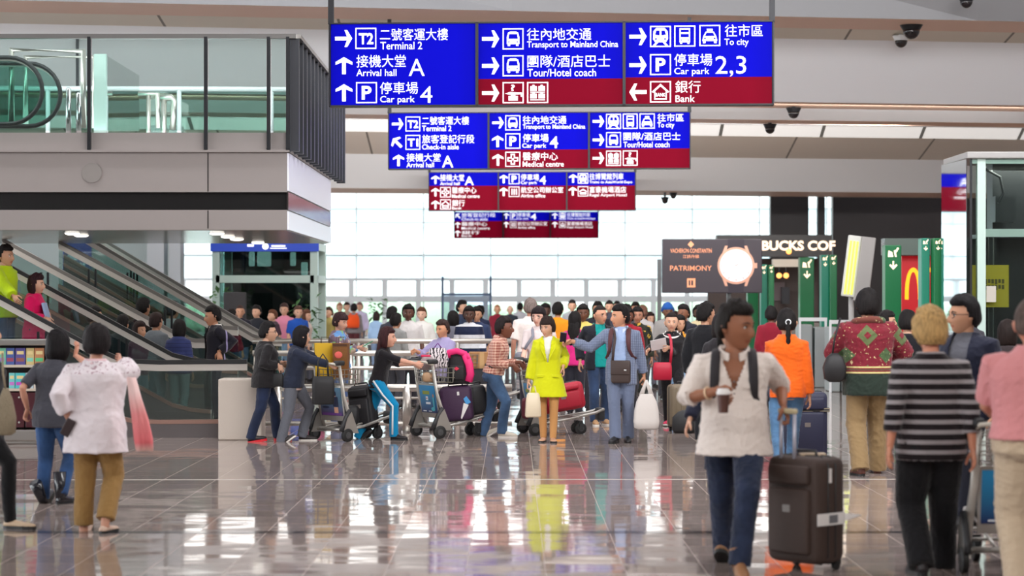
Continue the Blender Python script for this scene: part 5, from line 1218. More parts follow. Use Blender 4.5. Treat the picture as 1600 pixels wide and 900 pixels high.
def suitcase(label, loc, rz, w_, d, h, m, handle=0, hard=False, tilt=None, wheels=4, group=None, extra=None, pocket=True, name='suitcase', hm=None, handle_y=None, handle_x=0):
    """front face looks to -y before turning"""
    t = thing(name, label, 'suitcase', loc, rz, group)
    if tilt: t.rotation_euler = tilt
    zb = .045 if wheels else 0
    b = MB(); b.rbox((0, 0, zb+h/2), (w_, d, h), min(.06, d*.3)); sh = b.build('shell', m, t, True)
    b = MB(); q = .004
    for yy in ((-d*.12, d*.12) if not hard else (0,)):
        pts = [];
        for (x, z) in ((-w_/2+.05, 0), (w_/2-.05, 0), (w_/2, .05), (w_/2, h-.05), (w_/2-.05, h), (-w_/2+.05, h), (-w_/2, h-.05), (-w_/2, .05)): pts.append((x*1.004, yy, zb+z*1.0+(.002 if z > h/2 else -.002 if z == 0 else 0)))
        b.tube(pts, .006, 6, closed=True)
    b.build('zip_line', black_plastic, sh, True)
    if pocket and not hard:
        b = MB(); b.rbox((0, -d/2-.006, zb+h*.40), (w_*.78, .06, h*.62), .028); pk = b.build('front_pocket', m, t, True)
        b = MB(); b.rbox((0, -d/2-.012, zb+h*.83), (w_*.78, .05, h*.18), .024); b.build('top_pocket', m, t, True)
        b = MB(); b.box((0, -d/2-.038, zb+h*.52), (.06, .006, .045)); b.build('badge', mat('badge_grey', (120, 112, 108), .4), pk)
    if hard:
        b = MB()
        for i in range(5): b.rbox((-w_*.36+w_*.18*i, -d/2, zb+h/2), (.02, .014, h*.86), .006)
        b.build('rib', m, sh, True)
    if wheels:
        for sx in (-1, 1):
            for sy in ((-1, 1) if wheels == 4 else (1,)):
                b = MB(); b.tube([(sx*(w_/2-.05)-.014, sy*(d/2-.05), .028), (sx*(w_/2-.05)+.014, sy*(d/2-.05), .028)], .028, 14); b.box((sx*(w_/2-.05), sy*(d/2-.05), .05), (.05, .05, .03)); b.build('wheel', black_rubber, t)
    b = MB(); b.tube([(-.09, 0, zb+h), (-.08, 0, zb+h+.03), (.08, 0, zb+h+.03), (.09, 0, zb+h)], .010, 8); b.build('carry_handle', black_plastic, t, True)
    if handle:
        b = MB(); yb = d/2-.05 if handle_y is None else handle_y
        for s in (-1, 1): b.tube([(handle_x+s*.055, yb, zb+h-.03), (handle_x+s*.055, yb, zb+h+handle)], [(.013, .010)]*2, 8)
        hd = b.build('telescopic_handle', mat('handle_alu', (190, 188, 200), .35, .3), t, True)
        b = MB(); b.rbox((handle_x, yb, zb+h+handle+.012), (.15, .035, .035), .014); b.build('grip', hm or black_plastic, hd, True)
    if extra: extra(t, sh, zb)
    return t
def quad_bag(label, cat, name, loc, rz, rings, m, handles=(), group=None, hm=None, extra=None):
    """soft bag from stacked rounded sections: (z, half width, half depth, dx)"""
    t = thing(name, label, cat, loc, rz, group); b = MB()
    def sec(z, a, d, dx=0, ex=3.2):
        o = []
        for j in range(24):
            q = 2*pi*j/24; cc, sn = cos(q), sin(q); o.append((dx+math.copysign(abs(cc)**(2/ex), cc)*a, math.copysign(abs(sn)**(2/ex), sn)*d, z))
        return o
    b.rings([sec(*r) for r in rings]); me = b.mesh('body'); 
    o = link_mesh(me, 'body', m, t)
    for pts, r in handles: g = MB(); g.tube([Vector(p) for p in pts], r, 8); g.build('handle', hm or m, t, True)
    if extra: extra(t, o)
    return t
def backpack(label, A_, m, strapm, back=True, w=.135, depth=.12, one=None):
    """straps over the wearer's shoulders; the pack itself rides on the back"""
    T_ = A_['T']; body = A_['body']; t = thing('backpack', label, 'backpack', body.location.copy(), body.rotation_euler[2])
    s = A_['s']
    for sg in ((1, -1) if one is None else (one,)):
        g = MB(); pts = [T_(.44, -.115, sg*.085), T_(.492, -.07, sg*.093), T_(.508, -.01, sg*.100), T_(.488, .065, sg*.106), T_(.43, .122, sg*.110), T_(.34, .142, sg*.113), T_(.24, .138, sg*.122), T_(.16, .09, sg*.155), T_(.13, 0, sg*.185), T_(.14, -.10, sg*.14)]
        g.tube(pts, [(.030*s, .010*s)]*6+[(.02*s, .008*s)]*4, 10, ref=A_['rt']); g.build('strap', strapm, t, True)
    if back:
        b = MB(); R = A_['T']
        def sec(tt, a, d): return [T_(tt, -.125-d+d*sin(2*pi*j/20), a*cos(2*pi*j/20)) for j in range(20)]
        b.rings([sec(.06, .08, .05), sec(.08, w, depth*.8), sec(.2, w+.01, depth), sec(.34, w, depth*.8), sec(.44, w*.85, depth*.55), sec(.47, .06, .03)]); b.build('pack', m, t, True)
    return t
def cross_strap(t, A_, sg, end, m, r=(.016, .005), out=.0):
    """strap from one shoulder across the chest to a bag at end (local to the wearer)"""
    T_ = A_['T']; g = MB(); e = Vector(end)
    p = [T_(.40, -.12, sg*.06), T_(.495, -.05, sg*.075), T_(.505, .01, sg*.085), T_(.47, .09+out, sg*.075), T_(.38, .150+out, sg*.05)]
    m1 = p[-1].lerp(e, .5)+A_['fw']*.02; g.tube(p+[m1, e], [r]*7, 8, ref=A_['rt']); return g.build('strap', m, t, True)
# ================================================================== THE TRAVELLERS
BLK = (24, 20, 20); DKBR = (40, 26, 24)
EAST = (206, 160, 134); TAN = (186, 138, 110); DARK = (112, 70, 52); IND = (142, 94, 68); PALE = (220, 176, 154)
def sh(c, sole=black_rubber, **k): return dict(m=mat('shoe_%02x%02x%02x' % c, c, .5), sole=sole, **k)
red_sole = mat('red_sole', (214, 30, 44), .5); white_sole = mat('white_sole', (220, 214, 206), .6)
white_c = cloth((232, 224, 218)); 
# ---- 1 man in the white shirt, nearest on the right
A1 = person('man in rolled up white shirt holding a paper coffee cup, nearest walker on the right', 1163, 13.7, 446, yaw=-6, headyaw=56, headpitch=-4, hair=('short', (26, 20, 18)), skin=(150, 98, 72), lod=0, build=1.08,
    feet=((1156, -.22, 0, -8), (1131, .42, .035, 30)), hands=((1229, 645, .05), (1127, 618, -.26)), elbow=(None, Vector((-1, .5, -.5))), curl=(1.0, .75), lean=2,
    topc=dict(name='shirt', m=cloth((226, 214, 206)), hem=.115, sleeve=1.2, ease=.024, flare=.040, collar=cloth((226, 214, 206)), fold=.010, open=(.0, .075, 9), openfrom=.30, belly=.03),
    bottom=dict(name='jeans', m=cloth((36, 46, 70), 'denim'), knee=.072, hem=.066, fold=.008), shoes=sh((150, 106, 70), boot=.10, name='boot'))
T_ = A1['T']
g = MB()
for i, tt in enumerate((.33, .26, .18, .10, .02)): g.ball(T_(tt, .152-.006*abs(i-2), .0), .008, 8)
g.build('button', mat('button_grey', (120, 112, 110), .4), A1['top'], True)
for sg in (1, -1):
    g = MB(); vs = [T_(.345, .139, sg*.04), T_(.345, .128, sg*.115), T_(.30, .130, sg*.115), T_(.285, .142, sg*.078), T_(.30, .142, sg*.04)]; g.add(vs+[v+A1['fw']*.006 for v in vs], [(5, 6, 7, 8, 9), (4, 3, 2, 1, 0)]+[(i, (i+1) % 5, 5+(i+1) % 5, 5+i) for i in range(5)]); g.build('pocket_flap', cloth((222, 210, 202)), A1['top'])
backpack('black backpack worn by the man with the coffee cup', A1, mat('pack_black', (30, 27, 30), .7), mat('strap_black', (34, 29, 34), .7))
S, e, w_, tg = A1['arms'][1]; g = MB(); d = (w_-e).normalized(); a_, b_ = d.orthogonal().normalized(), d.cross(d.orthogonal().normalized()); c = e.lerp(w_, .68); g.tube([c+(a_*cos(q*pi/8)+b_*sin(q*pi/8))*.037 for q in range(16)], .006, 6, closed=True); g.build('bracelet', mat('bracelet_cream', (226, 196, 160), .5), A1['body'], True)
c = P(1130, 645, 13.36); t = thing('coffee_cup', 'brown paper coffee cup with a white lid, held by the man in white', 'cup', c); k = 13.36/F
b = MB(); h_ = 30*k; b.tube([(0, 0, 0), (0, 0, h_*.98)], [7.5*k, 10*k], 20); b.build('cup', mat('cup_brown', (84, 50, 42), .5), t, angle=40)
b = MB(); b.tube([(0, 0, h_*.96), (0, 0, h_+.008), (0, 0, h_+.014), (0, 0, h_+.030), (0, 0, h_+.032)], [11*k, 11.2*k, 9.6*k, 9*k, 7*k], 20); b.build('lid', mat('lid_white', (232, 228, 226), .35), t, angle=40)
# ---- his suitcase
def sc1(t, shl, zb):
    b = MB(); b.box((.212, -.02, .60), (.004, .035, .09)); b.build('luggage_tag', mat('tag_white', (226, 222, 220), .5), t)
    b = MB(); b.box((.222, -.02, .33), (.004, .26, .075)); b.box((.226, -.0, .33), (.003, .08, .05), 1); b.add([(.222, .11, .31), (.222, .11, .36), (.30, .19, .35), (.23, .2, .32)], [(0, 1, 2, 3)]); b.build('flight_tag', [mat('tag_white', (226, 222, 220), .5), mat('tag_print', (110, 110, 114), .6)], t)
c = P(1259, 0, 13.75); b_ = 0
suitcase('large dark brown suitcase pulled by the man with the coffee cup', (c.x, 13.75, 0), radians(-48), .42, .30, .67, mat('case_brown', (62, 46, 40), .65, bump=.3, bscale=220), handle=.27, handle_y=-.12, handle_x=-.045, wheels=2, extra=sc1, hm=mat('grip_cream', (190, 176, 140), .5))
c = P(1262, 741, 13.75); b = MB(); b.box((0, 0, .006), (.16, .10, .012)); tag(b.build('folder', mat('folder_cream', (206, 184, 156), .6), loc=(c.x+.03, c.y+.0, .717)), 'small cream folder lying on top of the large brown suitcase', 'folder')
# ---- woman in navy coat, mostly hidden behind him
A = person('person in a long navy coat, mostly hidden behind the man with the coffee cup', 1146, 15.7, 487, yaw=-8, hair=('bob', BLK), skin=EAST, female=True, lod=1, hands=((1196, 640, .1), (1073, 668, -.05)), feet=((1150, 0, 0), (1132, .2, 0)), headyaw=20,
    topc=dict(name='coat', m=cloth((24, 26, 46)), hem=.42, flare=.03, ease=.03), bottom=dict(m=cloth((26, 26, 32))), shoes=sh((26, 24, 26)), height=1.60)
# ---- orange jacket
A3 = person('woman in bright orange jacket with a long black braid, seen from behind', 1237, 21.3, 474, yaw=176, hair=('pony', BLK, .38), skin=TAN, female=True, lod=0, build=1.06, feet=((1218, -.1, 0), (1236, .35, 0, 10)), hands=((1205, 628, .3), (1267, 636, .05)),
    topc=dict(name='jacket', m=cloth((222, 94, 16)), hem=.09, ease=.03, fold=.010, collar=cloth((222, 94, 16))), bottom=dict(name='jeans', m=cloth((74, 110, 146), 'denim'), hem=.055, knee=.062), shoes=sh((190, 24, 40)))
def sc3(t, shl, zb):
    b = MB(); b.rbox((0, 0, .56), (.49, .335, .045), .01); st = b.build('luggage_strap', mat('strap_navy', (40, 42, 50), .6), t); b = MB(); b.rbox((0, 0, .572), (.494, .339, .008), .003); b.rbox((0, 0, .548), (.494, .339, .008), .003); b.build('strap_edge', mat('strap_beige', (170, 156, 130), .6), st); b = MB(); b.rbox((.1, -.172, .56), (.07, .02, .06), .006); b.build('buckle', black_plastic, st)
    b = MB(); b.box((-.05, -.163, .30), (.06, .004, .018)); b.box((-.02, -.163, .36), (.05, .004, .012)); b.build('scuff_sticker', white_paint, t)
c = P(1254, 0, 22.6); suitcase('navy blue suitcase with a belt strap, standing beside the woman in orange', (c.x, 22.6, 0), radians(8), .47, .32, .70, mat('case_navy', (36, 38, 64), .5, bump=.2, bscale=200), wheels=4, extra=sc3)
# ---- patterned hoodie
A4 = person('man in red and green patterned hoodie and khaki trousers, walking away', 1350, 21.1, 446, yaw=184, hair=('short', BLK), skin=TAN, lod=0, build=1.12, feet=((1343, -.12, 0), (1370, .25, 0, 8)), hands=((1318, 560, .42), (1388, 565, .42)), elbow=(Vector((.9, .5, -.5)), Vector((-.9, .5, -.5))),
    topc=dict(name='hoodie', m=cloth((114, 28, 42), 'knit'), hem=.16, ease=.05, fold=.010), bottom=dict(m=cloth((136, 112, 78)), ease=.024, hem=.078, knee=.082, fold=.010), shoes=sh((92, 50, 40)))
T_ = A4['T']; g = MB(); g.tube([T_(.50+.03*max(0, -cos(a*pi/10))*0-.02*cos(a*pi/10), .09*cos(a*pi/10)-.01, .115*sin(a*pi/10)) for a in range(20)], [(.05, .036)]*20, 10, closed=True); g.build('hood', cloth((110, 60, 50), 'knit'), A4['top'], True)
c = P(1304, 597, 21.0); quad_bag('black round bag hanging at the left of the man in the patterned hoodie', 'bag', 'shoulder_bag', c, 0, [(0, .05, .03), (.03, .10, .06), (.14, .115, .07), (.24, .08, .05), (.28, .03, .02)], mat('bag_black', (24, 23, 25), .6), [([(-.02, 0, .27), (.0, .0, .42), (.06, .02, .62)], .010)])
# ---- striped woman
A5 = person('blonde woman in black and grey striped top, nearest back on the right', 1448, 13.5, 463, yaw=182, hair=('short', (176, 142, 92)), skin=(206, 140, 112), female=True, lod=0, build=1.26, feet=((1437, -.05, 0), (1470, .35, 0, 25)), hands=((1388, 712, -.05), (1522, 716, -.05)), curl=(.35, .3),
    topc=dict(name='top', m=cloth((26, 18, 22), 'stripes'), hem=.13, ease=.024, sleeve=1.62, fold=.008), bottom=dict(m=cloth((16, 15, 19)), ease=.03, hem=.075, knee=.08, thigh=.10), shoes=sh((40, 34, 36)))
# ---- pink polo
A6 = person('man in pink polo shirt and beige trousers, cut by the right edge', 1606, 12.4, 452, yaw=176, hair=('crop', (84, 70, 64)), skin=(200, 140, 116), lod=0, build=1.22, feet=((1592, -.05, 0), (1634, .3, 0, 15)), hands=((1577, 672, .42), (1650, 672, .42)), elbow=(Vector((.9, .3, -.6)), None), curl=(.9, .9),
    topc=dict(name='polo_shirt', m=cloth((206, 136, 138)), hem=-.04, ease=.034, sleeve=.88, collar=cloth((206, 136, 138)), sease=.03, fold=.008), bottom=dict(m=cloth((186, 166, 142)), ease=.028, hem=.078, knee=.084, thigh=.098, fold=.009), shoes=sh((70, 48, 40)))
T_ = A6['T']; g = MB(); g.tube([T_(.105, .135*cos(a*pi/12)-.0, .192*sin(a*pi/12)) for a in range(24)], [(.020, .006)]*24, 8, closed=True, ref=(0, 0, 1)); g.build('belt', mat('belt_brown', (64, 36, 32), .5), A6['body'], True)
def ad_mat(key, top, bottom, e=.18):
    m = mat(key, top, .35, emit=0); N, L, b = nodes_of(m); tc = N.new('ShaderNodeTexCoord'); sp = N.new('ShaderNodeSeparateXYZ'); L.new(tc.outputs['Generated'], sp.inputs[0]); r = ramp(N, [(0, bottom), (.55, top), (1, tuple(min(255, int(v*1.25)) for v in top))]); L.new(sp.outputs[2], r.inputs[0]); L.new(r.outputs[0], b.inputs['Base Color']); return m
prints = [mat('ad_white', (232, 236, 240), .5), mat('ad_olive', (150, 160, 70), .5), mat('ad_skin', (200, 150, 124), .5), mat('ad_navy', (30, 36, 66), .5), mat('ad_red', (206, 50, 60), .5), mat('ad_aqua', (90, 190, 206), .5)]
blue_ad = (ad_mat('ad_blue', (30, 120, 168), (20, 34, 90)), [('r', -.03, .10, .18, .045, 1), ('r', -.02, .03, .06, .05, 0), ('r', -.02, .03, .035, .012, 4), ('r', -.0, -.03, .12, .028, 0), ('r', -.11, -.13, .09, .012, 0), ('r', .03, -.13, .08, .010, 0), ('e', .12, -.10, .10, .05, 5), ('r', .15, -.02, .035, .13, 5), ('e', .15, .065, .035, .045, 2)], prints)
purple_ad = (ad_mat('ad_purple', (84, 116, 140), (66, 40, 92)), [('r', -.12, .11, .10, .04, 1), ('e', .09, .12, .05, .06, 3), ('e', .09, .105, .042, .05, 2), ('r', .09, .02, .10, .12, 3), ('r', .09, -.09, .075, .09, 2), ('e', -.10, -.05, .13, .03, 3), ('e', -.10, -.045, .07, .012, 2), ('r', -.0, -.13, .36, .03, 4)], prints[:4]+[mat('ad_violet', (96, 50, 120), .5)])
trolley('luggage trolley with a blue advert, pushed by the man in the pink polo', 1582, 13.55, 90, blue_ad)
c = P(1590, 0, 14.1); suitcase('dark suitcase lying on the trolley of the man in pink', (c.x, 14.08, .24), 0, .50, .30, .34, mat('case_dark', (30, 28, 34), .6), wheels=0, pocket=False)
# ---- right-hand background
person('man in glasses and navy jacket looking left, between the striped top and pink polo', 1500, 16.2, 454, yaw=-40, headyaw=-38, hair=('short', (18, 15, 16)), skin=TAN, lod=0, glasses=black_plastic, feet=((1500, 0, 0), (1520, .2, 0)), build=1.08,
    topc=[dict(name='t_shirt', m=cloth((92, 92, 100)), hem=.06, ease=.008, sleeve=.8), dict(name='jacket', m=cloth((24, 27, 46)), hem=.12, ease=.032, open=(.06, .075, 9), collar=None)], bottom=dict(m=cloth((34, 36, 48))), shoes=sh((24, 22, 24)))
def crowd(label, px, top, Y, yaw, topc, bot, hair=('short', BLK), skin=EAST, female=False, name='shirt', lod=2, sleeve=1.9, z0=0, group=None, **k):
    d = dict(name=name, m=topc if not isinstance(topc, tuple) else cloth(topc), hem=k.pop('hem', .1), ease=k.pop('ease', .022), sleeve=sleeve)
    return person(label, px, Y, top, yaw=yaw, hair=hair, skin=skin, female=female, lod=lod, topc=k.pop('tops', d), bottom=dict(m=cloth(bot) if isinstance(bot, tuple) else bot, name='trousers'), shoes=sh((40, 36, 36)), z0=z0, stride=k.pop('stride', .1), **k)
crowd('woman with long black hair, small, just right of the navy jacket man\'s head', 1517, 480, 30, -10, (60, 58, 66), (40, 40, 46), ('long', BLK), female=True)
crowd('woman with long black hair in profile, between the hoodie man and blonde woman', 1386, 482, 26.5, 70, (40, 36, 40), (36, 36, 44), ('long', BLK), female=True, lod=1)
crowd('person in black jacket, mostly hidden left of the blonde woman\'s neck', 1418, 481, 23.5, 170, (20, 20, 26), (26, 26, 30), ('short', BLK), name='jacket')
crowd('short dark haired woman left of the pink polo man\'s shoulder', 1574, 497, 21, 165, (44, 36, 38), (30, 30, 36), ('bob', (30, 20, 18)), female=True)
crowd('man in black suit looking right, behind the coffee cup man\'s shoulder', 1103, 469, 25.6, 150, (20, 20, 25), (24, 24, 30), ('short', BLK), TAN, headyaw=-30, name='suit_jacket', hem=.2, lod=1)
crowd('woman with dark hair, half hidden at the coffee cup man\'s left shoulder', 1127, 486, 22.5, 150, (34, 30, 34), (30, 30, 36), ('bob', (28, 20, 22)), female=True)
crowd('dark skinned man in cream shirt, behind the man in black suit', 1092, 474, 36, 0, (206, 190, 150), (60, 60, 66), skin=(84, 56, 44))
crowd('bearded man in black polo looking left, right of the shouting woman', 1068, 473, 33.5, -40, (30, 30, 42), (40, 42, 54), skin=(130, 84, 62), sleeve=.9, build=1.1)
crowd('man in a blue turban behind the shouting woman', 1043, 471, 37, 10, (150, 146, 144), (60, 60, 66), ('turban', (30, 84, 160)), (120, 80, 60))
crowd('person in pale pink top, between the turban and the black polo', 1054, 484, 38, 160, (214, 180, 184), (60, 60, 70), ('short', DKBR))
crowd('woman in black with orange flowered sleeves, behind the woman holding white paper', 1062, 490, 32, 20, cloth((30, 22, 24), 'floral'), (110, 140, 170), ('bob', BLK), TAN, female=True)
crowd('person in dark red shirt, right of the coffee cup man\'s chin', 1205, 476, 34, 170, (128, 20, 40), (50, 50, 60), skin=DARK)
c = P(1068, 0, 28.2); suitcase('olive brown ribbed suitcase, left of the navy coat', (c.x, 28.2, 0), radians(16), .40, .26, .56, mat('case_olive', (112, 98, 78), .5), hard=True)
c = P(1070, 672, 27.6); quad_bag('black soft bag leaning on the olive brown suitcase', 'bag', 'soft_bag', (c.x, 27.7, 0), 0, [(0, .13, .08), (.05, .16, .10), (.2, .15, .09), (.27, .08, .05), (.29, .03, .02)], mat('bag_black', (24, 23, 25), .6))
# ---- woman with the white paper
A = person('woman in black with white collar holding a white paper, mouth open', 1037, 29, 483, yaw=-4, hair=('bun', (30, 22, 22)), skin=EAST, female=True, lod=1, feet=((1063, -.1, 0), (1042, .3, 0, 10)), hands=((1042, 545, -.26), (1011, 549, -.2)), glasses=None,
    topc=dict(name='top', m=cloth((24, 22, 25)), hem=.14, ease=.02, collar=white_c), bottom=dict(name='leggings', m=cloth((22, 20, 24)), ease=.005, hem=.04, knee=.055, thigh=.08), shoes=sh((214, 50, 90), white_sole))
T_ = A['T']; g = MB(); g.tube([T_(.475-.045*max(0, cos(a*pi/10)), .095*cos(a*pi/10), .100*sin(a*pi/10)) for a in range(20)], [(.030, .016)]*20, 8, closed=True); g.build('wide_collar', white_c, A['top'], True)
b = MB(); M = Matrix.Rotation(radians(-12), 4, 'Y') @ Matrix.Rotation(radians(-40), 4, 'X'); b.box((0, 0, 0), (.21, .29*.75, .003), 0, M); tag(b.build('paper_sheet', mat('paper_white', (240, 238, 240), .7), loc=P(1029, 538, 28.7)), 'white paper sheet held by the woman in black', 'paper')
c = P(1035, 594, 28.68); t = quad_bag('red shoulder bag of the woman holding white paper', 'bag', 'shoulder_bag', c, 0, [(0, .11, .035), (.02, .125, .05), (.16, .125, .05), (.225, .115, .04), (.235, .10, .03)], mat('bag_red', (176, 18, 50), .5), [([(.105, 0, .22), (.12, -.01, .40), (.116, .06, .54), (.10, .16, .60), (.09, .28, .60)], (.018, .006))])
# ---- man in blue grey suit
A7 = person('man in blue grey suit reaching a phone out to his right', 966, 26, 472, yaw=-12, headyaw=-52, hair=('short', (20, 17, 18)), skin=(204, 148, 116), lod=0, feet=((981, -.05, 0, -5), (961, -.25, 0, 0)), hands=((1008, 596, -.02), (887, 535, -.12)), curl=(.95, .7), elbow=(None, Vector((-.1, .5, -1))),
    topc=[dict(name='shirt', m=cloth((160, 180, 216)), hem=.10, ease=.010, sleeve=0, collar=cloth((200, 212, 234))), dict(name='suit_jacket', m=cloth((128, 138, 162), 'finecheck'), hem=.20, ease=.028, open=(.085, .07, 9), fold=.008)], bottom=dict(m=cloth((104, 114, 138)), ease=.018, hem=.070), shoes=sh((24, 22, 26)))
c = P(880, 527, 25.85); b = MB(); b.rbox((0, 0, 0), (.078, .014, .12), .006, 0, Matrix.Rotation(.1, 4, 'Y')); b.rbox((0, -.008, 0), (.068, .003, .105), .001, 1, Matrix.Rotation(.1, 4, 'Y')); tag(b.build('smartphone', [mat('phone_black', (20, 18, 22), .2), mat('phone_glass', (34, 24, 36), .08)], loc=c), 'black smartphone held out behind the yellow coat woman\'s shoulder', 'phone')
t = thing('messenger_bag', 'dark brown messenger bag worn across the blue grey suit', 'bag', A7['body'].location.copy(), A7['body'].rotation_euler[2]); k = A7['loc']
cc = k((970, 581, -.26)); b = MB(); b.rbox((cc.x, cc.y, cc.z), (.235, .07, .27), .03, 0); bg_ = b.build('body', mat('leather_brown', (62, 48, 44), .5), t, True)
b = MB(); b.rbox((cc.x, cc.y-.036, cc.z+.05), (.232, .02, .17), .01); b.box((cc.x+.06, cc.y-.048, cc.z+.02), (.03, .004, .018), 1); b.build('flap', [mat('leather_brown', (62, 48, 44), .5), mat('badge_silver', (200, 200, 200), .3, .8)], bg_, True)
cross_strap(t, A7, -1, (cc.x-.10, cc.y-.01, cc.z+.10), mat('strap_brown', (58, 40, 38), .6))
backpack('maroon brown backpack straps on the man in blue grey suit', A7, mat('pack_maroon', (78, 36, 40), .6), mat('pack_maroon', (78, 36, 40), .6), w=.12, depth=.07)
c = P(1010, 671, 25.75); quad_bag('white plastic carrier bag carried by the man in blue grey suit', 'bag', 'carrier_bag', c, 0, [(0, .10, .05), (.02, .145, .08), (.10, .155, .09), (.13, .15, .085), (.22, .145, .08), (.33, .12, .06), (.40, .085, .03), (.42, .07, .02)], cloth((206, 198, 192)), [([(-.06, 0, .40), (-.02, 0, .52), (.0, 0, .585)], [(.03, .006), (.02, .006), (.012, .006)]), ([(.06, 0, .40), (.02, 0, .52), (.0, 0, .585)], [(.03, .006), (.02, .006), (.012, .006)])])
# ---- yellow coat
coat_y = cloth((204, 206, 14))
A8 = person('woman in bright lemon yellow coat with tan tights, centre of the picture', 856, 26, 491, yaw=-4, headyaw=-30, headpitch=-6, hair=('fringe', (42, 28, 24)), skin=(210, 162, 134), female=True, lod=0, feet=((864, -.1, 0, 0), (849, .0, 0, 0)), hands=((881, 580, -.06), (824, 604, -.04)), curl=(.5, .9), armout=.2,
    topc=[dict(name='blouse', m=cloth((236, 232, 230)), hem=.30, ease=.004, sleeve=0), dict(name='coat', m=coat_y, hem=.31, flare=.075, ease=.030, open=(.014, .065, 9), openfrom=.17, fold=.005, sease=.03)],
    bottom=dict(name='tights', m=cloth((190, 138, 84)), ease=.003, hem=.040, knee=.055, thigh=.075, fold=0), shoes=sh((196, 150, 120), low=.55, name='flat_shoe'))
T_ = A8['T']; fw = A8['fw']
for sg in (1, -1):
    g = MB(); vs = [T_(.475, .085, sg*.05), T_(.45, .10, sg*.11), T_(.36, .158, sg*.105), T_(.18, .163, sg*.012), T_(.40, .135, sg*.045)]; g.add(vs+[v+fw*.012 for v in vs], [(5, 6, 7, 8, 9), (4, 3, 2, 1, 0)]+[(i, (i+1) % 5, 5+(i+1) % 5, 5+i) for i in range(5)]); g.build('lapel', coat_y, A8['top'])
    g = MB(); g.rbox(tuple(T_(-.02, .150, sg*.105)), (.085, .02, .03), .006, 0); g.build('pocket_flap', coat_y, A8['top'])
c = P(833, 652, 25.8); quad_bag('cream handbag in the right hand of the yellow coat woman', 'bag', 'handbag', c, radians(12), [(0, .085, .04), (.02, .095, .055), (.18, .088, .05), (.27, .075, .035), (.29, .06, .025)], mat('bag_cream', (222, 206, 178), .45), [([(-.045, 0, .27), (-.03, 0, .36), (.02, 0, .37), (.04, 0, .27)], .008)])
# ---- trolley 3, plaid man
trolley('luggage trolley carrying the red bag, behind the yellow coat woman', 830, 27.4, 14, blue_ad)
A = person('man in pink checked shirt and jeans pushing a trolley to the right', 772, 26.9, 488, yaw=76, headyaw=8, lean=12, hair=('short', (30, 20, 20)), skin=(120, 74, 58), lod=0, build=1.02, feet=((762, .2, .03, 32), (788, -.12, 0, 0)), hands=((817, 571, .1), (806, 576, -.14)), curl=(.9, .9), footyaw=0,
    topc=dict(name='shirt', m=cloth((190, 140, 124), 'check'), hem=-.02, ease=.022, sleeve=1.75, fold=.008, collar=cloth((190, 140, 124), 'check')), bottom=dict(name='jeans', m=cloth((62, 88, 122), 'denim'), hem=.068, ease=.018), shoes=sh((206, 196, 180), white_sole, k=1.05))
T_ = A['T']; g = MB(); g.tube([T_(.12, .128*cos(a*pi/12), .172*sin(a*pi/12)) for a in range(24)], [(.018, .006)]*24, 8, closed=True, ref=(0, 0, 1)); g.build('belt', mat('belt_black', (26, 22, 24), .5), A['body'], True)
c = P(880, 0, 27.45); suitcase('red duffel suitcase lying on the trolley behind the yellow coat woman', (c.x, 27.45, .30), 0, .56, .36, .34, mat('case_red', (170, 16, 44), .55, bump=.2, bscale=120), wheels=0, tilt=(0, radians(-10), radians(8)), pocket=True)
c = P(826, 0, 27.4); b = MB(); b.rbox((0, 0, .13), (.30, .34, .26), .05); tag(b.build('bag', mat('bag_maroon', (96, 24, 40), .6), None, True, loc=(c.x+.06, 27.42, .20)), 'small maroon bag on the trolley, left of the yellow coat woman\'s legs', 'bag')
# ---- behind the centre group
A = person('young man in black rimmed glasses and grey bag strap behind the yellow coat woman', 842, 28.6, 476, yaw=-16, headyaw=-8, hair=('fringe', (30, 22, 24)), skin=(226, 178, 158), lod=1, glasses=black_plastic, hands=(None, (815, 570, -.25)), topc=dict(name='shirt', m=cloth((222, 206, 204)), hem=.1, sleeve=.9), bottom=dict(m=cloth((60, 60, 70))), shoes=sh((40, 40, 44)))
t = thing('shoulder_bag', 'grey strapped shoulder bag of the young man in glasses', 'bag', A['body'].location.copy(), A['body'].rotation_euler[2]); b = MB(); b.rbox((-.24, -.05, .88), (.10, .26, .26), .04); b.build('body', mat('bag_grey', (120, 120, 130), .6), t, True); cross_strap(t, A, -1, (-.20, -.08, 1.0), mat('strap_grey', (130, 130, 142), .6), (.02, .006))
crowd('grey haired man in white short sleeved shirt, seen from behind', 829, 462, 31.5, 178, (228, 214, 208), (40, 36, 50), ('grey', (120, 106, 100)), (176, 124, 104), sleeve=.9, lod=1, build=1.1)
A = person('man in black jacket over a teal shirt, glasses, behind the suit man', 932, 29.6, 473, yaw=12, headyaw=28, hair=('crop', (36, 28, 26)), skin=(200, 146, 118), lod=1, glasses=mat('glasses_brown', (70, 40, 36), .4), build=1.06, feet=((946, -.1, 0), (930, -.25, 0)), hands=(None, (905, 571, -.1)),
    topc=[dict(name='shirt', m=cloth((8, 140, 136)), hem=.1, ease=.010, sleeve=0, collar=cloth((8, 140, 136))), dict(name='jacket', m=cloth((26, 27, 36)), hem=.14, ease=.032, open=(.09, .07, 9))], bottom=dict(name='jeans', m=cloth((42, 60, 92), 'denim'), hem=.07), shoes=sh((176, 136, 96), white_sole))
crowd('tall man in yellow shirt facing the camera, left of the teal shirt', 911, 473, 33, 0, (220, 196, 104), (46, 44, 52), skin=(104, 66, 48), lod=1, sleeve=.95)
crowd('woman with black hair and magenta top, back to the camera, before the yellow shirt', 898, 484, 31.8, 170, (206, 40, 120), (40, 40, 50), ('long', BLK), TAN, female=True)
crowd('man in orange polo, seen from behind near the yellow shirt', 872, 470, 38, 160, (236, 150, 30), (60, 56, 60), skin=TAN, sleeve=.9, build=1.1)
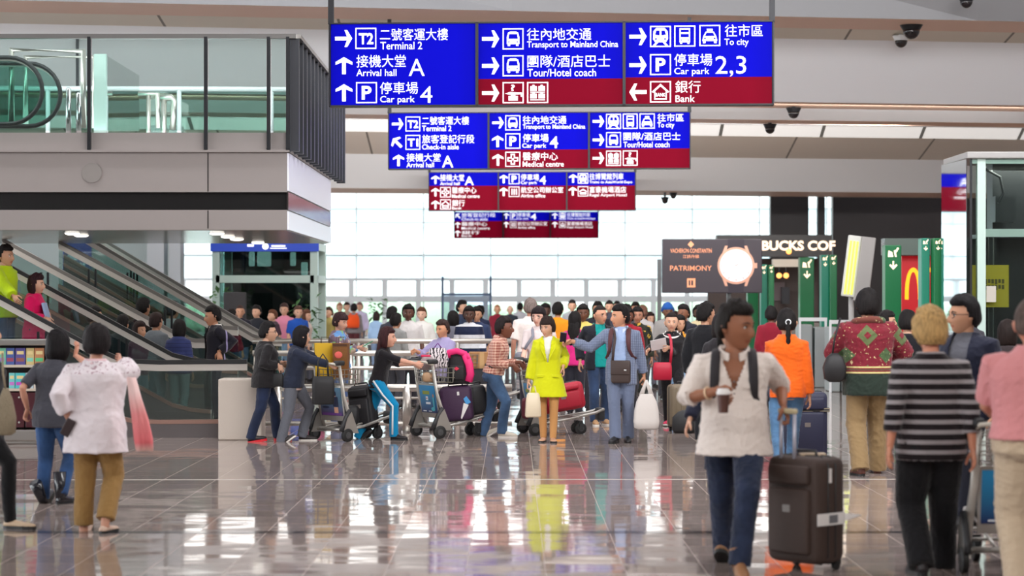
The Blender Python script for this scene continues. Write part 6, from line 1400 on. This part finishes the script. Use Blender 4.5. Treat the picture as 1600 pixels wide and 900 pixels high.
crowd('dark skinned man just right of the grey haired man', 852, 472, 39, 10, (220, 214, 206), (60, 60, 66), skin=(80, 54, 44))
crowd('man in grey shirt far behind the orange polo', 894, 467, 52, 0, (150, 152, 158), (70, 70, 76))
crowd('black haired man far behind the teal shirt man', 934, 469, 40, 0, (40, 40, 50), (50, 50, 56), skin=TAN)
crowd('far man, left of two black heads above the suit man', 952, 468, 50, 0, (60, 62, 76), (50, 50, 56)); crowd('far man, right of two black heads above the suit man', 964, 469, 56, 0, (80, 80, 90), (50, 50, 56))
crowd('man with a moustache and red jacket, right of the suit man', 981, 478, 33, -5, (150, 24, 40), (40, 38, 44), skin=(110, 68, 52), lod=1); crowd('dark haired man behind the red jacket', 979, 473, 38, 0, (70, 66, 72), (50, 50, 56), skin=DARK)
crowd('bearded man in black and yellow camouflage jacket', 996, 477, 34, 0, cloth((40, 42, 32), 'camo'), (50, 52, 46), skin=(176, 124, 100), lod=1); crowd('brown haired person right behind the camouflage jacket', 1004, 475, 40, 160, (196, 190, 190), (80, 80, 90), ('short', (120, 84, 70))); crowd('dark haired man behind the bearded man', 993, 470, 44, 0, (90, 90, 96), (50, 50, 56), skin=TAN)
crowd('person in pale grey jacket, left of the shouting woman', 1016, 486, 42, 20, (206, 200, 198), (90, 90, 100), ('bob', DKBR), female=True)
# ---- trolley 2 group
trolley('luggage trolley with blue advert, pushed by the woman in blue track pants', 672, 26.85, 30, blue_ad)
c = P(716, 0, 26.9)
def pk(t, o):
    b = MB(); b.rbox((-.0, -.102, .14), (.19, .06, .19), .03); p_ = b.build('front_pocket', mat('pack_black', (30, 27, 30), .7), t, True); b = MB(); b.add([(-.035, -.135, .19), (0, -.135, .165), (.035, -.135, .19), (0, -.135, .215)], [(0, 1, 2, 3)]); b.build('badge', mat('badge_red', (220, 50, 80), .4), p_)
    b = MB(); b.tube([(.10, -.08, .36), (.15, -.09, .24), (.165, -.08, .12), (.14, -.08, .03)], [(.05, .035)]*4, 8); b.tube([(-.12, -.07, .33), (-.10, -.08, .385), (0, -.095, .405), (.10, -.08, .37), (.13, -.09, .30)], [(.04, .03)]*5, 8); b.build('pink_trim', mat('pack_pink', (232, 40, 116), .6), t, True)
quad_bag('black and hot pink backpack on top of the purple suitcase', 'backpack', 'backpack', (c.x, 26.9, .66), radians(-8), [(0, .12, .08), (.02, .145, .10), (.18, .14, .095), (.32, .115, .075), (.39, .07, .045), (.40, .04, .02)], mat('pack_black', (30, 27, 30), .7), extra=pk)
def sc2(t, shl, zb):
    b = MB(); b.box((.04, -.143, .34), (.028, .004, .045)); b.build('sticker', mat('tag_white', (226, 222, 220), .5), t); b = MB(); b.add([(.10, -.15, .27), (.14, -.15, .30), (.19, -.15, .22), (.13, -.15, .19)], [(0, 1, 2, 3)]); b.add([(.10, -.152, .22), (.16, -.152, .19), (.06, -.152, .02), (.05, -.152, .04)], [(0, 1, 2, 3)], 1); b.build('luggage_tag', [mat('tag_blue', (70, 150, 210), .5), mat('tag_white', (226, 222, 220), .5)], t)
suitcase('purple suitcase on the trolley with the pink backpack', (c.x+.0, 26.95, .20), radians(-4), .40, .27, .43, mat('case_purple', (62, 34, 66), .6, bump=.2, bscale=160), wheels=0, extra=sc2, pocket=False, tilt=(0, radians(-5), radians(-4)))
c2 = P(745, 0, 27.1); suitcase('black suitcase at the front of the pink backpack\'s trolley', (c2.x+.02, 27.15, .28), radians(-4), .22, .30, .36, mat('case_black', (26, 24, 28), .6), wheels=0, pocket=False, tilt=(0, radians(-10), radians(20)))
c = P(684, 574, 26.8); quad_bag('black and white leaf patterned handbag in the basket, before the lavender sweater', 'bag', 'handbag', c, radians(15), [(0, .12, .05), (.02, .13, .06), (.14, .125, .055), (.23, .10, .03), (.24, .08, .02)], cloth((214, 204, 206), 'zebra'), [([(-.06, 0, .22), (0, 0, .30), (.06, 0, .22)], .008)], hm=mat('purple_cord', (110, 40, 130), .6))
c = P(668, 578, 26.75); quad_bag('grey patterned pouch with a red top in the blue trolley\'s basket', 'bag', 'pouch', c, 0, [(0, .09, .05), (.02, .10, .06), (.11, .09, .05), (.16, .06, .03)], cloth((150, 134, 134)), extra=lambda t, o: MB().rbox((-.02, 0, .17), (.12, .05, .03), .012).build('red_lining', mat('lining_red', (206, 30, 80), .6), t, True))
c = P(670, 597, 26.72); b = MB(); b.rbox((0, 0, .06), (.16, .14, .12), .04); tag(b.build('snack_packet', mat('packet_tan', (176, 140, 106), .5), None, True, loc=c), 'tan packet low in the wire basket of the blue advert trolley', 'packet')
A = person('woman with long reddish hair, black top and blue striped track pants', 603, 26.4, 500, yaw=74, headyaw=6, lean=10, hair=('long', (52, 24, 26), .26), skin=(214, 160, 136), female=True, lod=0, feet=((566, .15, .05, 42), (619, -.1, 0, 0)), hands=((652, 571, .22), (661, 572, -.12)), curl=(.9, .9),
    topc=dict(name='top', m=cloth((24, 20, 24)), hem=.07, ease=.012, sleeve=1.15), bottom=dict(name='track_pants', m=cloth((0, 128, 176)), hem=.066, knee=.064, fold=.006, ease=.010), shoes=sh((26, 20, 24), black_rubber))
for (h_, k_, a_) in (A['legs'][1],):
    g = MB(); o = Vector((-.1, 0, 0)); q = [h_+Vector((-.135*.85, 0, .04)), h_.lerp(k_, .5)+Vector((-.098, 0, 0)), k_+Vector((-.074, 0, 0)), k_.lerp(a_, .5)+Vector((-.072, .0, 0)), a_+Vector((-.068, 0, .0))]; g.tube(q, [(.012, .006)]*5, 6, ref=(0, 1, 0)); g.build('side_stripe', mat('stripe_white', (220, 222, 224), .6), A['bottom'], True)
A = person('older woman in lavender sweater facing left, behind the pink backpack', 692, 28.3, 497, yaw=-38, headyaw=-6, headpitch=-4, hair=('short', (50, 34, 30)), skin=(204, 146, 112), female=True, lod=0, build=1.14, feet=None, hands=((672, 556, -.32), (645, 550, -.2)), curl=(.6, .6),
    topc=dict(name='sweater', m=cloth((158, 148, 186)), hem=.1, ease=.024, sleeve=1.55), bottom=dict(m=cloth((60, 56, 70))), shoes=sh((50, 46, 50)))
# ---- trolley 1 group
trolley('luggage trolley with purple advert, pushed by the woman in navy jacket', 520, 26.2, 44, purple_ad)
c = P(577, 0, 26.45); suitcase('black suitcase on the purple advert trolley', (c.x-.05, 26.55, .13), radians(-30), .32, .22, .52, mat('case_black', (26, 24, 28), .6), wheels=0, tilt=(0, radians(-7), radians(-20)), pocket=True)
c = P(545, 668, 26.4); b = MB(); b.rbox((0, 0, .12), (.26, .28, .24), .06); tag(b.build('bag', mat('bag_black', (24, 23, 25), .6), None, True, loc=(c.x, 26.35, .18)), 'low black bag lying at the foot of the purple advert', 'bag')
def shopbag(label, px, py0, py1, w_, m, rz, extra=None, Y=26.35):
    c = P(px, py1, Y); h_ = (py1-py0)*Y/F; t = thing('paper_bag', label, 'bag', c, rz); b = MB(); b.add([(-w_/2, -.06, 0), (w_/2, -.06, 0), (w_/2, .06, 0), (-w_/2, .06, 0), (-w_/2-.01, -.07, h_), (w_/2+.01, -.07, h_), (w_/2+.01, .07, h_), (-w_/2-.01, .07, h_)], [(3, 2, 1, 0), (0, 1, 5, 4), (1, 2, 6, 5), (2, 3, 7, 6), (3, 0, 4, 7), (4, 5, 6, 7)]); o = b.build('body', m, t)
    for yy in (-.066, .066): g = MB(); g.tube([(-.05, yy, h_-.02), (-.045, yy, h_+.07), (.045, yy, h_+.07), (.05, yy, h_-.02)], .004, 6); g.build('handle', mat('cord_dark', (60, 44, 20), .6), t, True)
    if extra: extra(t, o, h_)
shopbag('yellow paper shopping bag in the basket of the purple advert trolley', 508, 536, 592, .24, mat('bag_yellow', (226, 182, 30), .5), radians(10))
def red_dot(t, o, h_): b = MB(); b.ball((-.02, -.072, h_*.66), (.05, .006, .042), 12); b.build('seal', mat('seal_red', (226, 100, 90), .5), o, True); b = MB(); b.box((0, -.070, h_-.025), (.17, .004, .03)); b.build('top_band', mat('band_dark', (76, 42, 16), .5), o)
shopbag('brown patterned paper bag with a red seal, right of the yellow bag', 533, 536, 590, .17, mat('bag_brown', (120, 74, 22), .5, bump=.3, bscale=60), radians(-6), red_dot, 26.2)
A = person('woman with black bob in navy jacket and grey trousers, pushing the purple advert trolley', 464, 26.1, 503, yaw=80, lean=9, hair=('bob', (20, 17, 20)), skin=EAST, female=True, lod=0, build=1.08, feet=((476, .1, 0, 0), (446, -.1, .02, 36)), hands=((528, 571, .32), (525, 574, -.16)), curl=(.9, .9), headyaw=40,
    topc=[dict(name='blouse', m=cloth((200, 170, 160)), hem=.11, ease=.006, sleeve=0), dict(name='jacket', m=cloth((34, 40, 58)), hem=.07, ease=.030)], bottom=dict(m=cloth((98, 100, 108)), hem=.072, ease=.018, fold=.008), shoes=sh((50, 44, 44), white_sole))
c = P(505, 632, 25.85); quad_bag('black tote bag on the arm of the woman in navy jacket', 'bag', 'tote_bag', c, radians(10), [(0, .12, .05), (.015, .13, .06), (.25, .135, .06), (.33, .12, .05), (.335, .10, .04)], mat('bag_black', (24, 23, 25), .6), [([(-.07, -.03, .32), (-.06, 0, .52), (.0, .04, .60), (.05, .0, .52), (.06, -.03, .32)], .010)])
A = person('woman with cropped dark hair and multicoloured top holding a green phone', 531, 29, 485, yaw=62, hair=('fringe', (52, 32, 34)), skin=(200, 150, 128), female=True, lod=1, hands=(None, (566, 545, -.2)), headpitch=-10, topc=dict(name='top', m=cloth((112, 92, 104), 'multi'), hem=.1, ease=.03), bottom=dict(m=cloth((70, 90, 130))), shoes=sh((50, 46, 50)))
c = P(575, 537, 28.75); b = MB(); b.rbox((0, 0, 0), (.15, .08, .012), .005, 0, Matrix.Rotation(radians(-28), 4, 'Y')); tag(b.build('smartphone', mat('phone_green', (60, 150, 110), .3), loc=c), 'green cased phone held by the woman in multicoloured top', 'phone')
c = P(478, 662, 27.2); b = MB(); b.rbox((0, 0, .09), (.22, .3, .18), .07); tag(b.build('bag', mat('bag_magenta', (170, 10, 100), .5), None, True, loc=(c.x, 28.6, 0)), 'magenta bag on the floor behind the grey trousers', 'bag')
# ---- black jacket, red shoes
A = person('woman in black jacket, dark jeans and red shoes, leftmost of the trolley queue', 408, 26.1, 498, yaw=112, hair=('short', (20, 17, 18)), skin=EAST, female=True, lod=0, build=1.14, headyaw=-16, glasses=black_plastic, feet=((437, .12, 0, 0), (397, -.1, 0, 8)), hands=((445, 570, .25), (438, 576, -.1)), lean=3,
    topc=dict(name='jacket', m=cloth((28, 25, 27)), hem=.12, ease=.034, fold=.010), bottom=dict(name='jeans', m=cloth((26, 36, 62), 'denim'), hem=.066, ease=.02), shoes=sh((28, 22, 26), red_sole, sole_h=.034))
c = P(434, 604, 26.0); quad_bag('small black handbag on the arm of the woman with red shoes', 'bag', 'handbag', c, 0, [(0, .06, .03), (.015, .07, .04), (.14, .065, .035), (.16, .05, .025)], mat('bag_black', (24, 23, 25), .6), [([(-.04, 0, .15), (-.02, 0, .30), (.02, .0, .30), (.04, 0, .15)], .007)])
# ---- track jacket man
A = person('man in black track jacket with silver sleeve lines at the escalator foot', 346, 29.6, 475, yaw=-72, hair=('short', (22, 18, 18)), skin=(196, 142, 112), lod=1, feet=((338, -.1, 0), (322, .1, 0)), hands=((343, 556, -.2), (336, 560, .1)), headpitch=-6,
    topc=[dict(name='shirt', m=cloth((214, 176, 160)), hem=.1, ease=.008, sleeve=0, collar=white_c), dict(name='track_jacket', m=cloth((28, 26, 36), 'silverline'), hem=.1, ease=.034, open=(.06, .06, 9))], bottom=dict(m=cloth((34, 36, 48))), shoes=sh((34, 32, 34)))
# ---- left foreground
A9 = person('woman in loose white embroidered blouse and khaki trousers, near left', 160, 15.9, 499, yaw=172, hair=('short', (26, 20, 22)), skin=(204, 150, 126), female=True, lod=0, build=1.30, feet=((134, .12, .0, 26), (166, -.05, 0, 0)), hands=((108, 668, -.05), (188, 560, .45)), elbow=(None, Vector((-1, .2, -.6))), curl=(.9, .5), headyaw=14,
    topc=dict(name='blouse', m=cloth((230, 220, 224), 'embroider'), hem=.21, flare=.03, ease=.036, sleeve=1.60, sease=.042, collar=cloth((226, 190, 194)), fold=.011, wl=.2), bottom=dict(m=cloth((150, 116, 68)), ease=.022, hem=.074, knee=.078, end=.86, fold=.010), shoes=sh((206, 176, 156), low=.6, name='flat_shoe'))
c = P(106, 668, 15.75); b = MB(); b.rbox((0, 0, 0), (.07, .02, .13), .008, 0, Matrix.Rotation(.5, 4, 'Y')); tag(b.build('wallet', mat('wallet_dark', (50, 34, 36), .5), loc=c), 'dark wallet in the left hand of the woman in white blouse', 'wallet')
def scarf():
    g = MB(); Y = 15.7; rnd_ = random.Random(5); rows = [(205, 590, 7), (212, 625, 10), (219, 655, 13), (224, 685, 15), (226, 704, 14)]; R = []
    for i, (px, py, hw) in enumerate(rows):
        c = P(px, py, Y); k = Y/F; r = []
        for j in range(20):
            q = 2*pi*j/20; r.append(Vector((c.x+hw*k*cos(q), c.y+(.035+.012*cos(5*q+i))*sin(q), c.z+.008*sin(3*q))))
        R.append(r)
    g.rings(R); m = cloth((232, 150, 150)); N, L, b = nodes_of(m); tc = N.new('ShaderNodeTexCoord'); sp = N.new('ShaderNodeSeparateXYZ'); L.new(tc.outputs['Generated'], sp.inputs[0]); r = ramp(N, [(0, (236, 200, 190)), (.12, (224, 110, 116)), (.5, (228, 140, 140)), (.8, (240, 206, 202))]); L.new(sp.outputs[2], r.inputs[0]); L.new(r.outputs[0], b.inputs['Base Color'])
    o = g.build('scarf', m, None, True); tag(o, 'salmon pink scarf hanging at the right side of the white blouse', 'scarf')
scarf()
boot = mat('boot_black', (24, 25, 32), .18, spec=.6)
A = person('woman in charcoal t-shirt, jeans and glossy black boots, hand at her neck', 92, 18.1, 509, yaw=162, hair=('bob', (20, 17, 19)), skin=(206, 150, 126), female=True, lod=0, build=1.16, feet=((72, .12, .03, 38), (98, .0, 0, 0)), hands=((40, 648, .05), (120, 546, -.06)), elbow=(None, Vector((-1, .35, -.2))), curl=(.8, .5), side=-3,
    topc=dict(name='t_shirt', m=cloth((66, 66, 74)), hem=.12, ease=.024, sleeve=.86, sease=.02), bottom=dict(name='jeans', m=cloth((44, 74, 118), 'denim'), ease=.018, hem=.06, end=.9), shoes=dict(m=boot, name='boot', boot=.27))
A = person('person in black with black trousers and beige flat shoes, cut by the left edge', -44, 16.2, 470, yaw=80, hair=('long', BLK), skin=EAST, female=True, lod=0, build=1.1, feet=((-60, .25, .0, 25), (22, -.05, 0, 0)), hands=((-6, 640, .15), (2, 648, -.1)),
    topc=dict(name='top', m=cloth((18, 17, 20)), hem=.30, ease=.03, flare=.03), bottom=dict(name='leggings', m=cloth((18, 17, 20)), ease=.008, hem=.045, knee=.06, thigh=.085), shoes=sh((206, 180, 150), low=.6, name='flat_shoe'))
c = P(9, 680, 15.9); quad_bag('woven beige shoulder bag at the left edge', 'bag', 'woven_bag', c, 0, [(0, .04, .03), (.02, .07, .05), (.13, .075, .055), (.26, .05, .035), (.34, .02, .015)], mat('woven_beige', (150, 136, 112), .8, bump=.8, bscale=90), [([(0, 0, .33), (-.02, 0, .45), (-.03, .02, .60)], .008)])
# ---- escalator riders and people waiting behind the glass
A = person('man in lime green jacket riding the nearest escalator, at the left edge', 8, 27.6, 381, yaw=70, hair=('short', (26, 20, 20)), skin=TAN, lod=1, height=1.70, z0=.72, hands=((22, 500, .3), (36, 484, -.62)), topc=dict(name='jacket', m=cloth((178, 206, 10)), hem=.16, ease=.045), bottom=dict(name='jeans', m=cloth((60, 84, 120), 'denim')), shoes=sh((40, 40, 44)))
A = person('woman in magenta pink jacket riding the nearest escalator', 56, 27.6, 425, yaw=82, hair=('bob', (44, 22, 26)), skin=EAST, female=True, lod=1, height=1.58, z0=.47, hands=((74, 492, .2), (76, 502, -.25)), topc=dict(name='jacket', m=cloth((214, 10, 88)), hem=.2, ease=.035), bottom=dict(m=cloth((40, 40, 56))), shoes=sh((40, 40, 44)))
c = P(73, 490, 27.5); b = MB(); b.box((0, 0, 0), (.03, .2, .28), 0, Matrix.Rotation(radians(-14), 4, 'Y')); tag(b.build('booklet', mat('booklet_blue', (150, 170, 206), .5), loc=c), 'pale blue booklet under the arm of the woman in magenta', 'booklet')
for i, (px, top, Y, yaw, tc_, bc, hs_, lb) in enumerate((
    (148, 476, 29.9, 120, (30, 30, 36), (90, 110, 130), ('short', BLK), 'dark dressed person behind the escalator glass, left of the white blouse head'),
    (192, 489, 30.2, 160, (40, 52, 60), (86, 110, 124), ('short', BLK), 'person in dark teal jacket behind the escalator glass, right of the white blouse head'),
    (244, 486, 30.0, 150, (104, 110, 116), (110, 130, 140), ('short', DKBR), 'person in grey hoodie behind the nearest escalator glass'),
    (280, 497, 29.6, 170, (50, 58, 104), (120, 136, 140), ('bob', BLK), 'person in blue quilted jacket, back turned, behind the escalator glass'),
    (218, 500, 29.5, 60, (70, 40, 60), (90, 110, 120), ('bob', DKBR), 'woman in plum top behind the escalator glass, beside the grey hoodie'))):
    crowd(lb, px, top, Y, yaw, cloth(tc_, 'quilt') if 'quilt' in lb else tc_, bc, hs_, TAN, female=hs_[0] == 'bob', name='jacket', ease=.035, group=None)
crowd('person in pale shirt riding the middle escalator, upper right of the glass', 270, 452, 33.4, 150, (200, 206, 210), (60, 60, 70), ('short', BLK), TAN, height=1.7, z0=.0)
crowd('dark haired rider high on the middle escalator', 224, 446, 31.8, 150, (36, 36, 44), (50, 50, 60), ('short', BLK), TAN, height=1.75, z0=.0)
# ---- far crowd
for a in (
    ('bald man in dark jacket standing left of the kiosk crowd', 375, 474, 42, 10, (28, 28, 42), (80, 96, 130), ('crop', (60, 44, 40)), TAN),
    ('person in maroon jacket, just right of the track jacket man', 362, 481, 40, 150, (150, 20, 50), (70, 90, 120), ('short', BLK), TAN),
    ('dark dressed person before the far glass lift', 401, 475, 43.7, -30, (30, 32, 40), (60, 60, 70), ('short', BLK), EAST),
    ('person in brown and navy top, left of the pink shirt man', 426, 482, 44.6, -60, (70, 50, 60), (40, 40, 50), ('short', (96, 60, 40)), EAST),
    ('man in pink shirt and pale jeans in the far crowd', 444, 472, 45.6, -10, (224, 140, 166), (140, 176, 206), ('short', (70, 50, 46)), EAST),
    ('man in royal blue shirt in the far crowd', 466, 476, 44.3, 20, (30, 80, 170), (60, 60, 70), ('short', (80, 56, 46)), EAST),
    ('person with brown hair and cream top right of the royal blue shirt', 479, 482, 44.9, 60, (206, 190, 180), (80, 80, 90), ('bob', (90, 56, 40)), EAST),
    ('tall grey clad man at the right of the far glass lift', 494, 459, 60, 30, (110, 100, 106), (120, 118, 122), ('short', (60, 40, 34)), TAN),
    ('person in dark blue jacket behind the olive shirt', 506, 476, 62, 160, (30, 34, 62), (40, 44, 60), ('short', BLK), TAN),
    ('person in olive yellow shirt and pale jeans', 514, 478, 50, -40, (166, 148, 86), (96, 130, 170), ('short', (60, 44, 34)), EAST),
    ('pale haired person in beige, left of the orange backpack', 531, 472, 64, 20, (196, 176, 160), (110, 100, 96), ('short', (160, 110, 90)), EAST),
    ('person in tan shirt, second left of the orange backpack', 542, 471, 62, 20, (180, 160, 140), (120, 100, 96), ('short', DKBR), EAST),
    ('person in lilac shirt right behind the orange backpack', 562, 471, 64, -20, (206, 196, 226), (110, 110, 120), ('short', (120, 80, 80)), EAST),
    ('person in light blue top standing right of the orange backpack', 588, 486, 55, 170, (150, 180, 216), (120, 140, 170), ('bob', DKBR), EAST),
    ('person in dark jacket behind the long haired woman in black', 613, 477, 37, 150, (50, 54, 66), (50, 50, 56), ('short', BLK), DARK),
    ('person in grey check jacket, nearer one behind the long reddish hair', 619, 487, 34, 150, (140, 140, 138), (60, 60, 66), ('short', BLK), TAN),
    ('man in white shirt facing the camera, above the long haired woman', 638, 473, 34.5, 0, (214, 208, 206), (40, 38, 44), ('short', BLK), (96, 62, 48)),
    ('fair man in white shirt, right of the other white shirt', 659, 478, 40, -10, (232, 228, 224), (60, 60, 70), ('short', (90, 54, 36)), PALE),
    ('man in dark blue jacket looking right in the glass doorway', 722, 467, 42, 60, (46, 58, 84), (50, 50, 60), ('short', BLK), EAST),
    ('grey shirted person with black hair, back turned, behind the lavender sweater', 708, 484, 36, 165, (112, 112, 124), (70, 70, 80), ('bob', BLK), TAN),
    ('dark skinned man in navy and white rugby shirt', 733, 476, 34, 0, (214, 214, 218), (110, 100, 90), ('short', BLK), (84, 56, 46)),
    ('man in navy and white striped shirt beside the rugby shirt', 745, 477, 36.5, -10, (44, 56, 88), (130, 40, 60), ('short', BLK), TAN),
    ('person in dark navy, farther behind the rugby shirt', 750, 475, 43.6, 160, (40, 48, 76), (60, 60, 70), ('short', BLK), TAN),
    ('man in maroon shirt, far in the bright gap', 777, 474, 56, 0, (120, 24, 44), (90, 40, 50), ('crop', (150, 100, 80)), TAN),
    ('bald man in dark suit walking in the bright gap', 797, 475, 58, 0, (44, 50, 62), (44, 48, 58), ('bald', BLK), PALE),
    ('man in white shirt farthest back in the bright gap', 813, 472, 66, 160, (206, 206, 214), (90, 100, 110), ('short', BLK), TAN)):
    lb, px, top, Y, yaw, tc_, bc, hs_, sk = a
    crowd(lb, px, top, Y, yaw, cloth(tc_, 'rugby') if 'rugby shirt' in lb and 'navy and white rugby' in lb else tc_, bc, hs_, sk, lod=2 if Y > 35 else 1, female=hs_[0] in ('bob', 'long'), sleeve=1.9 if 'jacket' in lb or 'suit' in lb else random.Random(px).choice((.9, 1.9)))
A = person('person wearing a bright orange backpack, back to the camera, far left crowd', 553, 60, 473, yaw=176, hair=('short', BLK), skin=TAN, lod=2, topc=dict(name='shirt', m=cloth((130, 126, 130)), hem=.1), bottom=dict(m=cloth((90, 44, 50))), shoes=sh((40, 40, 44)))
backpack('bright orange backpack in the far left crowd', A, cloth((236, 84, 30)), cloth((236, 84, 30)), w=.2, depth=.14)
c = P(747, 560, 33.2); b = MB(); b.rbox((0, 0, .19), (.40, .36, .30), .01); o = b.build('cardboard_box', mat('cardboard', (176, 128, 84), .8), loc=(c.x+.06, 33.2, .56)); tag(o, 'cardboard box on luggage in front of the rugby shirt man', 'box'); b = MB(); b.box((0, -.182, .19), (.07, .004, .30)); b.build('tape', mat('tape_tan', (200, 160, 110), .4), o)
suitcase('dark suitcase lying under the cardboard box', (c.x+.02, 33.2, .22), 0, .66, .44, .44, mat('case_dark', (30, 28, 34), .6), wheels=0, pocket=False)
trolley('luggage trolley under the cardboard box, pushed by the rugby shirt man', 722, 33.2, 8, blue_ad)
bpy.data.scenes.remove(TMP)
